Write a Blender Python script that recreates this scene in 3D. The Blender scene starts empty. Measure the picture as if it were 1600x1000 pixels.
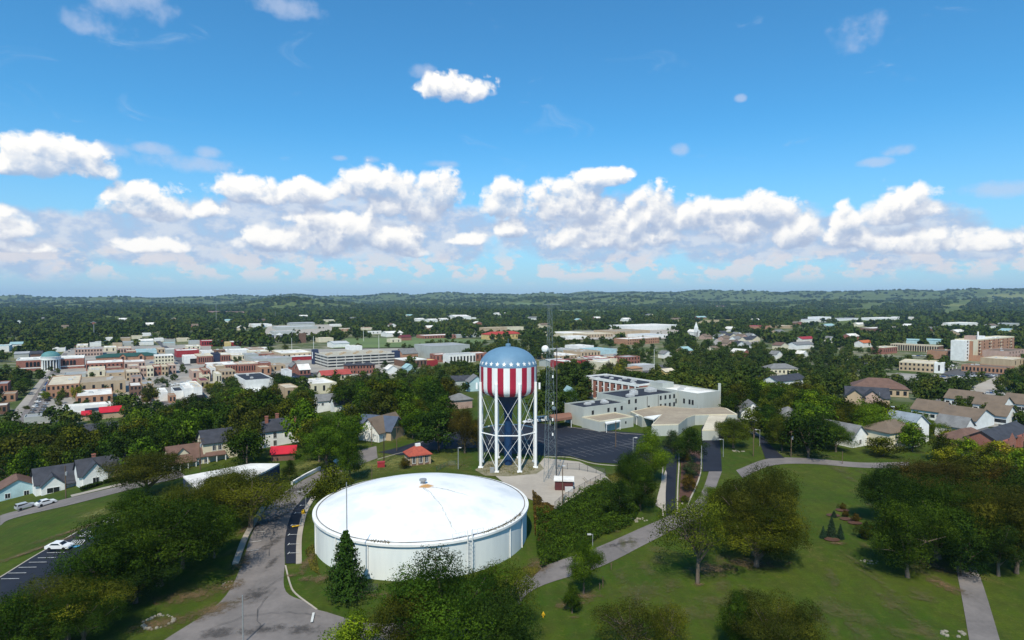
import bpy, math, random
import numpy as np
from mathutils import Vector, Matrix
R = math.radians
sc = bpy.context.scene
col = sc.collection
rng = np.random.default_rng(7)
random.seed(7)

# ------------------------------------------------------------------ camera, sky, sun, exposure
CAM_H, FPX, HORIZON = 48.0, 960.0, 468.0
PITCH = math.atan((500 - HORIZON) / FPX)
cd = bpy.data.cameras.new('camera'); cam = bpy.data.objects.new('camera', cd); col.objects.link(cam)
cam.location = (0, 0, CAM_H); cam.rotation_euler = (math.pi / 2 - PITCH, 0, 0)
cd.sensor_width = 36; cd.lens = FPX / 1600 * 36; cd.clip_start = 0.5; cd.clip_end = 60000
sc.camera = cam
SUN_EL, SUN_SHADOW = 52.0, (0.17, 0.985)           # shadows fall along this ground direction
sd = bpy.data.lights.new('sun', 'SUN'); sun = bpy.data.objects.new('sun', sd); col.objects.link(sun)
sd.energy = 5.0; sd.angle = R(0.53); sd.color = (1.0, 0.92, 0.76)
_l = Vector((SUN_SHADOW[0], SUN_SHADOW[1], 0)).normalized() * math.cos(R(SUN_EL)) - Vector((0, 0, math.sin(R(SUN_EL))))
sun.rotation_euler = _l.to_track_quat('-Z', 'Y').to_euler(); sun.location = (0, -50, 200)
sc.view_settings.view_transform = 'Standard'; sc.view_settings.look = 'None'
sc.view_settings.exposure = 0.0; sc.view_settings.gamma = 1.0; sc.view_settings.use_curve_mapping = False
sc.cycles.max_bounces = 5; sc.cycles.diffuse_bounces = 2; sc.cycles.glossy_bounces = 2
sc.cycles.transparent_max_bounces = 12; sc.cycles.volume_bounces = 0
sc.cycles.use_denoising = True

class NT:
    """small helper that chains shader nodes"""
    def __init__(s, tree): s.t = tree; s.n = tree.nodes; s.l = tree.links
    def node(s, kind, **kw):
        n = s.n.new(kind)
        for k, v in kw.items(): setattr(n, k, v)
        return n
    def put(s, sock, v):
        if v is None: return
        if isinstance(v, bpy.types.NodeSocket): s.l.new(v, sock)
        else: sock.default_value = v
    def math(s, op, a, b=None, c=None, clamp=False):
        n = s.node('ShaderNodeMath', operation=op, use_clamp=clamp)
        s.put(n.inputs[0], a); s.put(n.inputs[1], b); s.put(n.inputs[2], c)
        return n.outputs[0]
    def vec(s, x, y, z=0.0):
        n = s.node('ShaderNodeCombineXYZ'); s.put(n.inputs[0], x); s.put(n.inputs[1], y); s.put(n.inputs[2], z)
        return n.outputs[0]
    def mix(s, f, a, b, blend='MIX'):
        n = s.node('ShaderNodeMix', data_type='RGBA', blend_type=blend)
        s.put(n.inputs[0], f)
        for k, v in ((6, a), (7, b)):
            s.put(n.inputs[k], v if isinstance(v, bpy.types.NodeSocket) else (*v[:3], 1.0))
        return n.outputs[2]
    def smooth(s, v, a, b, lo=0.0, hi=1.0):
        n = s.node('ShaderNodeMapRange', interpolation_type='SMOOTHSTEP')
        s.put(n.inputs[0], v)
        for k, q in zip((1, 2, 3, 4), (a, b, lo, hi)): s.put(n.inputs[k], q)
        return n.outputs[0]
    def noise(s, vec, scale, detail=4.0, rough=0.55, dist=0.0, dim='3D'):
        n = s.node('ShaderNodeTexNoise', noise_dimensions=dim); s.put(n.inputs['Vector'], vec)
        n.inputs['Scale'].default_value = scale; n.inputs['Detail'].default_value = detail
        n.inputs['Roughness'].default_value = rough; n.inputs['Distortion'].default_value = dist
        return n.outputs[0]

# sky: Nishita air, with cumulus defined by direction (azimuth / elevation), so it stays put at infinity
w = bpy.data.worlds.new('World'); sc.world = w; w.use_nodes = True
w.node_tree.nodes.clear()
N = NT(w.node_tree)
sky = N.node('ShaderNodeTexSky', sky_type='NISHITA')
sky.sun_disc = False; sky.sun_elevation = R(SUN_EL)
sky.sun_rotation = math.atan2(-SUN_SHADOW[0], -SUN_SHADOW[1])
sky.altitude = 100; sky.air_density = 1.0; sky.dust_density = 0.6; sky.ozone_density = 2.2
tc = N.node('ShaderNodeTexCoord')
sx = N.node('ShaderNodeSeparateXYZ'); N.l.new(tc.outputs['Generated'], sx.inputs[0])
az = N.math('ARCTAN2', sx.outputs[0], sx.outputs[1])
el = N.math('ARCSINE', sx.outputs[2])
SKY_K = 0.10
air = N.node('ShaderNodeMix', data_type='RGBA', blend_type='MULTIPLY'); air.inputs[0].default_value = 1
N.l.new(sky.outputs[0], air.inputs[6]); air.inputs[7].default_value = (SKY_K * 0.52, SKY_K * 1.34, SKY_K * 1.70, 1)
skycol = air.outputs[2]
def ang(px, py):
    a = math.atan((px - 800) / FPX)
    return a, math.atan((HORIZON - py) / FPX * math.cos(a))
CLOUDS = [  # x, y, rx, ry up, ry down of each cumulus heap in the sky
 (92,258,72,36,18),(24,262,44,18,10),(716,144,72,24,17),(240,326,64,34,16),(330,328,30,20,12),
 (400,304,68,28,14),(480,306,56,24,14),(590,296,70,38,24),(690,300,44,34,26),(545,290,40,20,16),(640,318,80,24,28),
 (245,386,50,15,9),(430,380,74,24,13),(520,362,100,40,34),(612,376,60,28,20),(650,396,30,11,7),(735,376,38,15,9),
 (790,322,42,42,20),(800,362,30,20,10),(880,326,84,48,24),(940,284,54,20,10),(1020,336,50,48,24),(950,372,120,46,18),
 (1090,344,52,38,20),(1150,360,62,46,22),(1190,334,56,30,18),(1240,368,42,40,16),
 (1318,350,22,32,20),(1325,378,42,26,11),(1398,334,54,40,18),(1420,384,56,32,12),(1552,384,42,24,8),(15,360,34,28,14),(30,388,44,11,6)]
SOFT = [(660,118,30,14,10),(1061,237,17,13,12),(215,0,62,44,46),(150,42,36,22,18),(170,240,40,15,12),(250,238,34,12,9),(290,258,76,14,13),
 (1570,297,70,13,12),(1335,45,40,14,34),(1153,157,10,7,6),(450,20,70,16,16),(330,240,22,10,9),(1402,237,24,10,8),(1365,256,26,8,7),(530,249,16,5,5),(582,252,16,7,6),(690,258,34,7,7)]
VEIL = [(560,362,180,56,44),(380,360,120,44,44),(240,366,100,30,40),(950,362,190,50,44),(1160,366,120,44,40),(1410,368,90,40,44),(700,366,80,40,40),(40,366,90,30,50),(1290,372,70,30,30),(1550,384,60,20,20)]
def heap_field(name, items, noisy):
    g = bpy.data.node_groups.new(name, 'ShaderNodeTree')
    g.interface.new_socket('u', in_out='INPUT', socket_type='NodeSocketFloat')
    g.interface.new_socket('v', in_out='INPUT', socket_type='NodeSocketFloat')
    g.interface.new_socket('d', in_out='OUTPUT', socket_type='NodeSocketFloat')
    G = NT(g); gi = G.node('NodeGroupInput'); go = G.node('NodeGroupOutput')
    u, v = gi.outputs[0], gi.outputs[1]
    best = None
    for (x, y, rx, ru, rd) in items:
        ca, ce = ang(x, y)
        dx = G.math('MULTIPLY', G.math('SUBTRACT', u, ca), FPX / rx * 1.08)
        dv = G.math('SUBTRACT', v, ce)
        dy = G.math('MAXIMUM', G.math('MULTIPLY', dv, FPX / ru), G.math('MULTIPLY', dv, -FPX / rd))
        e = G.math('SUBTRACT', 1.0, G.math('ADD', G.math('MULTIPLY', dx, dx), G.math('MULTIPLY', dy, dy)))
        best = e if best is None else G.math('SMOOTH_MAX', best, e, 0.25)
    best = G.math('MAXIMUM', best, -1.6)
    p = G.vec(u, G.math('MULTIPLY', v, 1.15))
    f = G.noise(p, 20.0, 7.0, 0.56, dim='2D')
    vo = G.node('ShaderNodeTexVoronoi', feature='F1', voronoi_dimensions='2D'); G.put(vo.inputs['Vector'], G.vec(G.math('ADD', u, G.math('MULTIPLY', f, 0.05)), G.math('MULTIPLY_ADD', f, 0.05, v)))
    vo.inputs['Scale'].default_value = 38; vo.inputs['Detail'].default_value = 1.6; vo.inputs['Roughness'].default_value = 0.5
    vo.normalize = True
    nz = G.math('ADD', G.math('MULTIPLY', f, noisy[0]), G.math('MULTIPLY', vo.outputs['Distance'], -noisy[1]))
    G.put(go.inputs[0], G.math('ADD', best, G.math('ADD', nz, noisy[2])))
    return g
def use(g, u, v):
    n = N.node('ShaderNodeGroup'); n.node_tree = g
    N.put(n.inputs[0], u); N.put(n.inputs[1], v)
    return n.outputs[0]
gc = heap_field('cumulus', CLOUDS, (2.3, 1.4, -0.60))
d0 = use(gc, az, el)
d1 = use(gc, N.math('ADD', az, -0.004), N.math('ADD', el, 0.017))
cov = N.smooth(d0, -0.08, 0.62)
slope = N.math('SUBTRACT', d0, d1)
lit = N.math('MULTIPLY_ADD', slope, 0.50, 0.40)
lit = N.math('MULTIPLY_ADD', N.smooth(d0, 0.3, 1.7), -0.16, N.math('ADD', lit, 0.08))
ls = N.smooth(lit, 0.06, 0.88)
ccol = N.mix(ls, (0.42, 0.51, 0.69), (1.08, 1.06, 1.02))
cov = N.math('MULTIPLY', cov, N.math('MULTIPLY_ADD', ls, 0.22, 0.78))
gs = heap_field('wisps', SOFT, (3.0, 0.4, -1.45))
s0 = use(gs, az, el)
scov = N.math('MULTIPLY', N.smooth(s0, -0.1, 1.3), 0.55)
gv = heap_field('veil', VEIL, (1.6, 0.5, -0.35))
v0 = use(gv, az, el)
vn = N.noise(N.vec(az, N.math('MULTIPLY', el, 1.6)), 22.0, 6, 0.6, dim='2D')
vcov = N.math('MULTIPLY', N.smooth(v0, -0.3, 0.6), N.smooth(vn, 0.2, 0.55, 0.7, 1.0))
pr = N.vec(N.math('MULTIPLY', az, 1.0), N.math('MULTIPLY', el, 1.7))
rows = N.math('MULTIPLY', N.smooth(N.noise(pr, 24.0, 6, 0.6, dim='2D'), 0.45, 0.58), N.math('MULTIPLY', N.smooth(el, 0.020, 0.040), N.smooth(el, 0.085, 0.058)))
cirr = N.math('MULTIPLY', N.smooth(N.noise(N.vec(N.math('MULTIPLY', az, 1.2), N.math('MULTIPLY', el, 3.0)), 7.0, 7, 0.62, 0.6, dim='2D'), 0.62, 0.88), N.smooth(el, 0.10, 0.2))
hazeband = N.math('POWER', N.math('SUBTRACT', 1.0, N.math('MULTIPLY', N.math('MAXIMUM', el, 0.0), 3.6, clamp=True), clamp=True), 1.8)
c = N.mix(N.math('MULTIPLY', hazeband, 0.88), skycol, (0.50, 0.65, 0.83))
c = N.mix(N.math('MULTIPLY', cirr, 0.35), c, (0.55, 0.70, 0.88))
c = N.mix(N.math('MULTIPLY', vcov, 0.9), c, N.mix(N.smooth(vn, 0.40, 0.64), (0.46, 0.57, 0.78), (0.70, 0.75, 0.85)))
c = N.mix(N.math('MULTIPLY', rows, 0.8), c, (0.80, 0.78, 0.81))
c = N.mix(scov, c, (0.60, 0.68, 0.86))
c = N.mix(cov, c, ccol)
below = N.smooth(el, -0.03, -0.005)
c = N.mix(below, (0.10, 0.13, 0.12), c)
bg = N.node('ShaderNodeBackground'); N.l.new(c, bg.inputs[0]); bg.inputs[1].default_value = 1.0
wo = N.node('ShaderNodeOutputWorld'); N.l.new(bg.outputs[0], wo.inputs[0])
w.cycles.sampling_method = 'MANUAL'; w.cycles.sample_map_resolution = 512

# ------------------------------------------------------------------ materials
MATS = {}
def mat(name, c1, c2=None, scale=0.4, rough=0.85, spec=0.25, detail=5.0, objcol=False, metal=0.0, bump=0.0, streak=False):
    if name in MATS: return MATS[name]
    m = bpy.data.materials.new(name); m.use_nodes = True; MATS[name] = m
    M = NT(m.node_tree); bs = m.node_tree.nodes['Principled BSDF']
    bs.inputs['Roughness'].default_value = rough; bs.inputs['Specular IOR Level'].default_value = spec
    bs.inputs['Metallic'].default_value = metal
    c2 = c2 or tuple(x * 0.72 for x in c1)
    t = M.node('ShaderNodeTexCoord'); p = t.outputs['Object']
    if streak:
        mp = M.node('ShaderNodeMapping'); M.l.new(p, mp.inputs[0]); mp.inputs['Scale'].default_value = (1, 1, 0.15); p = mp.outputs[0]
    f = M.smooth(M.noise(p, scale, detail, 0.6), 0.33, 0.67)
    f2 = M.smooth(M.noise(p, scale * 9, 3.0, 0.6), 0.3, 0.7)
    k = M.math('MULTIPLY_ADD', f2, 0.3, M.math('MULTIPLY', f, 0.7))
    c = M.mix(k, c1, c2)
    if objcol:
        oi = M.node('ShaderNodeObjectInfo'); c = M.mix(1.0, c, oi.outputs['Color'], 'MULTIPLY')
    M.l.new(c, bs.inputs['Base Color'])
    if bump:
        b = M.node('ShaderNodeBump'); b.inputs['Strength'].default_value = bump; b.inputs['Distance'].default_value = 0.1
        M.l.new(f2, b.inputs['Height']); M.l.new(b.outputs[0], bs.inputs['Normal'])
    return m
def brick_mat(name, c1, c2, mortar):
    if name in MATS: return MATS[name]
    m = mat(name, c1, c2, 0.25)
    M = NT(m.node_tree); bs = m.node_tree.nodes['Principled BSDF']
    src = bs.inputs['Base Color'].links[0].from_socket
    t = M.node('ShaderNodeTexCoord'); s = M.node('ShaderNodeSeparateXYZ'); M.l.new(t.outputs['Object'], s.inputs[0])
    b = M.node('ShaderNodeTexBrick'); M.put(b.inputs['Vector'], M.vec(M.math('ADD', s.outputs[0], s.outputs[1]), s.outputs[2]))
    b.inputs['Scale'].default_value = 2.2
    M.l.new(M.mix(b.outputs['Fac'], src, mortar), bs.inputs['Base Color'])
    return m
def soft(m, opaque=0.85):
    """lets a ground material thin out towards the ragged edge of its patch"""
    M = NT(m.node_tree); bs = m.node_tree.nodes['Principled BSDF']; out = [n for n in M.n if n.type == 'OUTPUT_MATERIAL'][0]
    a = M.node('ShaderNodeAttribute', attribute_name='edge'); g = M.node('ShaderNodeNewGeometry')
    n = M.math('MULTIPLY_ADD', M.noise(g.outputs['Position'], 0.75, 9, 0.78), 3.4, -1.75)
    f = M.math('MULTIPLY', M.smooth(M.math('MULTIPLY_ADD', n, M.smooth(a.outputs['Fac'], 0, 0.25), a.outputs['Fac']), 0.05, 1.1), opaque)
    t = M.node('ShaderNodeBsdfTransparent'); x = M.node('ShaderNodeMixShader'); M.l.new(f, x.inputs[0]); M.l.new(t.outputs[0], x.inputs[1]); M.l.new(bs.outputs[0], x.inputs[2]); M.l.new(x.outputs[0], out.inputs[0])
    return m
W_WHITE = mat('white_paint', (0.78, 0.78, 0.76), (0.62, 0.62, 0.60), 0.3)
W_CREAM = mat('cream_stucco', (0.66, 0.60, 0.44), (0.55, 0.50, 0.38), 0.3, streak=True)
W_TAN = mat('tan_stone', (0.47, 0.36, 0.24), (0.36, 0.27, 0.18), 0.3, streak=True)
W_GREY = mat('grey_panel', (0.40, 0.42, 0.40), (0.33, 0.35, 0.33), 0.2)
W_SAGE = mat('pale_grey_render', (0.43, 0.45, 0.42), (0.36, 0.38, 0.35), 0.15, streak=True)
W_CONC = mat('pale_concrete', (0.56, 0.54, 0.49), (0.45, 0.43, 0.39), 0.3, streak=True)
W_BRICK = brick_mat('red_brick', (0.30, 0.095, 0.06), (0.22, 0.065, 0.045), (0.32, 0.25, 0.21))
W_ORANGE = brick_mat('orange_brick', (0.40, 0.19, 0.10), (0.30, 0.14, 0.08), (0.38, 0.30, 0.24))
W_PINK = brick_mat('pale_pink_brick', (0.45, 0.30, 0.24), (0.36, 0.22, 0.17), (0.42, 0.36, 0.32))
W_RED = mat('red_metal', (0.33, 0.035, 0.04), (0.25, 0.025, 0.03), 0.3, 0.6)
W_BROWN = brick_mat('brown_brick', (0.17, 0.085, 0.055), (0.12, 0.06, 0.04), (0.2, 0.15, 0.12))
W_YELLOW = mat('yellow_siding', (0.62, 0.47, 0.20), None, 0.3)
W_BLUE = mat('dark_blue_panel', (0.035, 0.05, 0.10), (0.025, 0.035, 0.07), 0.3)
W_AQUA = mat('pale_aqua_siding', (0.42, 0.58, 0.62), None, 0.3)
R_WHITE = mat('white_roof', (0.80, 0.78, 0.74), (0.50, 0.47, 0.43), 0.10)
R_CREAM = mat('cream_roof', (0.62, 0.55, 0.42), (0.40, 0.34, 0.26), 0.12)
R_TAN = mat('gravel_roof', (0.36, 0.30, 0.22), (0.25, 0.20, 0.15), 0.12)
R_GREY = mat('grey_roof', (0.34, 0.35, 0.36), (0.24, 0.25, 0.26), 0.12)
R_DARK = mat('dark_tar_roof', (0.032, 0.036, 0.048), (0.018, 0.02, 0.028), 0.15)
R_SHINGLE = mat('dark_shingle', (0.055, 0.058, 0.072), (0.032, 0.034, 0.042), 0.5)
R_SHGREY = mat('grey_shingle', (0.20, 0.20, 0.20), (0.13, 0.13, 0.13), 0.5)
R_BROWN = mat('brown_shingle', (0.16, 0.095, 0.075), (0.11, 0.065, 0.05), 0.5)
R_TAUPE = mat('taupe_shingle', (0.175, 0.13, 0.095), (0.125, 0.095, 0.07), 0.3)
R_RED = mat('bright_red_roof', (0.50, 0.018, 0.035), (0.38, 0.014, 0.028), 0.3, 0.6)
R_TILE = mat('red_tile_roof', (0.40, 0.09, 0.055), (0.26, 0.055, 0.04), 1.2, bump=0.3)
R_GREEN = mat('green_metal_roof', (0.028, 0.085, 0.07), (0.02, 0.06, 0.05), 0.3, 0.6)
R_TEAL = mat('teal_roof', (0.30, 0.45, 0.46), (0.22, 0.34, 0.36), 0.3)
R_COPPER = mat('weathered_copper', (0.10, 0.24, 0.24), (0.07, 0.18, 0.19), 0.3, 0.6)
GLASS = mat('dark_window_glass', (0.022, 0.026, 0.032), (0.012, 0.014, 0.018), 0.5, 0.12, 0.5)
TRIM = mat('white_trim', (0.76, 0.76, 0.74), (0.66, 0.66, 0.64), 0.5)
STEEL = mat('galvanised_steel', (0.36, 0.37, 0.38), (0.26, 0.27, 0.28), 1.0, 0.5, 0.4, metal=0.3)
DSTEEL = mat('dark_steel', (0.06, 0.06, 0.065), None, 1.0, 0.5)
WOOD = mat('weathered_pole_wood', (0.15, 0.105, 0.07), (0.085, 0.06, 0.042), 2.0, streak=True)
UNIT = mat('roof_unit_metal', (0.55, 0.55, 0.54), (0.40, 0.40, 0.40), 0.6, 0.5)
ASPH_D = mat('fresh_asphalt', (0.016, 0.019, 0.030), (0.010, 0.012, 0.020), 0.12, 0.8, 0.3)
ASPH = mat('old_asphalt', (0.205, 0.182, 0.172), (0.135, 0.122, 0.117), 0.13, 0.9, 0.2)
ASPH_M = mat('worn_asphalt', (0.10, 0.098, 0.102), (0.07, 0.068, 0.072), 0.10, 0.9, 0.2)
CONC = mat('concrete_slab', (0.40, 0.355, 0.30), (0.31, 0.275, 0.235), 0.10, 0.9, 0.2)
PAVE = mat('town_paving', (0.36, 0.33, 0.29), (0.22, 0.205, 0.185), 0.05, 0.9, 0.2)
PAINT = mat('white_road_paint', (0.62, 0.62, 0.60), (0.40, 0.40, 0.39), 0.8)
FADED = mat('faded_road_paint', (0.24, 0.24, 0.25), (0.12, 0.12, 0.13), 0.8)
YPAINT = mat('yellow_paint', (0.75, 0.45, 0.02), None, 0.8)
BPAINT = mat('blue_road_paint', (0.10, 0.35, 0.55), None, 0.8)
MULCH = mat('red_mulch', (0.10, 0.05, 0.034), (0.065, 0.034, 0.024), 0.8)
ROCK = mat('pale_limestone', (0.30, 0.27, 0.21), (0.19, 0.175, 0.14), 0.8, bump=0.5)
DRY = mat('dry_field', (0.33, 0.26, 0.14), (0.24, 0.20, 0.10), 0.02)
FIELD = mat('mown_field', (0.135, 0.185, 0.055), (0.095, 0.135, 0.045), 0.01)
SOIL = mat('bare_soil_field', (0.22, 0.13, 0.10), (0.17, 0.11, 0.08), 0.01)
EARTH_SHADE = soft(mat('earth_and_shade', (0.17, 0.105, 0.055), (0.085, 0.07, 0.03), 0.3))  # bare earth, its brown also painted in for the shade under trees
STAIN_SHADE = soft(mat('stain_and_shade', (0.075, 0.068, 0.066), (0.05, 0.046, 0.045), 0.5), 0.6)  # oil stains, their dark tone doubling as painted shade on the road
WORN = soft(mat('worn_dry_grass', (0.135, 0.115, 0.045), (0.075, 0.08, 0.025), 0.5), 0.48)
VERGE = soft(mat('yellow_mown_grass', (0.165, 0.155, 0.038), (0.075, 0.10, 0.022), 0.16, detail=8), 0.95)
CARPAINT = mat('car_paint', (0.9, 0.9, 0.9), (0.86, 0.86, 0.86), 0.5, 0.25, 0.5, objcol=True)
TYRE = mat('black_tyre', (0.02, 0.02, 0.02), None, 2.0)

def leaf_mat(name, ramp, trans=0.22):
    m = bpy.data.materials.new(name); m.use_nodes = True; m.node_tree.nodes.clear(); M = NT(m.node_tree)
    at = M.node('ShaderNodeAttribute', attribute_name='tint')
    oi = M.node('ShaderNodeObjectInfo'); rp = M.node('ShaderNodeValToRGB'); M.l.new(at.outputs['Fac'], rp.inputs[0])
    e = rp.color_ramp.elements; e[0].position = 0.08; e[0].color = (*ramp[0], 1); e[1].position = 0.95; e[1].color = (*ramp[2], 1)
    q = e.new(0.5); q.color = (*ramp[1], 1)
    c = M.mix(1.0, rp.outputs[0], oi.outputs['Color'], 'MULTIPLY')
    df = M.node('ShaderNodeBsdfDiffuse'); tr = M.node('ShaderNodeBsdfTranslucent'); mx = M.node('ShaderNodeMixShader')
    M.l.new(c, df.inputs[0]); M.l.new(M.mix(0.5, c, (0.9, 1.0, 0.2), 'MULTIPLY'), tr.inputs[0]); mx.inputs[0].default_value = trans
    M.l.new(df.outputs[0], mx.inputs[1]); M.l.new(tr.outputs[0], mx.inputs[2])
    o = M.node('ShaderNodeOutputMaterial'); M.l.new(mx.outputs[0], o.inputs[0])
    return m
LEAF = leaf_mat('tree_leaves', ((0.34, 0.40, 0.30), (0.95, 0.95, 0.75), (2.7, 2.25, 1.0)))
NEEDLE = leaf_mat('conifer_needles', ((0.5, 0.55, 0.55), (0.9, 0.95, 0.9), (1.5, 1.5, 1.2)), 0.08)
BARK = mat('tree_bark', (0.16, 0.125, 0.095), (0.085, 0.065, 0.05), 1.5, streak=True)

# ------------------------------------------------------------------ terrain and pixel <-> ground
def smooth(a, b, x):
    t = np.clip((x - a) / (b - a), 0, 1); return t * t * (3 - 2 * t)
_w = [(rng.uniform(-1, 1, 2), rng.uniform(0, 6.28)) for _ in range(14)]
RX = np.array([-60, -40, -25, -12, 0, 8, 18, 30, 40, 60]); RY = np.array([468, 467.5, 465, 462, 460, 458, 456.5, 455.5, 453, 452.0])
BUMPS = [(-19, 4600, 4.5, 700, 52), (-33, 5600, 6, 800, 34), (3, 5800, 7, 700, 66), (12, 6300, 7, 600, 60), (25, 5200, 8, 700, 48), (36, 6000, 6, 700, 66), (-6, 6400, 6, 700, 58)]
def T(x, y):
    x = np.asarray(x, float); y = np.asarray(y, float)
    dx = x - 20; dy = y - 130
    ex = np.where(dx < 0, 95.0, 260.0); ey = np.where(dy > 0, 170.0, 230.0)
    rho = np.sqrt((dx / ex) ** 2 + (dy / ey) ** 2)
    z = -16 * smooth(1.0, 2.2, rho)
    r = np.hypot(x, y); far = smooth(700, 2500, r)
    und = 0
    for i, (k, ph) in enumerate(_w[:8]):
        kk = k / np.linalg.norm(k) * (2 * math.pi / (500 + 260 * i)); und = und + np.sin(kk[0] * x + kk[1] * y + ph)
    z = z + far * und * 1.6
    a = np.degrees(np.arctan2(x, np.maximum(y, 1e-3)))
    yt = np.interp(a, RX, RY)
    ridge = CAM_H + 9000 * (HORIZON - yt) / FPX * np.cos(np.radians(np.clip(a, -60, 60))) + 16
    rn = 0
    for i, (k, ph) in enumerate(_w[8:]):
        kk = k / np.linalg.norm(k) * (2 * math.pi / (700 + 380 * i)); rn = rn + np.sin(kk[0] * x + kk[1] * y + ph)
    z = z + (ridge + rn * 9) * smooth(6600, 9000, r) * (y > 0)
    for (ba, br, bw, bl, bh) in BUMPS:
        z = z + (bh + rn * 7) * np.exp(-((a - ba) / bw) ** 2 - ((r - br) / bl) ** 2) * (y > 0)
    return z
def Ts(x, y): return float(T(x, y))
cp, sp = math.cos(PITCH), math.sin(PITCH)
def ray(px, py):
    X = (px - 800) / FPX; Z = -(py - 500) / FPX
    return np.array([X, cp + Z * sp, Z * cp - sp])
def proj(x, y, z):
    dz = z - CAM_H; D = y * cp - dz * sp
    return 800 + FPX * x / D, 500 - FPX * (y * sp + dz * cp) / D
def depth(x, y, z): return y * cp - (z - CAM_H) * sp
def GZ(px, py, z):
    d = ray(px, py); t = (z - CAM_H) / d[2]; return d[0] * t, d[1] * t
def G(px, py, dz=0.0):
    """where the line of sight through a photo pixel meets the ground (raised by dz)"""
    d = ray(px, py); lo = 20.0
    ts = np.geomspace(40, 14000, 500)
    h = CAM_H + d[2] * ts - T(d[0] * ts, d[1] * ts) - dz
    i = np.argmax(h < 0)
    if not (h < 0).any(): return d[0] * 14000, d[1] * 14000
    a, b = ts[max(i - 1, 0)], ts[i]
    for _ in range(40):
        m = (a + b) / 2
        if CAM_H + d[2] * m - Ts(d[0] * m, d[1] * m) - dz < 0: b = m
        else: a = m
    return d[0] * b, d[1] * b

# ------------------------------------------------------------------ mesh helpers
class MB:
    def __init__(s): s.v = []; s.f = []; s.m = []
    def quad(s, pts, mi=0):
        i = len(s.v); s.v += [tuple(p) for p in pts]; s.f.append(tuple(range(i, i + len(pts)))); s.m.append(mi)
    def box(s, x0, y0, z0, x1, y1, z1, mi=0):
        i = len(s.v)
        s.v += [(x0,y0,z0),(x1,y0,z0),(x1,y1,z0),(x0,y1,z0),(x0,y0,z1),(x1,y0,z1),(x1,y1,z1),(x0,y1,z1)]
        for q in ((0,3,2,1),(4,5,6,7),(0,1,5,4),(1,2,6,5),(2,3,7,6),(3,0,4,7)):
            s.f.append(tuple(i + k for k in q)); s.m.append(mi)
    def prism(s, pts, z0, z1, mi=0, top=True):
        n = len(pts); i = len(s.v)
        a = sum(pts[k][0] * pts[(k + 1) % n][1] - pts[(k + 1) % n][0] * pts[k][1] for k in range(n))
        if a < 0: pts = pts[::-1]
        s.v += [(p[0], p[1], z0) for p in pts] + [(p[0], p[1], z1) for p in pts]
        for k in range(n):
            j = (k + 1) % n; s.f.append((i + k, i + j, i + n + j, i + n + k)); s.m.append(mi)
        if top: s.f.append(tuple(i + n + k for k in range(n))); s.m.append(mi)
    def tube(s, pts, rs, n=8, mi=0, caps=True):
        pts = [Vector(p) for p in pts]
        if not hasattr(rs, '__len__'): rs = [rs] * len(pts)
        i0 = len(s.v)
        for k, p in enumerate(pts):
            d = (pts[min(k + 1, len(pts) - 1)] - pts[max(k - 1, 0)]).normalized()
            a = d.orthogonal().normalized() if abs(d.z) < 0.95 else Vector((1, 0, 0)); a = (a - d * a.dot(d)).normalized(); b = d.cross(a)
            for q in range(n):
                t = 2 * math.pi * q / n; s.v.append(tuple(p + (a * math.cos(t) + b * math.sin(t)) * rs[k]))
        for k in range(len(pts) - 1):
            for q in range(n):
                j = (q + 1) % n; A = i0 + k * n
                s.f.append((A + q, A + j, A + n + j, A + n + q)); s.m.append(mi)
        if caps:
            s.f.append(tuple(i0 + q for q in range(n))[::-1]); s.m.append(mi)
            e = i0 + (len(pts) - 1) * n; s.f.append(tuple(e + q for q in range(n))); s.m.append(mi)
    def lathe(s, prof, n=48, mi=0, cx=0, cy=0, phase=0.0):
        i0 = len(s.v)
        for r, z in prof:
            for q in range(n):
                t = 2 * math.pi * q / n + phase; s.v.append((cx + r * math.cos(t), cy + r * math.sin(t), z))
        for k in range(len(prof) - 1):
            for q in range(n):
                j = (q + 1) % n; A = i0 + k * n
                s.f.append((A + q, A + j, A + n + j, A + n + q)); s.m.append(mi(q, k) if callable(mi) else mi)
    def build(s, name, mats, parent=None, smoothed=False, loc=None):
        me = bpy.data.meshes.new(name); me.from_pydata(s.v, [], s.f)
        for m in (mats if isinstance(mats, (list, tuple)) else [mats]): me.materials.append(m)
        me.polygons.foreach_set('material_index', s.m)
        if smoothed: me.shade_smooth()
        me.update()
        o = bpy.data.objects.new(name, me); col.objects.link(o)
        if parent is not None: o.parent = parent
        if loc is not None: o.location = loc
        return o
def tag(o, label=None, cat=None, group=None, kind=None):
    if label: o['label'] = label
    if cat: o['category'] = cat
    if group: o['group'] = group
    if kind: o['kind'] = kind
    return o
def thing(name, label, cat, loc, rz=0.0, group=None):
    o = bpy.data.objects.new(name, None); col.objects.link(o); o.empty_display_size = 0.5
    o.location = loc; o.rotation_euler = (0, 0, rz)
    return tag(o, label, cat, group)
def copy_tree(root, children):
    c = root.copy(); col.objects.link(c)
    out = []
    for ch in children:
        k = ch.copy(); col.objects.link(k); k.parent = c; out.append(k)
        for g in ch.children:
            d = g.copy(); col.objects.link(d); d.parent = k
    return c, out
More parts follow.
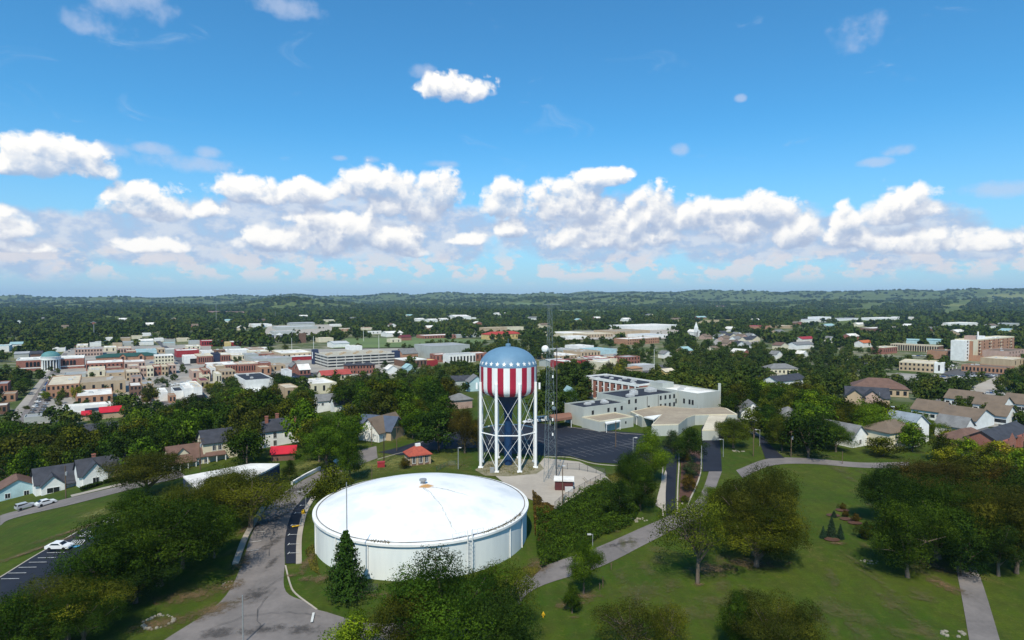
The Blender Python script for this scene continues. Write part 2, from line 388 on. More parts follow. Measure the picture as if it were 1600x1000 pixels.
# ------------------------------------------------------------------ ground
def ground():
    def axis(a, b, n, k):
        t = np.linspace(np.arcsinh(a / k), np.arcsinh(b / k), n); return np.sinh(t) * k
    xs = axis(-13500, 13500, 420, 420.0); ys = axis(-1500, 14000, 400, 500.0)
    Xg, Yg = np.meshgrid(xs, ys); Zg = T(Xg, Yg)
    v = np.stack([Xg, Yg, Zg], -1).reshape(-1, 3)
    nx, ny = len(xs), len(ys)
    i = (np.arange(ny - 1)[:, None] * nx + np.arange(nx - 1)[None]).reshape(-1)
    f = np.stack([i, i + 1, i + nx + 1, i + nx], -1)
    me = bpy.data.meshes.new('ground'); me.vertices.add(len(v)); me.vertices.foreach_set('co', v.ravel())
    me.loops.add(f.size); me.loops.foreach_set('vertex_index', f.ravel().astype(np.int32))
    me.polygons.add(len(f)); me.polygons.foreach_set('loop_start', np.arange(0, f.size, 4, dtype=np.int32))
    me.polygons.foreach_set('loop_total', np.full(len(f), 4, np.int32)); me.update(); me.validate(); me.shade_smooth()
    o = bpy.data.objects.new('ground', me); col.objects.link(o); o['kind'] = 'structure'
    m = bpy.data.materials.new('lawn_and_land'); m.use_nodes = True; M = NT(m.node_tree); bs = m.node_tree.nodes['Principled BSDF']
    bs.inputs['Roughness'].default_value = 0.95; bs.inputs['Specular IOR Level'].default_value = 0.1
    g = M.node('ShaderNodeNewGeometry'); P = g.outputs['Position']
    s = M.node('ShaderNodeSeparateXYZ'); M.l.new(P, s.inputs[0])
    n1 = M.smooth(M.noise(P, 0.045, 6, 0.62), 0.34, 0.66); n2 = M.smooth(M.noise(P, 0.32, 7, 0.68), 0.35, 0.66)
    n3 = M.smooth(M.noise(P, 0.11, 8, 0.7, 0.6), 0.55, 0.70); n4 = M.noise(P, 3.0, 4, 0.7)
    lawn = M.mix(n1, (0.031, 0.072, 0.005), (0.068, 0.095, 0.008))
    lawn = M.mix(M.math('MULTIPLY', n2, 0.6), lawn, (0.040, 0.046, 0.010))
    lawn = M.mix(M.math('MULTIPLY', n3, 0.5), lawn, (0.14, 0.112, 0.04))
    mow = M.node('ShaderNodeTexWave', wave_type='BANDS'); M.put(mow.inputs['Vector'], M.vec(M.math('MULTIPLY', s.outputs[0], 0.9), M.math('MULTIPLY', s.outputs[1], 0.42)))
    mow.inputs['Scale'].default_value = 0.14; mow.inputs['Distortion'].default_value = 3.0; mow.inputs['Detail'].default_value = 3.0
    lawn = M.mix(M.math('MULTIPLY', mow.outputs['Fac'], 0.08), lawn, (0.10, 0.12, 0.035))
    lawn = M.mix(M.math('MULTIPLY', M.smooth(n4, 0.38, 0.65), 0.38), lawn, (0.022, 0.036, 0.005))
    lawn = M.mix(M.math('MULTIPLY', M.smooth(M.noise(P, 0.9, 6, 0.75), 0.52, 0.68), 0.35), lawn, (0.125, 0.118, 0.028))
    t1 = M.smooth(M.noise(P, 0.012, 6, 0.6), 0.44, 0.56); t2 = M.smooth(M.noise(P, 0.05, 6, 0.65), 0.50, 0.60)
    town = M.mix(t1, (0.06, 0.085, 0.024), (0.12, 0.125, 0.05)); town = M.mix(M.math('MULTIPLY', t2, 0.6), town, (0.27, 0.245, 0.20))
    f1 = M.smooth(M.noise(P, 0.0011, 4, 0.55), 0.60, 0.66); f2 = M.smooth(M.noise(P, 0.02, 6, 0.7), 0.35, 0.65)
    wild = M.mix(f2, (0.06, 0.085, 0.02), (0.12, 0.15, 0.036)); wild = M.mix(M.math('MULTIPLY', f1, 0.8), wild, (0.19, 0.20, 0.06))
    r = M.math('SQRT', M.math('ADD', M.math('MULTIPLY', s.outputs[0], s.outputs[0]), M.math('MULTIPLY', s.outputs[1], s.outputs[1])))
    c = M.mix(M.smooth(r, 300, 420), lawn, town); c = M.mix(M.smooth(r, 1300, 2000), c, wild)
    M.l.new(c, bs.inputs['Base Color'])
    b = M.node('ShaderNodeBump'); b.inputs['Strength'].default_value = 0.35; b.inputs['Distance'].default_value = 0.15
    M.l.new(n4, b.inputs['Height']); M.l.new(b.outputs[0], bs.inputs['Normal'])
    me.materials.append(m)
ground()

LIFT = [0.04]
CLEAR = []                                          # ground polygons kept free of scattered trees
def lift(step=0.004):
    LIFT[0] += step; return LIFT[0]
def strip(name, left, right, material, n=6, m=4, off=None, clear=True, kind='structure'):
    """a sheet on the ground between two edges given as photo pixels"""
    L = [np.array(G(*p)) for p in left]; Rr = [np.array(G(*p)) for p in right]
    return wstrip(name, L, Rr, material, n, m, off, clear, kind)
def wstrip(name, L, Rr, material, n=6, m=4, off=None, clear=True, kind='structure'):
    off = lift() if off is None else off
    def dense(P):
        out = []
        for i in range(len(P) - 1):
            a, b = P[i], P[i + 1]; p0 = P[i - 1] if i else 2 * a - b; p3 = P[i + 2] if i + 2 < len(P) else 2 * b - a
            for k in range(n):
                t = k / n; out.append(.5 * (2 * a + (b - p0) * t + (2 * p0 - 5 * a + 4 * b - p3) * t * t + (3 * a - p0 - 3 * b + p3) * t ** 3))
        return out + [P[-1]]
    A, B = dense([np.array(p) for p in L]), dense([np.array(p) for p in Rr]); mb = MB()
    for p, q in zip(A, B):
        for k in range(m + 1):
            c = p + (q - p) * k / m; d = math.hypot(*c)
            mb.v.append((c[0], c[1], Ts(*c) + off + max(0, d - 350) * 0.0012))
    for i in range(len(A) - 1):
        for k in range(m):
            a = i * (m + 1) + k; mb.f.append((a, a + 1, a + m + 2, a + m + 1)); mb.m.append(0)
    o = mb.build(name, material); tag(o, kind=kind)
    me = o.data; nr = len(A) - 1
    at = me.attributes.new('edge', 'FLOAT', 'POINT')
    at.data.foreach_set('value', [min(1.0, 2.2 * min(i / nr, 1 - i / nr) * nr / (2 * n) * 2, 2.0 * min(k / m, 1 - k / m)) for i in range(len(A)) for k in range(m + 1)])
    if me.polygons[0].normal.z < 0: me.flip_normals()
    if clear: CLEAR.append([tuple(p) for p in A] + [tuple(p) for p in B[::-1]])
    return o
def poly(name, px, material, off=None, clear=True, kind='structure'):
    off = lift() if off is None else off
    P = [G(*p) for p in px]; mb = MB()
    z = [Ts(*p) + off for p in P]
    a = sum(P[k][0] * P[(k + 1) % len(P)][1] - P[(k + 1) % len(P)][0] * P[k][1] for k in range(len(P)))
    idx = list(range(len(P)))
    if a < 0: idx = idx[::-1]
    mb.quad([(P[i][0], P[i][1], z[i]) for i in idx])
    if clear: CLEAR.append([tuple(p) for p in P])
    return tag(mb.build(name, material), kind=kind)
def patch(name, px, py, rx, ry, material, turn=0.0, seg=28):
    """a ragged-edged patch of ground, rx by ry metres"""
    c = G(px, py); mb = MB(); off = lift(0.001); ed = []
    for j in range(5):
        for k in range(seg):
            a = 2 * math.pi * k / seg; u, v = rx * j / 4 * math.cos(a), ry * j / 4 * math.sin(a)
            x, y = c[0] + u * math.cos(turn) - v * math.sin(turn), c[1] + u * math.sin(turn) + v * math.cos(turn)
            mb.v.append((x, y, Ts(x, y) + off)); ed.append(1 - j / 4)
    for j in range(4):
        for k in range(seg):
            q = (k + 1) % seg; A = j * seg; mb.f.append((A + k, A + seg + k, A + seg + q, A + q)); mb.m.append(0)
    o = mb.build(name, material); at = o.data.attributes.new('edge', 'FLOAT', 'POINT'); at.data.foreach_set('value', ed)
    return tag(o, kind='structure')
def wline(mb, p, q, wd, off, mi=0):
    p = np.array(p, float); q = np.array(q, float); d = (q - p) / np.linalg.norm(q - p); n = np.array([-d[1], d[0]]) * wd / 2
    mb.quad([(*(p - n), Ts(*p) + off), (*(q - n), Ts(*q) + off), (*(q + n), Ts(*q) + off), (*(p + n), Ts(*p) + off)], mi)
def kerb(name, px, wd, h, material, kind='structure', label=None, cat=None, n=4):
    P = [np.array(G(*p)) for p in px]; D = []
    for i in range(len(P) - 1):
        a, b = P[i], P[i + 1]; p0 = P[i - 1] if i else 2 * a - b; p3 = P[i + 2] if i + 2 < len(P) else 2 * b - a
        D += [.5 * (2 * a + (b - p0) * t + (2 * p0 - 5 * a + 4 * b - p3) * t * t + (3 * a - p0 - 3 * b + p3) * t ** 3) for t in np.arange(n) / n]
    D.append(P[-1]); mb = MB(); ring = []
    for i, p in enumerate(D):
        t = D[min(i + 1, len(D) - 1)] - D[max(i - 1, 0)]; t = t / np.linalg.norm(t); nn = np.array([-t[1], t[0]]) * wd / 2
        z = Ts(*p); ring.append(len(mb.v))
        for s_, zz in ((1, -0.3), (1, h), (-1, h), (-1, -0.3)): mb.v.append((*(p + nn * s_), z + zz))
    for a, b in zip(ring[:-1], ring[1:]):
        for k in range(3): mb.f.append((a + k, b + k, b + k + 1, a + k + 1)); mb.m.append(0)
    for e, s_ in ((ring[0], 1), (ring[-1], -1)):
        mb.f.append(tuple(e + k for k in range(4))[::s_]); mb.m.append(0)
    o = mb.build(name, material)
    if label: tag(o, label, cat)
    else: tag(o, kind=kind)
    return o

# yellowish mown verge round the tower, the pump house and the drives; overgrown bank
strip('verge', [(455,735),(560,700),(640,700),(745,705)], [(470,790),(520,775),(640,745),(760,745)], VERGE, clear=False)
strip('verge', [(905,735),(960,726),(1040,722)], [(905,752),(990,790),(1046,800)], VERGE, clear=False)
strip('verge', [(560,690),(660,668),(745,650)], [(590,697),(680,680),(752,668)], VERGE, clear=False)
strip('verge', [(1180,690),(1230,700),(1320,712)], [(1185,716),(1232,716),(1330,720)], VERGE, clear=False)
strip('verge', [(425,735),(470,718),(530,700)], [(440,752),(490,735),(560,712)], VERGE, clear=False)
strip('verge', [(100,808),(190,780)], [(120,822),(200,800)], VERGE, clear=False)

# main park drive, road round the tank and lanes
strip('park_road', [(250,1005),(345,940),(378,882),(392,838),(418,793),(455,762),(497,738),(555,707),(588,697)],
      [(520,1030),(495,952),(447,925),(445,880),(446,838),(458,800),(487,765),(525,742),(590,716),(626,706)], ASPH)
strip('park_road', [(495,953),(600,975),(760,945),(832,893),(932,856),(1000,826),(1045,806),(1085,785),(1100,760),(1108,736),(1120,737)][:10],
      [(510,1030),(620,1020),(780,975),(835,921),(938,886),(1010,850),(1065,822),(1112,800),(1118,765),(1128,737)], ASPH)
strip('park_road', [(1150,735),(1200,717),(1260,716),(1345,723),(1420,722)], [(1160,747),(1205,728),(1262,725),(1345,731),(1420,732)], ASPH)
strip('park_path', [(1486,858),(1492,880),(1502,930),(1516,1010)], [(1518,858),(1524,880),(1541,930),(1565,1010)], ASPH)
strip('park_path', [(1488,858),(1484,800)], [(1518,858),(1508,800)], ASPH)
strip('side_street', [(0,806),(20,800),(110,778),(200,757),(280,735)], [(0,822),(22,810),(115,788),(205,765),(290,745)], ASPH)
strip('footpath', [(110,774),(200,753)], [(112,777),(200,756)], CONC)
# fresh black asphalt: stalls by the tank, two drives, school car park, low left car park
stall = strip('parking_strip', [(446,881),(446,838),(457,800),(474,780)], [(467,881),(468,838),(477,800),(492,775)], ASPH_D)
strip('school_drive', [(1040,806),(1039,760),(1042,715),(1040,700)], [(1055,803),(1056,760),(1058,715),(1056,700)], ASPH_D)
strip('school_drive', [(1098,737),(1098,705),(1096,670),(1105,660)], [(1128,737),(1126,705),(1122,682),(1108,672)], ASPH_D)
strip('school_drive', [(1196,717),(1190,700),(1184,682)], [(1226,716),(1208,700),(1194,682)], ASPH_D)
poly('car_park', [(744,690),(744,684),(752,668),(840,661),(893,667),(945,673),(1010,678),(1040,695),(1058,715),(1040,722),(985,726),(930,723),(890,713),(845,712),(752,706)], ASPH_D)
poly('car_park', [(592,707),(625,699),(690,679),(752,668),(746,688),(744,700),(690,702),(650,707),(626,712)], ASPH_D)
strip('car_park', [(0,903),(60,866),(128,828),(165,816)], [(0,1000),(120,930),(210,860),(250,830)], ASPH_D)
# concrete pad of the lattice mast, gravel ring of the water tower
poly('concrete_pad', [(770,741),(830,741),(850,716),(905,722),(946,741),(946,746),(868,796),(826,780),(800,765)], CONC)
poly('gravel_ring', [(742,735),(760,722),(800,716),(840,720),(850,733),(838,741),(795,745),(758,744)], mat('stony_ground', (0.26, 0.22, 0.15), (0.12, 0.12, 0.06), 0.7))
poly('footpath', [(1024,790),(1034,750),(1040,735),(1042,740),(1040,770),(1040,800)], CONC)
poly('mulch_bed', [(1063,700),(1094,705),(1094,740),(1075,785),(1060,785),(1064,740)], MULCH)
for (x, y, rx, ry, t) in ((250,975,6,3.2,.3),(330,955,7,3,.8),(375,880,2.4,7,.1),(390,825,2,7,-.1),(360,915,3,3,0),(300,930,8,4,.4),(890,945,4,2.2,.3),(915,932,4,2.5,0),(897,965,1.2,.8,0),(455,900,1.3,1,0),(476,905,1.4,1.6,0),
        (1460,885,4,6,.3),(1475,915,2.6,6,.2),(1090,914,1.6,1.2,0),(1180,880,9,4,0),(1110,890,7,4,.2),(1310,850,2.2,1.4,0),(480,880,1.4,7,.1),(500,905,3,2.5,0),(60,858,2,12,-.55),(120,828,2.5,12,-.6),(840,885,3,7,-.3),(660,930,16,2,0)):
    patch('earth_and_shade', x, y, rx, ry, EARTH_SHADE, t)
for (x, y, rx, ry, t) in ((425,850,1.6,7,-.2),(432,810,1.4,9,-.3),(450,790,2.5,6,-.4),(400,930,2.5,4,.2),(410,985,5,1.6,.3),(425,880,1,5,0),(465,765,2,8,-.5),(900,885,6,1.2,.4),(970,850,7,1.2,.45),(1060,805,3,1.5,.4),(470,985,4,2,0),(340,990,4,2,.3)):
    patch('stain_and_shade', x, y, rx, ry, STAIN_SHADE, t)
_r = random.Random(21)
for k in range(60):
    x, y = _r.uniform(960, 1500), _r.uniform(735, 995)
    if x + (1000 - y) * .1 > 1470 or (y < 830 and x < 1230): continue
    patch('worn_lawn', x, y, _r.uniform(.8, 3.2), _r.uniform(1.5, 6.5), WORN, _r.uniform(-.5, .1), 18)
for (x, y, rx, ry, t) in ((1340,880,1,9,.1),(1365,905,1.1,10,.1),(1395,945,1.3,10,.1),(1300,905,1.6,9,-.35),(1310,735,3,9,0),(1330,750,2,6,0),(1080,960,6,4,.2),(1000,925,7,4,.3),(1120,940,6,3,0),(700,728,9,2.2,.1),(620,755,8,2,.2),(575,765,5,2,.2)):
    patch('worn_lawn', x, y, rx, ry, WORN, t)

# kerbs and low walls
kerb('kerb', [(467,881),(468,838),(477,800),(490,777)], 1.0, 0.15, CONC)
kerb('kerb', [(1036,806),(1034,760),(1036,730)], 0.3, 0.13, CONC)
kerb('kerb', [(1058,802),(1059,760),(1061,715),(1056,695),(1045,680)], 0.35, 0.13, CONC)
kerb('kerb', [(1066,788),(1068,742),(1068,715)], 0.35, 0.13, CONC)
kerb('kerb', [(1074,790),(1094,742),(1096,705)], 0.35, 0.13, CONC)
kerb('kerb', [(0,903),(60,866),(128,828),(160,813)], 0.35, 0.13, CONC)
kerb('kerb', [(590,718),(626,708),(645,707)], 0.3, 0.13, CONC)
kerb('kerb', [(852,714),(890,715),(930,725),(985,728),(1036,723)], 0.3, 0.13, CONC)
kerb('kerb', [(880,668),(893,668),(945,675),(1010,680)], 0.3, 0.13, CONC)
kerb('kerb', [(446,884),(453,912),(462,928),(495,953)], 0.25, 0.12, CONC)
kerb('roadside_wall', [(368,882),(385,838),(412,793)], 1.1, 0.35, CONC, label='broad pale concrete wall edging the park road beside the leaning tree', cat='wall')
kerb('roadside_wall', [(456,758),(478,745),(500,734)], 0.5, 0.9, W_WHITE, label='low white curving wall on the road bend below the red roofed shed', cat='wall')
kerb('roadside_wall', [(522,724),(533,718)], 0.5, 0.9, W_WHITE, label='short white stub of roadside wall further up the bend', cat='wall')

# painted markings
TA = R(33.7); Bv = np.array([math.cos(TA), math.sin(TA)]); Av = np.array([-math.sin(TA), math.cos(TA)])
mb = MB()
def stall_row(mid, n, both=True):
    c = np.array(G(*mid)); half = n * 2.8 / 2
    wline(mb, c - Bv * half, c + Bv * half, 0.12, 0.30)
    for k in range(n + 1):
        p = c + Bv * (k * 2.8 - half)
        wline(mb, p - Av * 5.4, p + Av * (5.4 if both else 0), 0.12, 0.304)
stall_row((908,686), 12); stall_row((946,701), 11); stall_row((990,694), 4); stall_row((985,716), 5, False); stall_row((812,690), 6, False)
a, b = np.array(G(652,694)), np.array(G(744,668))
wline(mb, a, b, 0.5, 0.30)
for k in range(6): p = a + (b - a) * (k + 0.6) / 6.2; wline(mb, p, p - Av * 4.5, 0.12, 0.304)
tag(mb.build('road_markings', FADED), kind='structure')
mb = MB()
for y in (791, 803, 822, 837, 852, 866):
    x0, x1 = np.interp(y, [780, 800, 838, 881], [474, 457, 446, 446]), np.interp(y, [775, 800, 838, 881], [492, 477, 468, 467])
    p, q = np.array(G(x1, y)), np.array(G(x0 + 5, y + 0.5)); wline(mb, p, q, 0.14, 0.30); wline(mb, q - (0, .5), q + (0, .5), 0.14, 0.304)
for y in (834, 849, 863):
    x0 = np.interp(y, [793, 838, 882], [418, 392, 378]); p = np.array(G(x0 + 3, y)); wline(mb, p, np.array(G(x0 + 20, y - 2)), 0.14, 0.30)
wline(mb, G(487,975), G(490,960), 0.35, 0.30)
for k, (x, y) in enumerate([(2,907),(13,898),(29,889),(45,881),(59,874),(73,866)]): wline(mb, G(x, y), G(x + 28, y - 0.5), 0.14, 0.30)
for (x, y, n) in ((106,852,5), (124,839,4), (160,817,3)):
    e = [np.array(G(x, y)), np.array(G(x + 25, y - 1)), np.array(G(x + 18, y + 1 - 9)), np.array(G(x + 8, y - 7))]
    A0, A1 = np.array(G(x, y + 1)), np.array(G(x + 21, y + 1)); B0, B1 = np.array(G(x + 10, y - 6)), np.array(G(x + 27, y - 6))
    wline(mb, A0, A1, 0.2, 0.30); wline(mb, B0, B1, 0.2, 0.30)
    for j in range(n + 1): wline(mb, A0 + (A1 - A0) * j / n, B0 + (B1 - B0) * j / n, 0.18, 0.304)
tag(mb.build('road_markings', PAINT), kind='structure')
mb = MB()
for (x, y) in ((116, 856), (140, 843)): wline(mb, G(x, y), G(x + 7, y), 0.9, 0.31)
tag(mb.build('road_markings', BPAINT), kind='structure')
mb = MB(); wline(mb, G(456,825), G(468,823), 0.7, 0.31); tag(mb.build('road_markings', YPAINT), kind='structure')

# town: paved blocks, streets and lots, then fields far off
def quadpx(name, a, b, c_, d, m, n=10, k=10, off=None): return strip(name, [a, b], [d, c_], m, n, k, off)
quadpx('town_paving', (0,668), (105,545), (330,538), (330,640), PAVE)
quadpx('town_paving', (300,615), (300,548), (640,545), (640,585), PAVE)
quadpx('street', (20,668), (99,553), (106,553), (58,668), ASPH)
quadpx('street', (113,540), (122,532), (126,532), (120,540), ASPH)
quadpx('street', (283,572), (232,524), (237,524), (300,572), ASPH_M)
quadpx('street', (200,640), (330,600), (345,606), (205,654), ASPH)
quadpx('street', (470,585), (545,578), (545,584), (475,592), ASPH_M)
quadpx('car_park', (430,606), (470,580), (500,592), (455,612), ASPH_D)
quadpx('car_park', (420,590), (445,580), (470,580), (450,596), ASPH_D)
quadpx('car_park', (972,584), (985,570), (1045,571), (1043,583), ASPH_M)
quadpx('car_park', (1328,570), (1335,558), (1382,560), (1380,571), ASPH_M)
quadpx('car_park', (1370,606), (1400,584), (1520,590), (1500,612), PAVE)
quadpx('car_park', (1470,586), (1490,577), (1570,580), (1570,592), ASPH_M)
quadpx('street', (1480,615), (1560,588), (1580,584), (1530,622), CONC)
quadpx('town_paving', (1470,668), (1520,615), (1600,612), (1600,668), PAVE)
quadpx('car_park', (1560,680), (1560,664), (1600,640), (1600,690), ASPH_D)
quadpx('street', (1430,655), (1470,622), (1485,622), (1450,655), ASPH)
quadpx('street', (1465,672), (1540,668), (1600,690), (1560,700), ASPH_M)
quadpx('car_park', (1520,725), (1480,700), (1560,700), (1600,740), ASPH_M)
quadpx('street', (1150,668), (1140,652), (1150,652), (1200,690), ASPH)
quadpx('town_paving', (860,576), (880,545), (965,545), (975,570), PAVE)
quadpx('town_paving', (880,532), (890,518), (1060,516), (1070,530), CONC)
quadpx('town_paving', (1110,540), (1125,524), (1185,524), (1185,538), PAVE)
quadpx('town_paving', (400,534), (420,510), (520,508), (520,530), CONC)
quadpx('field', (520,545), (540,530), (700,528), (690,543), FIELD)
quadpx('field', (640,540), (660,531), (760,531), (750,541), FIELD)
quadpx('field', (865,491), (872,486), (960,487), (950,491), FIELD)
quadpx('field', (1305,521), (1315,516), (1385,513), (1380,518), FIELD)
quadpx('field', (1088,508), (1098,501), (1150,500), (1148,507), DRY)
quadpx('field', (1115,482), (1118,479), (1136,479), (1136,482), SOIL)
quadpx('field', (320,492), (325,487), (400,488), (400,492), SOIL)
quadpx('field', (1520,498), (1540,494), (1600,497), (1600,501), DRY)
quadpx('field', (800,478), (810,474), (840,475), (836,478), FIELD)
quadpx('field', (585,489), (590,486), (610,486), (608,489), SOIL)
# ------------------------------------------------------------------ water tower
BLUE = mat('sky_blue_paint', (0.125, 0.235, 0.345), (0.105, 0.20, 0.30), 0.25, 0.5, 0.3)
NAVY = mat('navy_riser_paint', (0.012, 0.045, 0.12), (0.009, 0.035, 0.095), 0.4, 0.5, 0.3)
CRIM = mat('crimson_paint', (0.36, 0.018, 0.045), (0.30, 0.014, 0.038), 0.25, 0.5, 0.3)
TWHITE = mat('tower_white_paint', (0.80, 0.80, 0.79), (0.70, 0.70, 0.69), 0.3, 0.5, 0.3, streak=True)
def water_tower():
    cx, cy = (794 - 800) / FPX * 177.0, 177.0
    t = thing('water_tower', 'tall water tower painted with red and white stripes under a blue starred dome', 'water tower', (cx, cy, 0))
    RB = 8.3
    # blue dome and starred belt
    prof = [(0.0, 34.45)]
    for k in range(1, 15):
        a = math.pi / 2 * k / 14; prof.append((RB * math.sin(a) ** 0.92, 29.0 + 5.45 * math.cos(a) ** 1.15))
    dome = MB(); dome.lathe(prof[::-1], 96); dome.build('dome', BLUE, t, True)
    # striped barrel: 15 crimson and 15 white bands, each its own run of faces
    ph0 = -math.pi / 2 + 0.165 - math.pi / 30
    bp = [(6.2, 20.75), (7.1, 21.0), (7.75, 21.45), (8.12, 22.1), (8.27, 22.9), (8.3, 23.6), (8.3, 29.0)]
    b = MB(); b.lathe(bp, 240, lambda q, k: 0 if (q // 8) % 2 == 0 else 1, phase=ph0)
    tank = b.build('striped_barrel', [CRIM, TWHITE], t, True)
    for k in range(26):
        st = MB()
        a = -math.pi / 2 + (k + 0.45) * 2 * math.pi / 26; zc = 30.05; pts = []
        for j in range(10):
            rr = 0.70 if j % 2 == 0 else 0.28; an = math.pi / 2 + j * math.pi / 5
            du, dz = rr * math.cos(an), rr * math.sin(an); z = zc + dz
            r = np.interp(z, [p[1] for p in prof[::-1]], [p[0] for p in prof[::-1]]) + 0.05
            pts.append((r * math.cos(a + du / r), r * math.sin(a + du / r), z))
        rc = np.interp(zc, [p[1] for p in prof[::-1]], [p[0] for p in prof[::-1]]) + 0.06
        c = (rc * math.cos(a), rc * math.sin(a), zc)
        for j in range(10): st.quad([c, pts[j], pts[(j + 1) % 10]])
        st.build('star', TWHITE, t)
    u = MB(); u.lathe([(1.15, 0.0), (1.15, 14.6), (1.35, 15.8), (1.9, 17.2), (3.0, 18.6), (4.6, 19.8), (6.2, 20.74)], 48)
    u.build('riser', NAVY, t, True)
    cpm = MB(); cpm.lathe([(0.75, 34.2), (0.75, 35.1), (0.5, 35.3), (0.0, 35.3)], 20); cpm.tube([(0, 0, 35.2), (0, 0, 36.8)], 0.05, 6)
    cpm.build('vent_cap', BLUE, t)
    LR = 8.45; ang_ = [R(22.5 + 45 * k) for k in range(8)]
    for a in ang_:
        p = (LR * math.cos(a), LR * math.sin(a)); m = MB()
        m.tube([(p[0], p[1], -0.3), (p[0], p[1], 24.6)], 0.44, 14)
        m.prism([(p[0] + dx, p[1] + dy) for dx, dy in ((-.7,-.7),(.7,-.7),(.7,.7),(-.7,.7))], -0.4, 0.35)
        m.build('leg', TWHITE, t)
    zr = 10.2
    for a, b2 in zip(ang_, ang_[1:] + ang_[:1]):
        p = lambda q, z: (LR * math.cos(q), LR * math.sin(q), z)
        m = MB(); m.tube([p(a, zr), p(b2, zr)], 0.16, 8); m.build('strut', TWHITE, t)
        for z0, z1 in ((0.8, zr - 0.2), (zr + 0.2, 21.5)):
            for q0, q1 in ((a, b2), (b2, a)):
                m = MB(); m.tube([p(q0, z0), p(q1, z1)], 0.055, 6); m.build('brace_rod', TWHITE, t)
    m = MB()   # ladder on one leg and two small antenna panels
    a = ang_[4]
    for s in (-.2, .2): m.tube([(LR * math.cos(a) - .7, LR * math.sin(a) + s, 2), (LR * math.cos(a) - .7, LR * math.sin(a) + s, 24)], 0.04, 5)
    for k in range(44): m.tube([(LR * math.cos(a) - .7, LR * math.sin(a) - .2, 2 + k * .5), (LR * math.cos(a) - .7, LR * math.sin(a) + .2, 2 + k * .5)], 0.025, 4)
    m.build('ladder', STEEL, t)
    for s in (-1, 1):
        m = MB(); m.box(s * 8.9 - .25, -3.5, 22.6, s * 8.9 + .25, -3.0, 24.4); m.build('antenna_panel', TWHITE, t)
water_tower()
m = MB(); x, y = G(769, 739); m.box(-.6, -.4, -.1, .6, .4, 1.3); m.box(-.65, -.45, 1.3, .65, .45, 1.38)
o = m.build('utility_cabinet', STEEL, loc=(x, y, 0.05)); tag(o, 'small grey cabinet standing between the front legs of the water tower', 'cabinet')

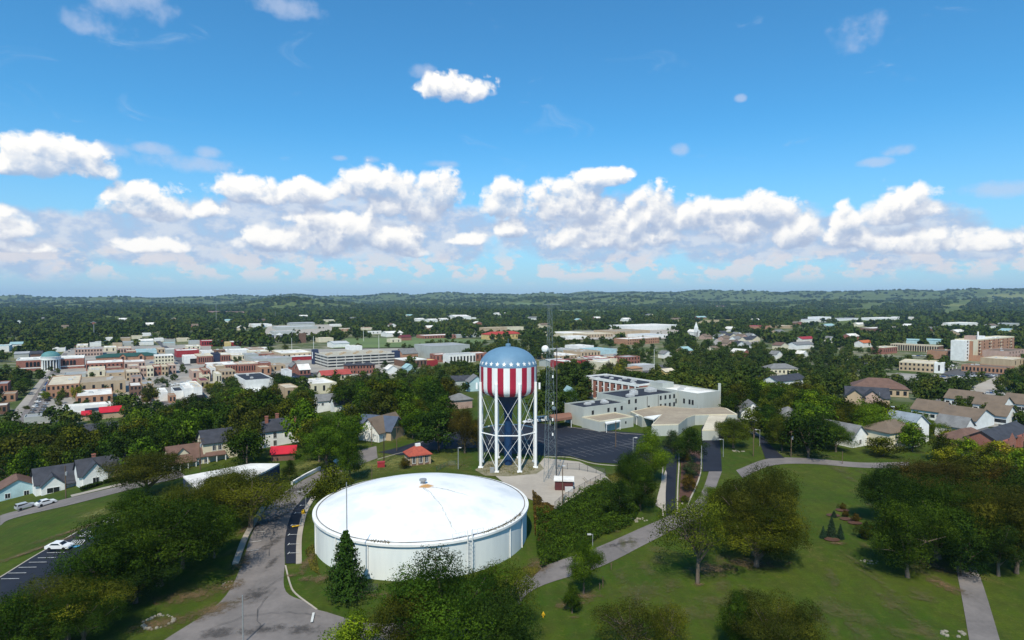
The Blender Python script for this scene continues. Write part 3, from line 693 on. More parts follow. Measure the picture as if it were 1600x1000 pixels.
# ------------------------------------------------------------------ round storage tank
def storage_tank():
    cx, cy, RT, H = -18.2, 124.4, 21.3, 6.5
    t = thing('storage_tank', 'huge round white water storage tank with a low domed roof', 'storage tank', (cx, cy, 0))
    wall = mat('tank_wall_paint', (0.72, 0.75, 0.73), (0.58, 0.62, 0.63), 0.12, 0.7, streak=True)
    m = MB(); m.lathe([(RT - .1, -0.6), (RT - .1, H - .55), (RT - .1, H - .5)], 144); m.build('wall', wall, t, True)
    m = MB(); m.lathe([(RT - .08, H - .5), (RT + .28, H - .5), (RT + .28, H - .1), (RT + .05, H - .1), (RT - .1, H + .0), (RT - .4, H)], 144)
    m.build('rim', W_WHITE, t)
    m = MB(); m.lathe([(RT - .6, H - .04), (RT - .4, H - .04), (RT - .42, H + .1), (RT - .58, H + .1)], 144); m.build('gutter', mat('gutter_grime', (0.10, 0.095, 0.09), (0.3, 0.3, 0.3), 0.4), t)
    rm = bpy.data.materials.new('tank_roof_paint'); rm.use_nodes = True; M = NT(rm.node_tree); bs = rm.node_tree.nodes['Principled BSDF']
    bs.inputs['Roughness'].default_value = 0.6
    tcn = M.node('ShaderNodeTexCoord'); s = M.node('ShaderNodeSeparateXYZ'); M.l.new(tcn.outputs['Object'], s.inputs[0])
    X, Y = s.outputs[0], s.outputs[1]
    nz = M.noise(tcn.outputs['Object'], 0.5, 6, 0.65)
    c = M.mix(M.smooth(M.noise(tcn.outputs['Object'], 0.13, 6, 0.6), 0.4, 0.7), (0.78, 0.78, 0.77), (0.60, 0.63, 0.66))
    # rust run below the vent and two hairline cracks (stains with a shape of their own)
    dx = M.math('ADD', X, -0.9); dy = M.math('ADD', Y, 1.6)
    rd = M.math('SQRT', M.math('ADD', M.math('MULTIPLY', dx, dx), M.math('MULTIPLY', M.math('MULTIPLY', dy, dy), 1.3)))
    c = M.mix(M.math('MULTIPLY', M.smooth(M.math('ADD', rd, M.math('MULTIPLY', nz, 2.2)), 2.9, 2.0), 0.95), c, (0.50, 0.24, 0.04))
    for (ax, ay, bx_, by_, wd) in ((1.0, -1.5, 10.5, -5.0, .10), (0.6, -2.0, 9.0, -19.0, .06), (0.3, -2.0, 2.2, -6.5, .08)):
        L = math.hypot(bx_ - ax, by_ - ay); ux, uy = (bx_ - ax) / L, (by_ - ay) / L
        px, py = M.math('ADD', X, -ax), M.math('ADD', Y, -ay)
        al = M.math('ADD', M.math('MULTIPLY', px, ux), M.math('MULTIPLY', py, uy)); ac = M.math('ADD', M.math('MULTIPLY', px, -uy), M.math('MULTIPLY', py, ux))
        ac = M.math('ABSOLUTE', M.math('ADD', ac, M.math('MULTIPLY', M.math('SUBTRACT', nz, 0.5), 2.2)))
        inn = M.math('MULTIPLY', M.smooth(ac, wd * 2.2, wd * .5), M.math('MULTIPLY', M.smooth(al, 0, .4), M.smooth(al, L, L - 3)))
        c = M.mix(M.math('MULTIPLY', inn, 0.8), c, (0.30, 0.28, 0.24))
    M.l.new(c, bs.inputs['Base Color'])
    r0, rise = RT - .6, 3.9; rad = (r0 * r0 + rise * rise) / (2 * rise)
    prof = [(r0 * k / 24, H + rise - (rad - math.sqrt(rad * rad - (r0 * k / 24) ** 2))) for k in range(24, -1, -1)]
    m = MB(); m.lathe(prof, 144); m.build('domed_roof', rm, t, True)
    m = MB(); m.lathe([(0.45, H + rise - .1), (0.45, H + rise + .55), (.75, H + rise + .6), (.75, H + rise + .95), (0.0, H + rise + 1.1)], 20); m.build('roof_vent', STEEL, t)
    for a in (-108, -152, -33, -60, -19, -128):
        m = MB(); q = R(a); p = (RT + .02) * math.cos(q), (RT + .02) * math.sin(q)
        m.tube([(p[0], p[1], -.3), (p[0], p[1], H - .6)], 0.12, 6); m.build('downpipe', W_WHITE, t)
    m = MB(); q = R(-60.0); c0 = np.array([math.cos(q), math.sin(q)]); tt = np.array([-c0[1], c0[0]])   # caged ladder and roof rails
    for s in (-.45, .45):
        p = c0 * (RT + .5) + tt * s; m.tube([(p[0], p[1], .6), (p[0], p[1], H + 1.6)], 0.07, 6)
    for k in range(18):
        p, q2 = c0 * (RT + .5) - tt * .45, c0 * (RT + .5) + tt * .45; m.tube([(*p, .8 + k * .35), (*q2, .8 + k * .35)], 0.03, 4)
    for k in range(7):
        z = 2.2 + k * .75; m.tube([tuple([*(c0 * (RT + .5 + .75 * math.sin(w_)) + tt * .5 * math.cos(w_)), z]) for w_ in np.linspace(0, math.pi, 7)], 0.03, 4)
    m.build('caged_ladder', TRIM, t)
    for s0, s1 in ((.6, 3.0), (-3.0, -.6)):
        m = MB()
        for z in (.55, 1.1): m.tube([(*(c0 * (RT - .2) + tt * s0), H + z), (*(c0 * (RT - .2) + tt * s1), H + z)], 0.05, 5)
        for s in (s0, (s0 + s1) / 2, s1): m.tube([(*(c0 * (RT - .2) + tt * s), H), (*(c0 * (RT - .2) + tt * s), H + 1.1)], 0.05, 5)
        m.build('guard_rail', TRIM, t)
storage_tank()

# ------------------------------------------------------------------ lattice mast
def lattice_mast():
    cx, cy = (859 - 800) / FPX * 161, 161.0; H = 47.0
    t = thing('radio_mast', 'slender grey lattice radio mast carrying a white dish beside the water tower', 'radio mast', (cx, cy, 0))
    leg = lambda k, z: ((1.9 - 1.35 * z / H) * math.cos(R(215 + 120 * k)), (1.9 - 1.35 * z / H) * math.sin(R(215 + 120 * k)), z)
    GAL = mat('teal_grey_steel', (0.17, 0.22, 0.24), (0.12, 0.16, 0.18), 1.0, 0.5, 0.4)
    for k in range(3):
        m = MB(); m.tube([leg(k, 0), leg(k, H)], [.055, .04], 6); m.build('leg', GAL, t)
    m = MB(); n = 20
    for j in range(n):
        z0, z1 = H * j / n, H * (j + 1) / n
        for k in range(3):
            a, b = k, (k + 1) % 3
            m.tube([leg(a, z0), leg(b, z1)], .017, 4); m.tube([leg(b, z0), leg(a, z1)], .017, 4); m.tube([leg(a, z1), leg(b, z1)], .015, 4)
    m.build('lattice_bracing', GAL, t)
    m = MB(); a = leg(1, 0); b = leg(1, H)
    m.box(a[0] - .02, a[1] - .2, 0, a[0] + .2, a[1], 36); m.build('cable_run', DSTEEL, t)
    m = MB(); z = H - .4; m.tube([(-1.7, 0, z), (3.0, .4, z)], .09, 6); m.tube([(-1.0, 1.2, z), (1.2, -1.4, z)], .07, 6)
    for x in (-1.7, -.6, .6, 1.8, 3.0): m.tube([(x, .1, z - .35), (x, .1, z + 1.0)], .05, 5)
    m.build('antenna_platform', GAL, t)
    zd = CAM_H - (545 - HORIZON) / FPX * 161
    m = MB(); m.lathe([(0, .45), (.55, .38), (.85, .2), (.92, -.1), (.92, -.5), (0, -.5)], 24)
    d = m.build('dish', TRIM, t, loc=(-1.35, -.7, zd)); d.rotation_euler = (R(90), 0, R(-35))
    for z in (16.2, 20.5, 27.5, 12.3):
        m = MB(); m.box(.6, -1.0, z, .95, -.7, z + .7); m.build('equipment_box', TRIM, t)
    m = MB(); m.lathe([(0, .3), (.5, .2), (.55, -.2), (0, -.2)], 18); d = m.build('dish', GAL, t, loc=(1.1, -.9, 19.5)); d.rotation_euler = (R(90), 0, R(30))
lattice_mast()

# ------------------------------------------------------------------ windows shared between buildings
WMESH = {}
def window(parent, loc, w_, h_, face='y', framed=False, name='window', m=None):
    """a glazed opening standing a little proud of the wall; face 'y' looks to -y, 'x' to -x"""
    key = (round(w_, 2), round(h_, 2), face, framed, m.name if m else '')
    if key not in WMESH:
        d = 0.05; b = MB()
        if face == 'y': b.box(-w_ / 2, -d, 0, w_ / 2, .04, h_)
        else: b.box(-d, -w_ / 2, 0, .04, w_ / 2, h_)
        o = b.build(name, m or GLASS); f = None
        if framed:
            fb = MB(); q = .11
            for (x0, z0, x1, z1) in ((-w_/2-q,-q,w_/2+q,0),(-w_/2-q,h_,w_/2+q,h_+q),(-w_/2-q,0,-w_/2,h_),(w_/2,0,w_/2+q,h_),(-.03,.01,.03,h_-.01)):
                dd = .09 if abs(x0 + .03) > 1e-6 else .07
                if face == 'y': fb.box(x0, -dd, z0, x1, .03, z1)
                else: fb.box(-dd, x0, z0, .03, x1, z1)
            f = fb.build('frame', TRIM)
        WMESH[key] = (o.data, f.data if f else None)
        bpy.data.objects.remove(o)
        if f: bpy.data.objects.remove(f)
    me, fm = WMESH[key]
    o = bpy.data.objects.new(name, me); col.objects.link(o); o.parent = parent; o.location = loc
    if fm:
        f = bpy.data.objects.new('frame', fm); col.objects.link(f); f.parent = o
    return o

FOOT = []
BOXES = []       # pixel boxes of buildings the photo shows: (x0, y0, x1, y1, depth)
def note_box(root_loc, rz, w_, d_, h_, hide=0.75):
    c, s = math.cos(rz), math.sin(rz); P = []
    for lx, ly in ((0, 0), (w_, 0), (w_, d_), (0, d_)):
        X, Y = root_loc[0] + c * lx - s * ly, root_loc[1] + s * lx + c * ly
        P += [proj(X, Y, root_loc[2] + h_), proj(X, Y, root_loc[2] + h_ * (1 - hide))]
    P = np.array(P); BOXES.append((P[:, 0].min(), P[:, 1].min(), P[:, 0].max(), P[:, 1].max(), depth(root_loc[0], root_loc[1], root_loc[2])))
    CLEAR.append([(root_loc[0] + c * lx - s * ly, root_loc[1] + s * lx + c * ly) for lx, ly in ((-2, -2), (w_ + 2, -2), (w_ + 2, d_ + 2), (-2, d_ + 2))]); FOOT.append(CLEAR[-1])
def gable_roof(mb, w_, d_, h_, rise, along='x', ov=.45, th=.18, mi=0):
    if along == 'x':
        for s in (0, 1):
            e = -ov if s == 0 else d_ + ov; zr, ze = h_ + rise, h_ - rise * ov / (d_ / 2)
            q = [(-ov, e, ze), (w_ + ov, e, ze), (w_ + ov, d_ / 2, zr), (-ov, d_ / 2, zr)]
            if s: q = q[::-1]
            mb.quad([(a, b, c + th) for a, b, c in q], mi); mb.quad(q[::-1], mi)
            for k in range(4):
                a, b = q[k], q[(k + 1) % 4]; mb.quad([a, b, (b[0], b[1], b[2] + th), (a[0], a[1], a[2] + th)], mi)
    else:
        t = MB(); gable_roof(t, d_, w_, h_, rise, 'x', ov, th, mi); i = len(mb.v)
        mb.v += [(w_ - y, x, z) for x, y, z in t.v]; mb.f += [tuple(i + k for k in f) for f in t.f]; mb.m += t.m
def hip_roof(mb, w_, d_, h_, rise, ov=.5, mi=0):
    x0, x1, y0, y1 = -ov, w_ + ov, -ov, d_ + ov; k = min(w_, d_) / 2 + ov
    if w_ >= d_: r0, r1 = (x0 + k, (y0 + y1) / 2, h_ + rise), (x1 - k, (y0 + y1) / 2, h_ + rise)
    else: r0, r1 = ((x0 + x1) / 2, y0 + k, h_ + rise), ((x0 + x1) / 2, y1 - k, h_ + rise)
    A, B, C, D = (x0, y0, h_), (x1, y0, h_), (x1, y1, h_), (x0, y1, h_)
    if w_ >= d_: F = [[A, B, r1, r0], [B, C, r1], [C, D, r0, r1], [D, A, r0]]
    else: F = [[A, B, r0], [B, C, r1, r0], [C, D, r1], [D, A, r0, r1]]
    for f in F: mb.quad(f, mi)
    for p, q in ((A, B), (B, C), (C, D), (D, A)): mb.quad([(p[0], p[1], h_ - .2), (q[0], q[1], h_ - .2), q, p], mi)
    mb.quad([(x0, y0, h_ - .2), (x0, y1, h_ - .2), (x1, y1, h_ - .2), (x1, y0, h_ - .2)], mi)
def walls(mb, w_, d_, h_, gable=None, rise=0, mi=0, base=-2.0):
    mb.prism([(0, 0), (w_, 0), (w_, d_), (0, d_)], base, h_, mi, top=False)
    if gable == 'x':
        for x in (0, w_): mb.quad([(x, 0, h_), (x, d_, h_), (x, d_ / 2, h_ + rise)][::1 if x else -1], mi)
    elif gable == 'y':
        for y in (0, d_): mb.quad([(0, y, h_), (w_, y, h_), (w_ / 2, y, h_ + rise)][::-1 if y else 1], mi)
def flat_top(t, w_, d_, h_, roof, wallm, par=.5, th=.3):
    m = MB()
    m.box(th, th, h_ - par - .15, w_ - th, d_ - th, h_ - par); m.build('roof', roof, t)
    m = MB()
    for (x0, y0, x1, y1) in ((0, 0, w_, th), (0, d_ - th, w_, d_), (0, th, th, d_ - th), (w_ - th, th, w_, d_ - th)):
        m.box(x0, y0, h_ - par - .16, x1, y1, h_)
    m.build('parapet', wallm, t)
def units(t, w_, d_, z, n, seed):
    r = random.Random(seed)
    for _ in range(n):
        x, y = r.uniform(.15, .85) * w_, r.uniform(.2, .8) * d_; a, b, c = r.uniform(.7, 1.5), r.uniform(.7, 1.3), r.uniform(.7, 1.3)
        m = MB(); m.box(x - a, y - b, z - .05, x + a, y + b, z + c * .8); m.box(x - a * .8, y - b * .8, z + c * .8, x + a * .8, y + b * .8, z + c)
        m.build('roof_unit', UNIT, t)
ALLB = []
def bld(label, x0, y0, x1, h, dep, wall, roof, style='flat', win=None, side=None, nu=0, rise=2.5, name='shop_building', cat='building',
        ang_=TA, group=None, hide=0.75, par=.5, door=None, parm=None, wm=None):
    """a building whose front roof edge runs from photo pixel (x0, y0) to pixel column x1; h height, dep depth in metres"""
    if name == 'shop_building' and style == 'flat' and 530 < y0 < 608 and h < 8: h *= 1.2; dep *= 1.3
    bx, by = math.cos(ang_), math.sin(ang_); ax, ay = -by, bx
    zg = -10.0
    for _ in range(12):
        A = GZ(x0, y0, zg + h); zg = 0.5 * zg + 0.5 * Ts(*A)
    D = depth(A[0], A[1], zg + h); k = (x1 - 800) / FPX
    w_ = (k * D - A[0]) / (bx - k * by * cp)
    if w_ < 1: w_ = 4.0
    t = thing(name, label, cat, (A[0], A[1], zg), ang_, group)
    m = MB(); walls(m, w_, dep, h if style != 'flat' else h - par - .1, style if style in 'xy' else None, rise); m.build('wall', wall, t)
    if style == 'flat': flat_top(t, w_, dep, h, roof, parm or wall, par)
    else:
        m = MB()
        if style in 'xy': gable_roof(m, w_, dep, h, rise, style)
        else: hip_roof(m, w_, dep, h, rise)
        m.build('roof', roof, t)
    if style == 'flat' and name == 'shop_building' and D < 800:
        if w_ * dep > 350: nu = max(nu, 2)
        if not win and not door and wall in (W_BRICK, W_PINK, W_TAN, W_CREAM, W_ORANGE, W_BROWN) and h >= 4.5: win = (max(2, min(9, int(w_ / 4.5))), 1)
    if nu: units(t, w_, dep, h - par if style == 'flat' else h + rise, nu, len(label) + int(x0))
    def grid(n, fl, L, face):
        fh = h / fl
        ww, wh = min(1.5, L / n * .5), fh * .5
        for i in range(n):
            for j in range(fl):
                p = (L * (i + .5) / n, 0, j * fh + fh * .28) if face == 'y' else (0, L * (i + .5) / n, j * fh + fh * .28)
                window(t, p, round(ww, 1), round(wh, 1), face, m=wm)
    if win: grid(win[0], win[1], w_, 'y')
    if side: grid(side[0], side[1], dep, 'x')
    if door:
        m = MB(); m.box(w_ * door[0], -.07, -.1, w_ * door[0] + door[1], .03, door[2]); m.build('door', door[3] if len(door) > 3 else GLASS, t)
    note_box((A[0], A[1], zg), ang_, w_, dep, h + (rise if style != 'flat' else 0), hide)
    ALLB.append(t)
    return t, w_
# ------------------------------------------------------------------ down town, from left to right
def courthouse():
    t, w_ = bld('long red brick courthouse with white cornice, green dome and round columned portico', 25, 562, 131.5, 11, 24, W_BRICK, R_WHITE, name='courthouse', cat='courthouse', parm=W_WHITE, nu=5, par=1.0)
    m = MB(); m.box(-.15, -.15, 2.6, w_ + .15, -.01, 3.4); m.build('stone_band', W_WHITE, t)
    for f in (.155, .21, .265, .315, .695, .745, .80, .85):
        m = MB(); pts = [(-1.0, 0), (1.0, 0)] + [(1.0 * math.cos(a), 3.4 + 1.0 * math.sin(a)) for a in np.linspace(0, math.pi, 9)]
        for yy in (-.12,): m.quad([(x, yy, z) for x, z in pts])
        n = len(pts)
        for k in range(n): a, b = pts[k], pts[(k + 1) % n]; m.quad([(a[0], -.12, a[1]), (a[0], .03, a[1]), (b[0], .03, b[1]), (b[0], -.12, b[1])])
        m.build('arched_window', GLASS, t, loc=(w_ * f, 0, 4.0))
    cx = w_ * .50; r = 7.2
    m = MB(); m.lathe([(r + .6, -2), (r + .6, .9), (r, .9)], 48, cx=cx, cy=-1.5); m.build('portico_base', W_WHITE, t); m = MB(); m.lathe([(r + .3, 9.9), (r + .3, 12.4), (r + .7, 12.4), (r + .7, 12.9), (r, 12.95)], 48, cx=cx, cy=-1.5); m.build('portico_drum', W_WHITE, t)
    m = MB(); m.lathe([(r - 1.6, .9), (r - 1.6, 9.9)], 32, cx=cx, cy=-1.5); m.build('glazed_wall', GLASS, t)
    for k in range(9):
        a = -math.pi / 2 + (k - 4) * math.pi / 9.5
        m = MB(); m.lathe([(.62, .9), (.55, 1.3), (.5, 9.3), (.68, 9.9)], 14, cx=cx + (r - .5) * math.cos(a), cy=-1.5 + (r - .5) * math.sin(a)); m.build('column', W_WHITE, t, True)
    m = MB(); m.lathe([(r * math.cos(a), 12.9 + 4.6 * math.sin(a)) for a in np.linspace(0, math.pi / 2, 12)], 48, cx=cx, cy=-1.5); m.build('dome', R_COPPER, t, True)
courthouse()
B = bld
B('orange brick two storey corner block on the street below the courthouse', 72, 602, 124, 7.5, 44, W_ORANGE, R_CREAM, win=(7, 2), nu=1)
B('long blank tan brick block joined behind the orange corner block', 124, 598, 196, 7.5, 26, W_TAN, R_TAN, nu=2)
B('orange brick one storey block with white roof above the canopy strip', 118, 619.5, 176, 5.5, 34, W_ORANGE, R_WHITE, win=(5, 1), nu=3)
B('tan brick shop with wooden balcony right of the long tan block', 197, 582, 219, 6, 22, W_TAN, R_CREAM, win=(4, 2))
B('long low forecourt canopy building with white and navy roof edge', 98, 636, 173, 4, 9, W_WHITE, R_WHITE, parm=W_WHITE, par=.9, door=(.45, 14, 2.2, W_BLUE))
B('small building with bright red metal roof among street trees', 156, 645, 193, 3.5, 10, W_TAN, R_RED, 'x', rise=2.2)
B('tiny red roofed porch left of the bright red metal roof', 128, 649, 142, 3, 8, W_TAN, R_RED, 'x', rise=1.6)
B('long blue grey block wall building along the street bend', 37, 652, 97, 4, 10, W_GREY, R_GREY)
B('small red brick building at the very edge of the photo by a green tree', -6, 600, 12, 6, 14, W_BRICK, R_GREY, win=(3, 1))
B('tan brick garage with red parapet below the small red brick building', 2, 616, 24, 5, 14, W_ORANGE, R_TAN)
B('dark building with sloping white roof at the lower street corner', -8, 634, 11, 5, 12, W_BROWN, R_WHITE)
B('two storey brown brick block behind the courthouse', 117, 546, 160, 7, 26, W_PINK, R_GREY, win=(9, 2), nu=2)
B('white metal roofed store behind the brown brick block', 119, 540, 137, 5, 30, W_CREAM, R_WHITE)
B('low cream store in the rows of roofs beyond the brown block', 162, 543, 182, 5, 24, W_CREAM, R_WHITE, nu=1)
B('pale stone store with dark shopfront beyond the green roof', 184, 544, 206, 6, 26, W_PINK, R_CREAM, win=(5, 1))
B('white arched roof hall beside the street running out of town', 218, 533, 240, 6, 28, W_WHITE, R_WHITE, 'x', rise=2)
B('grey low store left of the white arched hall', 192, 535, 215, 5, 24, W_GREY, R_GREY, nu=1)
B('pale aqua fronted store below the white arched hall', 213, 548, 245, 5.5, 22, W_AQUA, R_TEAL)
B('red brick store row with pale roof behind the green roof', 197, 549, 213, 5, 18, W_BRICK, R_CREAM)
B('small white roofed workshop in the cluster before the dark trees', 160, 528, 176, 5, 20, W_WHITE, R_WHITE)
B('grey roofed workshop in the cluster before the dark trees', 186, 528, 204, 5, 20, W_TAN, R_GREY)
B('cream workshop with brown roof in the cluster before the dark trees', 206, 525, 222, 5, 20, W_CREAM, R_TAN)
B('pale green roofed white barn before the dark woods', 15, 538, 35, 5, 22, W_WHITE, R_TEAL, 'x', rise=2.4)
B('white warehouse at the edge of the photo before the dark woods', -10, 541, 14, 6, 26, W_WHITE, R_TEAL)
B('grey roofed hall left of the dark trees behind the courthouse', 22, 553, 45, 5, 20, W_GREY, R_GREY, 'x', rise=1.6)
B('low white shed half hidden by trees behind the courthouse', 82, 544, 102, 4, 14, W_WHITE, R_WHITE)
B('brown house in the trees between the grey hall and the courthouse', 47, 553, 66, 5, 14, W_BROWN, R_SHINGLE, 'x')
t, w_ = B('long building with dark green metal roof and brick gables', 150, 559, 246, 5, 18, W_ORANGE, R_GREEN, 'hip', rise=3)
for f in (.42, .72):
    m = MB(); m.prism([(-3, -1.5), (3, -1.5), (3, 2), (-3, 2)], -1, 5.2); m.quad([(-3, -1.5, 5.2), (3, -1.5, 5.2), (0, -1.5, 8)]); m.build('entrance_gable', W_ORANGE, t, loc=(w_ * f, 0, 0))
    m = MB(); gable_roof(m, 6, 6, 5.2, 2.8, 'y', .4); m.build('gable_roof', R_GREEN, t, loc=(w_ * f - 3, -1.6, 0))
    window(t, (w_ * f, -1.5, 1.5), 2.2, 3.4)
B('long white roofed brick block before the green roof', 134, 568, 193, 6, 26, W_BRICK, R_WHITE, win=(9, 1), nu=3)
B('brick block with white parapet between the long blocks and the cream hall', 194, 566, 227, 6, 20, W_PINK, R_WHITE, win=(6, 1))
B('cream roofed block with a roof garden below the white roofed brick block', 137, 579, 164, 5, 26, W_CREAM, R_CREAM)
B('grey parapet shop between the cream roofed block and the tan shop', 165, 583, 195, 5, 20, W_TAN, R_GREY)
B('three storey cream hall with white roof at the street corner', 242, 556, 271.5, 10, 18, W_CREAM, R_WHITE, win=(6, 3), side=(3, 2), parm=W_WHITE, cat='building', name='corner_hall')
for i, (a, b, wl, lb) in enumerate([(219,229,W_PINK,'narrow pink brick shop, first in the ornate row below the cream hall'),(229.3,240,W_CREAM,'narrow cream shop front second in the ornate row below the cream hall'),(240.3,252,W_BRICK,'narrow red brick shop third in the ornate row below the cream hall'),(252.3,263,W_TAN,'narrow tan shop fourth in the ornate row below the cream hall'),(263.3,275,W_PINK,'pale brick corner shop ending the ornate row below the cream hall')]):
    B(lb, a, 575 - .05 * (a - 219) * 2 + (i % 2) * .8, b, 8, 20, wl, R_CREAM, win=(2, 2), group='ornate row of shops')
t, w_ = B('large white modern block with dark inset roof by the treed square', 383, 594, 427, 11, 40, W_WHITE, R_DARK, par=.4, parm=W_WHITE)
m = MB(); m.box(.2, -3.2, -1, w_ * .62, -.02, 4.2); m.build('lower_wing', W_WHITE, t)
for k in range(2): window(t, (w_ * (.15 + .12 * k), -3.2, .8), 1.6, 2.2)
B('white roofed brick shop furthest down the front row by the square', 203, 603, 221, 6, 16, W_BROWN, R_WHITE, win=(3, 2))
B('narrow white gabled shop with sloping roof in the front row', 249, 613, 262, 6, 22, W_WHITE, R_WHITE)
B('small orange brick shop right of the narrow white shop', 264, 618, 275, 5, 10, W_ORANGE, R_TAN, win=(2, 1))
B('white shop with dark roof panel facing the square trees', 272, 611, 288, 5.5, 22, W_WHITE, R_DARK, parm=W_WHITE)
B('white roofed shop next to the dark panelled roof', 288.5, 607, 302, 6.5, 24, W_WHITE, R_WHITE, nu=1)
B('white shop with tall stepped parapet ending the front row', 302.5, 605, 316, 7, 26, W_WHITE, R_CREAM, nu=2, door=(.1, 6, 3.2))
B('maroon roofed shop behind the stepped white parapet', 313, 595, 327, 5, 16, W_TAN, mat('maroon_roof', (0.16, 0.045, 0.06), None, 0.3))
B('white arched shop front on the red brick street', 329, 575, 337, 9, 26, W_WHITE, R_CREAM, win=(1, 1))
B('red brick shop with awning left of the white arched front', 318, 579, 328.5, 7, 20, W_BRICK, R_TAN, win=(2, 2))
B('tan two storey shop right of the white arched front', 346, 580, 368, 8, 24, W_TAN, R_TAN, win=(4, 2))
B('long red brick terrace with white coping above the tan shop', 326, 570.5, 371, 7, 18, W_BRICK, R_WHITE, win=(12, 1), parm=W_WHITE)
B('second red brick terrace ending at the white modern block', 372, 569, 404, 7, 18, W_BRICK, R_CREAM, win=(8, 1), parm=W_PINK)
B('crimson sided store with white roof beside the straight street', 276, 548, 311, 8, 26, W_RED, R_WHITE, parm=W_RED)
B('white fronted store with big dark window below the crimson store', 288, 557, 309, 8, 22, W_WHITE, R_WHITE, door=(.42, 11, 5.5))
B('red brick store with curved gable right of the white fronted store', 309.5, 556, 333, 7.5, 22, W_BRICK, R_CREAM, win=(7, 1), parm=W_CREAM)
B('dark blue glass fronted block between two brick stores', 333.4, 553, 345, 9, 20, W_BLUE, R_DARK)
B('pink brick store with row of dark windows right of the blue glass block', 345.4, 554, 360, 7, 20, W_BRICK, R_WHITE, win=(4, 1), parm=W_CREAM)
B('white flat roofed store right of the pink brick store', 362, 555, 384, 5, 18, W_CREAM, R_WHITE, nu=1)
B('grey fronted store with street trees before it', 385, 554, 404, 6, 18, W_GREY, R_GREY, nu=1)
B('long white roofed shed stretching behind the crimson store', 315, 549, 389, 5, 16, W_WHITE, R_WHITE)
B('two storey dark red block on the rise behind the long white shed', 315, 532.5, 348, 8, 20, W_RED, R_WHITE, win=(9, 1), parm=W_RED)
B('small yellow block right of the dark red block', 351, 535, 361, 5, 14, W_YELLOW, R_CREAM)
B('white and red shop right of the small yellow block', 362, 534, 377, 5, 14, W_RED, R_WHITE, parm=W_WHITE)
B('tan roofed brick store behind the grey fronted store', 388, 545, 412, 5, 20, W_PINK, R_TAN)
B('white roofed store behind the crimson store across the street', 256, 536, 274, 4, 16, W_GREY, R_TEAL)
B('cream store left of the long white shed', 292, 541, 313, 4, 18, W_CREAM, R_WHITE, nu=1)
# ---- centre: car park deck, theatre, silos
def deck():
    t, w_ = bld('long pale concrete multi storey car park deck with dark stair towers', 512, 556, 617, 12, 46, W_CONC, mat('deck_surface', (0.42, 0.39, 0.31), (0.33, 0.30, 0.24), 0.15), name='parking_deck', cat='parking deck', par=1.0)
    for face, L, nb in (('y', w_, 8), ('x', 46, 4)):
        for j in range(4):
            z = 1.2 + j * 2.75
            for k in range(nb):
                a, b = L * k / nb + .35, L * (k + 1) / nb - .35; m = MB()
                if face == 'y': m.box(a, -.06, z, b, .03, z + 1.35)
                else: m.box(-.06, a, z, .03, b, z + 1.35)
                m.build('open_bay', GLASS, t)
    for k in range(14):
        m = MB(); m.box(4 + k * (w_ - 8) / 13 - .9, 14 + (k % 3) * 8, 11.0, 4 + k * (w_ - 8) / 13 + .9, 18 + (k % 3) * 8, 12.3); m.build('deck_bollard_block', W_TAN, t)
    m = MB(); m.box(-1.5, 41, -1, 3.5, 47.5, 15); m.build('stair_tower', W_BLUE, t)
    m = MB(); m.box(-1.56, 43, 6, -1.48, 45.5, 12.5); m.build('tower_panel', W_WHITE, t)
    m = MB(); m.box(w_ - .5, -1, -1, w_ + 5, 7, 13.5); m.build('stair_tower', W_BLUE, t)
deck()
t, w_ = B('white roofed market hall with red shopfront beside the car park deck', 440, 552, 487, 7, 34, W_TAN, R_WHITE, parm=W_CREAM, nu=3)
m = MB(); m.box(w_ * .3, -6, -1, w_ * .95, -.05, 4.6); m.build('shopfront', W_RED, t)
m = MB(); m.box(w_ * .28, -6.3, 4.6, w_ * .96, -.02, 5.4); m.build('awning', W_WHITE, t)
B('broad grey flat roofed store below the market hall', 398, 561, 456, 5, 26, W_GREY, R_GREY, nu=2)
B('plain red brick box right of a white wall by the grey store', 407, 567, 423, 9, 12, W_BRICK, R_GREY)
B('white rendered shop left of the plain red brick box', 396, 566, 406.5, 8, 12, W_WHITE, R_WHITE, door=(.1, 2.4, 5.5, W_RED))
B('red brick house with gable opposite the car park deck corner', 456, 573, 467, 6, 12, W_BRICK, R_SHGREY, 'y', rise=3)
B('white roofed brick chapel with long gable near the car park deck', 468, 578, 485, 5, 14, W_BRICK, R_WHITE, 'x', rise=4, win=(3, 1))
t, w_ = B('low red metal roofed building with twin gables before the deck', 503, 587, 549, 5, 12, W_CREAM, R_RED if False else mat('faded_red_roof', (0.38, 0.07, 0.06), None, 0.3), 'x', rise=3.2, win=(5, 1))
B('wide white flat roofed hall above the central trees', 486, 600, 526, 6, 24, W_CREAM, R_WHITE, nu=2)
B('tan windowless block half hidden by trees left of the wide white hall', 446, 606, 467, 7, 16, W_TAN, R_CREAM)
for a, b, lb in ((543, 556, 'leftmost of three red brick flats before the deck'), (558, 571, 'middle of three red brick flats before the deck, with tan bay'), (572, 586, 'rightmost of three red brick flats before the deck')):
    B(lb, a, 571 - (a - 543) * .03, b, 8, 10, W_BRICK, R_SHINGLE, 'hip', win=(3, 2), rise=2, group='red brick flats', cat='flats')
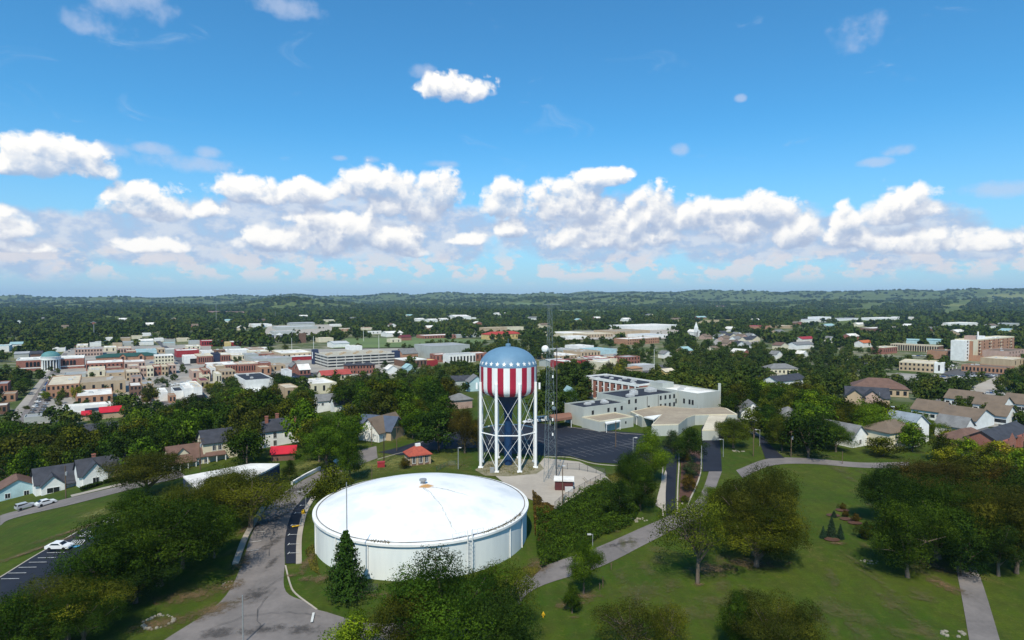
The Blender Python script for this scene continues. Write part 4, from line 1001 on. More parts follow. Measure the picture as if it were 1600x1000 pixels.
for k, (x, rpx) in enumerate(((422, 6.2), (437, 6.0), (464, 5.4))):
    gx, gy = G(x, 533.5); d = gy; r = rpx * d / FPX
    t = thing('grain_silo', ['grey steel grain silo furthest left of the three', 'grey steel grain silo between two others by the mill', 'grey steel grain silo nearest the rusty elevator leg'][k], 'silo', (gx, gy, Ts(gx, gy)), 0, 'grain silos')
    m = MB(); m.lathe([(r, -1), (r, 10)], 28); m.build('drum', STEEL, t, True)
    m = MB(); m.lathe([(r + .2, 10), (.6, 13), (.5, 13.6), (0, 13.6)], 28); m.build('roof', UNIT, t)
B('cluster mill building of pale steel above the silos', 428, 518, 462, 9, 30, W_GREY, UNIT, nu=3)
B('rust red elevator house right of the silos', 469, 521, 478, 14, 8, W_BROWN, R_TAN)
B('long pale grey steel works at the back of the mill yard', 434, 511, 496, 8, 50, W_GREY, UNIT, nu=5)
B('white steel shed behind the mill yard', 455, 505.5, 492, 7, 40, W_GREY, R_GREY, 'x', rise=2)
B('long white roofed warehouse beyond the dark trees', 396, 507, 425, 7, 60, W_WHITE, R_WHITE)
B('small dark roofed works above the long white warehouse', 403, 499, 420, 8, 40, W_BROWN, R_GREY)
B('white shed with dark gable end between tree rows', 498, 528.5, 521, 6, 22, W_CREAM, R_CREAM)
B('pale blue grey steel shed with sloping roof in the sports field', 522, 537, 546, 6, 30, W_WHITE, UNIT, 'x', rise=2.2)
B('tan brick shop with red door row far beyond the deck', 532, 513.5, 553, 6, 22, W_TAN, R_WHITE, win=(3, 1), wm=W_RED)
B('low red roofed store with street sign far beyond the deck', 567, 512, 583, 5, 20, W_CREAM, W_RED)
B('white bungalow with dark openings by the ball field', 580, 518, 600, 5, 18, W_WHITE, R_WHITE, win=(3, 1))
B('white barn with twin gables by the ball field', 604, 521, 630, 6, 26, W_WHITE, R_WHITE, 'x', rise=3)
B('long low pale store at the back of the central trees', 520, 507, 540, 5, 26, W_WHITE, R_WHITE)
B('pale steel shed beyond the long low pale store', 507, 500, 526, 6, 30, W_CREAM, R_WHITE)
B('cream gatehouse with two dark arches by the ball field', 610, 530, 627, 6, 14, W_CREAM, R_WHITE, win=(2, 1))
B('dark red barn right of the cream gatehouse', 627.5, 527, 643, 6, 14, W_BRICK, mat('dark_red_roof', (0.14, 0.03, 0.04), None, 0.4), 'x', rise=3)
t, w_ = B('large grey windowless justice hall with low pediment behind the trees', 672, 541, 734, 14, 40, W_GREY, R_GREY, name='justice_hall', cat='civic building')
m = MB(); m.prism([(-1, -.3), (10, -.3), (10, 38), (-1, 38)], 0, 1); m.build('plinth', W_CONC, t, loc=(w_, 0, 0))
t, w_ = B('white colonnaded front wing of the grey justice hall', 702, 554, 743, 9, 14, W_WHITE, R_GREY, parm=W_WHITE, name='colonnaded_wing', cat='civic building')
for k in range(8):
    window(t, (w_ * (k + .5) / 8, 0, .6), 2.6, 6.0)
    m = MB(); m.tube([(w_ * (k + .02) / 8 + .3, -1.0, -1), (w_ * (k + .02) / 8 + .3, -1.0, 8.2)], .35, 10); m.build('column', W_WHITE, t)
B('bright red brick wing left of the white colonnade', 681, 554, 701, 8, 14, W_BRICK, R_WHITE, win=(3, 1), side=(2, 1))
B('bright red brick wing right of the white colonnade', 743.5, 552, 762, 8, 16, W_BRICK, R_WHITE)
B('orange brick church hall with steep grey gable roof', 629, 553, 653, 6, 18, W_ORANGE, R_SHGREY, 'x', rise=5)
B('white roofed dark brick store before the orange church hall', 633, 563, 667, 6, 20, W_BROWN, R_WHITE, win=(6, 1), parm=W_WHITE)
B('small shop with orange roof edge left of the red wing', 667.5, 563, 684, 5, 12, W_RED, W_YELLOW)
B('white cottage with snow pale roof by the deck tower', 606, 577, 622, 4.5, 9, W_WHITE, R_WHITE, 'y', rise=3)
B('pale green cottage with arched dormer right of the white cottage', 634, 575, 649, 4.5, 9, W_AQUA, R_TEAL, 'y', rise=3)
B('white roofed brick hall between the deck and the justice hall', 655, 546, 672, 7, 18, W_ORANGE, R_WHITE)
B('long low dark red school range with pale roof far behind the justice hall', 663, 524.5, 712, 6, 30, W_BRICK, R_WHITE, win=(12, 1))
B('long grey canopy roof continuing the dark red range', 713, 523.5, 757, 5, 22, W_GREY, R_GREY)
B('big white gabled arena far beyond the town', 712, 495, 736, 9, 70, W_WHITE, R_WHITE, 'x', rise=5)
B('white annex right of the far white arena', 738, 496, 744, 5, 30, W_WHITE, R_WHITE)
B('tan hotel behind the dome of the water tower', 757, 512, 792, 9, 20, W_TAN, R_CREAM)
t, w_ = B('cream yellow building with long red roof behind the water tower dome', 763, 523, 816, 8, 22, W_YELLOW, mat('brick_red_roof', (0.40, 0.05, 0.04), None, 0.4), 'hip', rise=4, win=(9, 1))
B('tan store right of the hotel far behind the water tower', 794, 511, 818, 7, 22, W_CREAM, R_TAN)
for k, (a, yy, lb) in enumerate(((650, 499, 'white house far off in the woods, left of two'), (687, 499, 'pale house far off in the woods near the arena'), (776, 490, 'long pale store far off at the wood edge'), (670, 500, 'white roofed store far off between two pale houses'))):
    B(lb, a, yy, a + (14 if k != 2 else 20), 6, 30, W_WHITE, R_WHITE, 'x', rise=3)
# ---- right of the mast
B('cream shop block with white roof right of the radio mast', 881, 521, 919, 6, 60, W_CREAM, R_WHITE, parm=W_CREAM)
B('low white roofed hall before the cream shop block', 890, 526, 918, 5, 24, W_WHITE, R_WHITE)
B('tan store with shaded arcade right of the cream shop block', 919.5, 522, 958, 7, 40, W_TAN, R_CREAM, win=(9, 1), parm=W_CREAM)
B('wide tan warehouse with gravel roof beyond the shops', 963, 518, 1016, 7, 60, W_TAN, R_TAN)
B('very long white roofed factory at the wood edge', 993, 510, 1066, 10, 80, W_WHITE, R_WHITE)
B('white metal store right of the wide tan warehouse', 1015, 524, 1046, 6, 50, W_WHITE, UNIT)
B('orange brick clinic with long white roof among lawns', 980, 530, 1030, 8, 30, W_ORANGE, R_WHITE, win=(14, 2), nu=3)
B('tan shop strip near the radio mast', 873, 556, 908, 5, 30, W_TAN, R_WHITE, nu=3)
B('brown roofed tan market beside the shop strip', 908, 550, 938, 5, 26, W_TAN, R_BROWN if False else R_TAN, nu=3)
B('pale teal roofed store behind the brown roofed market', 935, 547, 964, 5, 26, W_AQUA, R_TEAL)
B('white store with dark red roof edge before the teal store', 938, 560, 961, 5, 20, W_WHITE, R_WHITE, parm=W_RED)
B('maroon sided garage with white roof by the mast trees', 887, 566, 908, 6, 20, W_RED, R_WHITE)
B('grey tin roofed shed near the foot of the mast trees', 862, 566, 886, 5, 20, W_GREY, UNIT, 'x', rise=2)
B('white roofed tan shop just behind the dome tree', 940, 566, 952, 6, 14, W_CREAM, R_WHITE)
B('red brick two storey block above the asphalt lot', 977, 558, 1000, 8, 16, W_BRICK, R_GREY, win=(5, 2), side=(4, 2))
def station():
    t, w_ = bld('filling station kiosk with tan hipped roof on the asphalt lot', 988, 576, 1004, 4, 8, W_TAN, mat('tan_shingle', (0.36, 0.19, 0.10), None, 0.3), 'hip', rise=1.6, name='kiosk')
    t, w_ = bld('pale filling station canopy on posts beside the tan kiosk', 998, 571, 1023, 5.5, 14, UNIT, UNIT, name='forecourt_canopy', cat='canopy')
station()
B('small yellow house with dark roof at the lot edge', 1040, 581, 1055, 5, 9, W_YELLOW, R_CREAM, 'x', rise=2)
B('white house with grey roof in the trees above the yellow house', 1038, 553, 1050, 5, 9, W_WHITE, R_SHGREY, 'y', rise=3)
t, w_ = B('small white church with steeple in the far trees', 1088, 519, 1096, 8, 20, W_WHITE, R_WHITE, 'y', rise=4, name='church', cat='church')
m = MB(); m.prism([(0, 0), (5, 0), (5, 5), (0, 5)], 0, 16); m.lathe([(3.2, 16), (0, 26)], 4, cx=2.5, cy=2.5, phase=.78); m.build('steeple', W_WHITE, t)
subs = [(1123,526),(1132,529),(1141,525),(1150,530),(1158,526),(1166,531),(1172,525),(1147,536),(1156,538),(1165,539),(1137,536),(1127,521),(1151,523),(1102,526),(1178,529)]
RF = [(R_SHGREY, 'grey'), (R_TAUPE, 'taupe'), (R_SHINGLE, 'dark')]
for k, (x, y) in enumerate(subs):
    rf, nm = RF[k % 3]
    B(f'pale house with {nm} roof in the dense estate among the trees', x, y, x + 10, 4.5, 12, (W_WHITE, W_PINK, W_CREAM)[k % 3], rf, 'x' if k % 2 else 'y', rise=4, name='estate_house', cat='house', group='estate houses', hide=.6)
B('cream apartment house with big grey hipped roof above the trees', 1203, 576, 1247, 7, 14, W_CREAM, R_SHGREY, 'hip', ang_=R(5), win=(7, 1), rise=3.5, cat='house', name='apartment_house')
B('low tan wing before the cream apartment house', 1200, 586, 1226, 4, 10, W_CREAM, R_TAN)
B('dark roofed house with white porch and red chimney below the apartment house', 1216, 597, 1260, 4, 12, W_WHITE, R_SHINGLE, 'x', rise=3, cat='house', name='bungalow')
B('white and grey house on the rise, left of the red roofed one', 1245, 539, 1272, 6, 14, W_WHITE, R_SHGREY, 'x', rise=3, cat='house', name='house')
B('red roofed house above the white and grey house', 1254, 530, 1274, 5, 14, W_WHITE, W_RED, 'x', rise=3, cat='house', name='house')
B('cream house with brown roof half hidden left of the rise', 1220, 540, 1232, 6, 12, W_CREAM, R_BROWN, 'y', rise=3.5, cat='house', name='house')
B('small white gabled house alone in the trees', 1254, 553, 1263, 5, 9, W_WHITE, R_WHITE, 'y', rise=3, cat='house', name='house')
B('white gabled cottage in the trees near the small lawn', 1213, 554, 1223, 5, 9, W_WHITE, R_SHGREY, 'y', rise=3.5, cat='house', name='house')
t, w_ = B('long red brown roofed care building beside the street', 1332, 605, 1420, 4.5, 16, W_TAN, R_BROWN, 'hip', ang_=R(-25), rise=4.5, win=(8, 1))
t, w_ = B('tan house with dark roof and brick gables before the red brown roof', 1322, 619, 1390, 4.2, 12, W_TAN, R_SHINGLE, 'x', ang_=R(-25), rise=3.8, cat='house', name='house')
for f in (.2, .6):
    m = MB(); m.prism([(-4, -2.5), (4, -2.5), (4, 0), (-4, 0)], -1, 4.4); m.quad([(-4, -2.5, 4.4), (4, -2.5, 4.4), (0, -2.5, 7.6)]); m.build('front_gable', W_TAN if f < .4 else W_PINK, t, loc=(w_ * f, 0, 0))
    m = MB(); gable_roof(m, 8, 6.5, 4.4, 3.2, 'y', .4); m.build('gable_roof', R_SHINGLE, t, loc=(w_ * f - 4, -2.6, 0))
B('orange roofed shop in the trees left of the dark lot', 1349, 536, 1364, 6, 12, W_WHITE, mat('orange_roof', (0.5, 0.14, 0.05), None, .4), 'x', rise=3)
t, w_ = B('long dark brick school block with white vertical piers', 1391, 537, 1466, 8, 20, W_BROWN, R_TAN, parm=W_CREAM, ang_=R(-50), name='school_block', cat='school')
for k in range(20):
    m = MB(); m.box(w_ * (k + .3) / 20, -.35, -.5, w_ * (k + .3) / 20 + .55, -.01, 7.2); m.build('pier', W_CREAM, t)
    window(t, (w_ * (k + .75) / 20, 0, 1.0), 1.6, 5.4)
B('red brick end block with cream parapet left of the long school block', 1380, 543, 1402, 8, 14, W_BRICK, R_CREAM, parm=W_CREAM)
B('teal roofed shed behind the long school block, left of two', 1416, 531, 1437, 6, 12, W_AQUA, R_TEAL, 'x', rise=1.4, ang_=R(-40))
B('pale blue roofed shed behind the long school block, right of two', 1445, 531, 1473, 6, 12, W_AQUA, R_TEAL, 'x', rise=1.6, ang_=R(-40))
def hospital():
    t, w_ = bld('six storey tan hospital block with a pale blank end wall', 1521, 531, 1585, 22, 17, W_ORANGE, R_WHITE, name='hospital', cat='hospital', hide=.9, nu=2, parm=W_CREAM, par=1.2)
    m = MB(); m.box(-.3, -.12, -2, 12, .0, 21.9); m.build('end_wall', W_CREAM, t)
    m = MB(); m.box(-10.5, 3.5, -2, -.02, 16.5, 21.2); m.build('white_wing', W_WHITE, t)
    for j in range(6): window(t, (-4.2, 3.5, 2 + j * 3.4), 2.4, 2.0)
    for j in range(6):
        for k in range(8):
            x = 14 + (w_ - 16) * k / 7.6
            window(t, (x + 2.0, 0, 1.8 + j * 3.4), 1.7, 1.9)
        for k in range(4):
            x = 13 + (w_ - 16) * k / 3.4; m = MB(); m.box(x, -1.5, .9 + j * 3.4, x + 2.6, .0, 1.15 + j * 3.4); m.box(x, -1.5, 1.15 + j * 3.4, x + 2.6, -1.4, 2.0 + j * 3.4); m.build('balcony', W_CREAM, t)
    m = MB(); m.box(10, 4, 20.8, 20, 12, 25.5); m.build('lift_house', W_PINK, t)
    m = MB(); m.box(22, 5, 20.8, 45, 13, 24.5); m.build('plant_room', W_WHITE, t)
    m = MB(); m.tube([(17, 2, 21), (17, 2, 30)], .8, 12); m.build('flue', W_WHITE, t)
hospital()
B('brown brick hospital wing stretching before the tall block', 1482, 553, 1590, 6, 26, W_ORANGE, R_TAUPE, nu=4, ang_=R(-45), name='hospital_wing')
B('stepped brown roof wing of the hospital by the round tower', 1478, 549, 1500, 9, 18, W_ORANGE, R_TAUPE)
B('pink brick hospital range at the photo edge', 1576, 549, 1604, 12, 22, W_PINK, R_TAUPE, win=(6, 3))
t, w_ = B('long low brown brick clinic range facing the visitors car park', 1502, 570, 1574, 6, 22, W_ORANGE, R_TAUPE, win=(12, 1), nu=2, ang_=R(-52), name='clinic_range')
def clinic():
    t, w_ = bld('beige two storey medical block with bright cream roof and white corner', 1405, 565, 1460, 8, 34, W_TAN, R_CREAM, ang_=R(-40), win=(8, 2), name='medical_block', parm=W_CREAM)
    m = MB(); m.box(w_ + .02, -1, -2, w_ + 7, 10, 9); m.build('white_corner', W_WHITE, t)
    window(t, (w_ + 3.5, -1, 2), 1.4, 5)
clinic()
def porch_canopy():
    x, y = G(1480, 579); t = thing('entrance_canopy', 'white drive under canopy at the clinic entrance', 'canopy', (x, y, Ts(x, y)), TA)
    m = MB(); m.box(-2, -2, 3.8, 18, 9, 4.9); m.build('roof', W_WHITE, t)
    for a in (0, 8, 16):
        m = MB(); m.box(a - .3, -1.5, -.5, a + .3, -.9, 3.8); m.build('post', W_WHITE, t)
porch_canopy()
B('tan hospital annex with dark openings at the edge of the photo', 1583, 562, 1606, 6, 20, W_TAN, R_CREAM, win=(3, 1))
B('pale house roof far off at the wood edge above the hospital, left of three', 1484, 506, 1502, 6, 30, W_WHITE, R_WHITE, 'x')
B('white factory far off at the wood edge above the hospital, middle of three', 1511, 505, 1534, 8, 50, W_WHITE, R_WHITE)
B('grey shed far off at the wood edge above the hospital, right of three', 1578, 506, 1598, 6, 40, W_GREY, R_GREY)
t, w_ = B('very long pale blue roofed factory deep in the dark woods', 1262, 500, 1352, 9, 60, W_WHITE, R_GREY, cat='factory', name='factory')
m = MB(); m.box(w_ * .26, 10, 0, w_ * .44, 50, 16); m.build('tall_bay', W_WHITE, t)
B('long white roofed factory right of the pale blue one in the woods', 1377, 497, 1432, 9, 60, W_WHITE, R_WHITE, cat='factory', name='factory')
B('white and brown store on the green slope before the factories', 1364, 513, 1410, 7, 30, W_BROWN, R_WHITE)
B('orange red roofed school far off above the estate', 1180, 510, 1204, 7, 40, W_ORANGE, W_RED)
B('pale tan roof far off, right of the orange red school', 1225, 509, 1240, 6, 40, W_TAN, R_CREAM)
# ---- nursing home roofs on the right
NH = [(1424,638,1472,14,'x','long taupe roofed wing nearest the round shrubs'),(1466,650,1524,22,'x','biggest taupe roof with white front beside the lower street'),(1476,621,1526,14,'x','taupe roofed wing furthest up the hill behind the shrubs'),
      (1520,630,1566,16,'x','taupe roof angled between the big roof and the street lamps'),(1536,646,1572,14,'x','low taupe wing with white porch at the street end'),(1566,628,1604,16,'x','taupe roof running out at the photo edge')]
for (x0, y0, x1, dp, st, lb) in NH:
    t, w_ = B(lb, x0, y0, x1, 3.6, dp * .8, W_WHITE, R_TAUPE, st, rise=3.4, name='nursing_home', cat='nursing home', group='nursing home wings', ang_=R(-56.3), hide=.6)
    for k in range(5): window(t, (w_ * (k + .5) / 5, 0, 1.0), 1.5, 1.3)
B('white gabled cottage on the lower street beside parked vans', 1507, 669, 1523, 4, 9, W_WHITE, R_SHGREY, 'y', rise=3, cat='house', name='cottage')
t, w_ = B('red brick building with twin gables and dark roof at the photo edge', 1561, 691, 1612, 4.4, 9, W_BRICK, R_SHINGLE, 'x', rise=2.6)
for f in (.2, .62):
    m = MB(); m.prism([(-3, -1.5), (3, -1.5), (3, 0), (-3, 0)], -1, 4.6); m.quad([(-3, -1.5, 4.6), (3, -1.5, 4.6), (0, -1.5, 7)]); m.build('front_gable', W_BRICK, t, loc=(w_ * f, 0, 0))
    window(t, (w_ * f - 1.2, -1.5, .6), 1.4, 2.4); window(t, (w_ * f + 1.2, -1.5, .6), 1.4, 2.4)

# ---- more roofs that fill the blocks of the old town
for lb, x0, y0, x1, h, dp, wl, rf, nu in [
 ('tan roofed block filling the corner left of the ornate row', 200, 572, 217, 6, 16, W_PINK, R_CREAM, 1), ('low brick infill shop behind the cream roofed block', 166, 575, 190, 5, 14, W_BRICK, R_TAN, 0),
 ('pale yard building between the courthouse and the cream roofed block', 100, 585, 134, 3, 14, W_GREY, R_GREY, 0), ('white roofed shop before the courthouse lawn hedge', 76, 590, 98, 3.5, 12, W_CREAM, R_WHITE, 0),
 ('grey roofed shop behind the front row, left part', 222, 600, 240, 5, 14, W_TAN, R_GREY, 1), ('pale stone shop squeezed in the front row beside the white gabled shop', 238, 612, 248.5, 5, 16, W_PINK, R_TAN, 0),
 ('dark roofed house at the end of the front shop row', 222, 617, 236, 5, 14, W_BROWN, R_DARK, 0), ('white corner shop at the street end before the tan two storey shop', 338, 584, 346, 8, 18, W_CREAM, R_WHITE, 0),
 ('salmon brick shop behind the maroon roof', 300, 580, 317, 6, 16, W_PINK, R_CREAM, 1), ('pale shop row facing the brick paved street', 316, 586, 328, 5, 14, W_CREAM, R_TAN, 0),
 ('cream roofed block behind the white arched front', 338, 572, 352, 7, 16, W_TAN, R_CREAM, 1), ('grey roofed depot below the red and white shop', 352, 543, 376, 4, 14, W_GREY, R_GREY, 0),
 ('brick store with white awning along the second terrace', 406, 574, 424, 6, 14, W_ORANGE, R_CREAM, 0), ('low tan store beside the plain red brick box', 425, 571, 446, 4.5, 16, W_TAN, R_TAN, 1),
 ('white shop with flat grey roof left of the chapel lot', 446, 579, 456, 5, 12, W_WHITE, R_GREY, 0), ('brick roofed depot behind the broad grey store', 404, 553, 432, 5, 18, W_BRICK, R_TAN, 1),
 ('white roofed depot behind the brick roofed depot', 400, 545, 424, 4.5, 18, W_WHITE, R_WHITE, 0), ('low pink store left of the market hall', 424, 556, 441, 5, 14, W_PINK, R_TAUPE, 0),
 ('tan store behind the corner hall, first of two', 246, 545, 258, 5, 16, W_TAN, R_CREAM, 0), ('grey store behind the corner hall, second of two', 259, 546, 274, 5, 16, W_GREY, R_WHITE, 0),
 ('brown brick store between the long white shed and the glass block', 335, 547, 352, 6, 14, W_BROWN, R_TAN, 1), ('long pale warehouse right of the long white shed', 391, 549, 420, 5, 16, W_CREAM, R_WHITE, 0),
 ('white cluster shed beyond the arched hall, nearest the road', 242, 529, 256, 5, 20, W_WHITE, R_WHITE, 0), ('rusty roofed cluster shed beyond the arched hall', 258, 530, 274, 5, 20, W_GREY, W_BROWN, 0),
 ('cream cluster shed right of the rusty roofed shed', 277, 529, 296, 5, 20, W_CREAM, R_CREAM, 0), ('grey cluster shed left of the dark red block', 297, 533, 313, 5, 18, W_GREY, R_GREY, 0),
 ('white cluster shed on the road behind the brown brick block', 140, 535, 158, 5, 18, W_WHITE, R_GREY, 0), ('tan cluster shed behind the pale stone store', 176, 537, 191, 5, 18, W_TAN, R_TAN, 0),
 ('pale cluster shed farthest along the dark trees', 222, 521, 236, 5, 22, W_WHITE, R_WHITE, 0), ('grey roofed house left of the round tree square', 205, 589, 222, 5, 12, W_PINK, R_SHGREY, 0),
 ('white shop beyond the deck beside the pale blue steel shed', 548, 541, 566, 5, 16, W_WHITE, R_WHITE, 0), ('red shop left of the orange church hall', 616, 559, 628, 5, 12, W_BRICK, R_TAN, 0),
 ('pale store between the mast shops and the clinic, nearest the lot', 962, 560, 975, 5, 18, W_CREAM, R_WHITE, 1), ('brown store before the tan shop strip', 905, 562, 926, 5, 16, W_BROWN, R_TAN, 1),
 ('white store behind the brown roofed market, left part', 905, 541, 928, 5, 22, W_WHITE, R_WHITE, 1), ('grey store behind the tan shop strip', 880, 547, 904, 5, 22, W_GREY, R_GREY, 1), ('red fronted store at the shop strip corner', 926, 565, 939, 5, 12, W_RED, R_WHITE, 0)]:
    B(lb, x0, y0, x1, h, dp, wl, rf, nu=nu)
for k, (x, y) in enumerate([(24,503),(62,498),(96,511),(140,505),(186,499),(228,507),(268,498),(300,509),(352,501),(372,512),(468,494),(548,498),(610,508),(636,493),(668,512),(742,505),(828,497),(846,508),(902,500),(930,497),(975,499),(1012,492),(1052,499),(1090,496),(1142,514),(1178,500),(1216,519),(1244,505),(1292,509),(1340,507),(1420,509),(1456,514),(1548,509),(1575,517),(1496,519),(1330,526),(1296,530),(1118,547),(1072,548),(1160,552)]):
    where = ('beyond the courthouse', 'beyond the mill', 'beyond the justice hall', 'behind the water tower and mast', 'beyond the estate', 'above the hospital')[min(5, int(x // 270))]
    wl, nm = [(W_WHITE, 'white'), (W_CREAM, 'cream'), (W_TAN, 'tan'), (W_BRICK, 'brick')][k % 4]
    B(f'small {nm} house roof among the far woods {where}', x, y, x + 9 + (k * 7) % 6, 5.5, 16, wl, [R_WHITE, R_SHGREY, R_TAUPE, R_TEAL, R_WHITE][k % 5], 'x' if k % 3 else 'y', rise=4, name='far_house', cat='house', group=f'far houses {where}', hide=.5)
# ------------------------------------------------------------------ houses near the park
def house(label, px, py, w_, d_, h_, rise, style, wall, roof, ang_=R(42), wins=(), chim=(), name='house', cat='house', door=None, base=None):
    x, y = base or G(px, py); z = Ts(x, y)
    t = thing(name, label, cat, (x, y, z), ang_)
    m = MB(); walls(m, w_, d_, h_, style if style in 'xy' else None, rise, base=-3); m.build('wall', wall, t)
    m = MB()
    rf = None
    if style in 'xy': gable_roof(m, w_, d_, h_, rise, style)
    else: hip_roof(m, w_, d_, h_, rise)
    rf = m.build('roof', roof, t)
    for (a, b, ww, hh) in wins: window(t, (a, 0, b), ww, hh, 'y', True)
    for (a, b, top) in chim:
        m = MB(); m.box(a - .45, b - .45, h_ * .6, a + .45, b + .45, top); m.box(a - .55, b - .55, top, a + .55, b + .55, top + .2); m.build('chimney', W_BRICK, t)
    if door:
        m = MB(); m.box(door[0], -.06, 0, door[0] + 1.0, .03, 2.1); m.build('door', GLASS, t)
    note_box((x, y, z), ang_, w_, d_, h_ + rise, .55)
    return t
def gable_bay(t, x, y, w_, d_, h_, rise, wall, roof, win=None):
    m = MB(); walls(m, w_, d_, h_, 'y', rise, base=-2); b = m.build('front_bay', wall, t, loc=(x, y, 0))
    m = MB(); gable_roof(m, w_, d_, h_, rise, 'y', .35); m.build('bay_roof', roof, b)
    if win: window(b, (w_ / 2 - 0, 0, win[0]), win[1], win[2], 'y', True)
    return b
def shed_roof(t, x0, y0, x1, y1, z0, z1, roof, name='porch_roof'):
    m = MB(); m.quad([(x0, y0, z0), (x1, y0, z0), (x1, y1, z1), (x0, y1, z1)]); m.quad([(x0, y0, z0 - .2), (x0, y1, z1 - .2), (x1, y1, z1 - .2), (x1, y0, z0 - .2)])
    m.quad([(x0, y0, z0 - .2), (x1, y0, z0 - .2), (x1, y0, z0), (x0, y0, z0)]); m.build(name, roof, t)
t = house('white gabled cottage with wide front window behind two parked cars', 56, 776, 13, 12, 3.4, 3.6, 'x', W_WHITE, R_SHINGLE)
gable_bay(t, 1.2, -2.2, 5.6, 7, 3.2, 2.6, W_WHITE, R_SHINGLE, (.9, 3.0, 1.5))
shed_roof(t, 7.0, -2.0, 12.5, 0, 2.8, 3.3, R_SHINGLE)
t = house('white brick cottage with arched stone porch and clipped hedges', 124, 762, 16, 10, 3.4, 3.8, 'x', W_WHITE, R_SHINGLE, chim=((4.5, 6, 8.0),))
gable_bay(t, .8, -1.8, 6.2, 7, 3.6, 3.4, W_WHITE, R_SHINGLE, (1.0, 1.5, 1.7))
b = gable_bay(t, 7.2, -2.6, 3.0, 4, 2.8, 2.4, W_TAN, R_SHINGLE)
m = MB(); m.box(.9, -.07, -.3, 2.1, .03, 2.2); m.build('door', GLASS, b)
t = house('small pale blue house with brown roof at the photo edge', -8, 786, 11, 9, 3.0, 3.0, 'y', W_AQUA, R_BROWN, wins=((3.0, .8, 1.2, 1.4), (7.5, .8, 1.2, 1.4)))
t = house('white bungalow with deep porch and dormer among dark trees', 266, 737, 11, 9, 3.2, 3.2, 'x', W_CREAM, R_BROWN, ang_=R(40), wins=((8.0, 1.0, .8, 1.3), (9.6, 1.0, .8, 1.3)))
gable_bay(t, 2.0, 1.2, 3.2, 5, 4.6, 1.6, W_CREAM, R_BROWN)
shed_roof(t, -.3, -2.0, 6.8, 0, 2.5, 3.1, R_BROWN)
for k in range(4):
    m = MB(); m.box(.1 + k * 2.1, -1.9, -1, .35 + k * 2.1, -1.65, 2.3); m.build('porch_post', TRIM, t)
t = house('two storey cream house with dark roof and low porch by the white flat roof', 318, 724, 10, 10, 6.0, 3.0, 'x', W_CREAM, R_SHINGLE, ang_=R(36), wins=((3.0, 3.6, .9, 1.5), (4.6, 3.6, .9, 1.5), (8, 3.6, .9, 1.5)))
shed_roof(t, .5, -2.2, 6, 0, 2.5, 3.2, R_BROWN)
for k in range(3):
    m = MB(); m.box(.7 + k * 2.5, -2.1, -1, .95 + k * 2.5, -1.85, 2.3); m.build('porch_post', TRIM, t)
house('large white house with three red chimneys among the trees', 402, 702, 15, 11, 5.4, 3.0, 'hip', W_WHITE, R_SHINGLE, ang_=R(36), wins=((2.0, 3.0, 1.0, 1.8), (5.6, 3.0, 1.0, 1.8), (9.2, 3.0, 1.0, 1.8), (12.8, 3.0, 1.0, 1.8), (5.6, .4, 1.0, 1.8)), chim=((12.6, 2.0, 8.8), (4.0, 4.0, 9.6), (8.5, 8.0, 9.4)))
house('white two storey house with pale grey roof above the tree belt', 497, 645, 10, 9, 5.6, 2.6, 'x', W_WHITE, R_SHGREY, ang_=R(30), wins=((2.2, 3.4, 1.0, 1.3), (6.8, 3.4, 1.0, 1.3)))
house('cottage with steep dark roof and stone gable in the dark trees', 134, 694, 12, 10, 3.6, 4.2, 'x', W_CREAM, R_SHINGLE, ang_=R(36), wins=((9.0, 1.0, 1.0, 1.3),))
house('house with blue grey roof half hidden by trees near the side street', 556, 684, 14, 9, 3.4, 4.0, 'x', W_TAN, mat('blue_grey_shingle', (0.075, 0.095, 0.14), None, .5), ang_=R(-20))
house('brown roofed house end with white trim near the side street', 560, 687, 9, 14, 3.2, 4.4, 'y', W_WHITE, R_TAUPE, ang_=R(-28))
house('white house with dark roof in the trees above the white two storey house', 523, 644, 9, 8, 3.4, 3.2, 'x', W_WHITE, R_SHINGLE, ang_=R(30))
house('tan house with grey hipped roof left of the water tower', 709, 640, 9, 8, 4.0, 2.4, 'hip', W_PINK, R_SHGREY, ang_=R(30))
house('grey roofed house in the trees left of the water tower barrel', 702, 603, 16, 9, 3.6, 3.0, 'x', W_GREY, R_SHINGLE, ang_=R(15))
house('pale green house with steep roof just left of the tower barrel', 733, 612, 9, 10, 5.0, 3.4, 'y', W_AQUA, R_SHGREY, ang_=R(15))
house('pale green gabled house behind the radio mast', 885, 632, 5, 7, 4.6, 3.0, 'y', W_AQUA, R_TEAL, ang_=R(12))
house('white gabled cottage beside the lane right of the school', 1158, 655, 9, 8, 3.2, 3.6, 'y', W_WHITE, R_SHGREY, ang_=R(-8), wins=((2.0, .9, 1.0, 1.2), (6.6, .9, 1.0, 1.2)))
house('white house with grey roof beside the lane bend at the park edge', 1332, 700, 8, 13, 3.4, 3.4, 'y', W_WHITE, R_SHGREY, ang_=R(28), wins=((4.0, .9, 1.1, 1.4),))
house('two storey cream house behind the olive tree on the lane', 1390, 704, 15, 10, 5.6, 2.8, 'hip', W_CREAM, R_TAUPE, ang_=R(24), wins=((3, 3.4, 1.1, 1.5), (7, 3.4, 1.1, 1.5), (11, 3.4, 1.1, 1.5), (3, .6, 1.1, 1.5), (9, .6, 1.1, 1.5)))
house('white gabled house with pale blue roof behind the cream house', 1424, 694, 9, 10, 6.2, 3.2, 'y', W_WHITE, mat('pale_blue_shingle', (0.26, 0.30, 0.34), None, .5), ang_=R(24), wins=((4.4, 4.0, 1.2, 1.4),))
house('low dark garage beside the lane bend house', 1358, 694, 7, 8, 2.8, 2.4, 'y', W_GREY, R_SHINGLE, ang_=R(28))
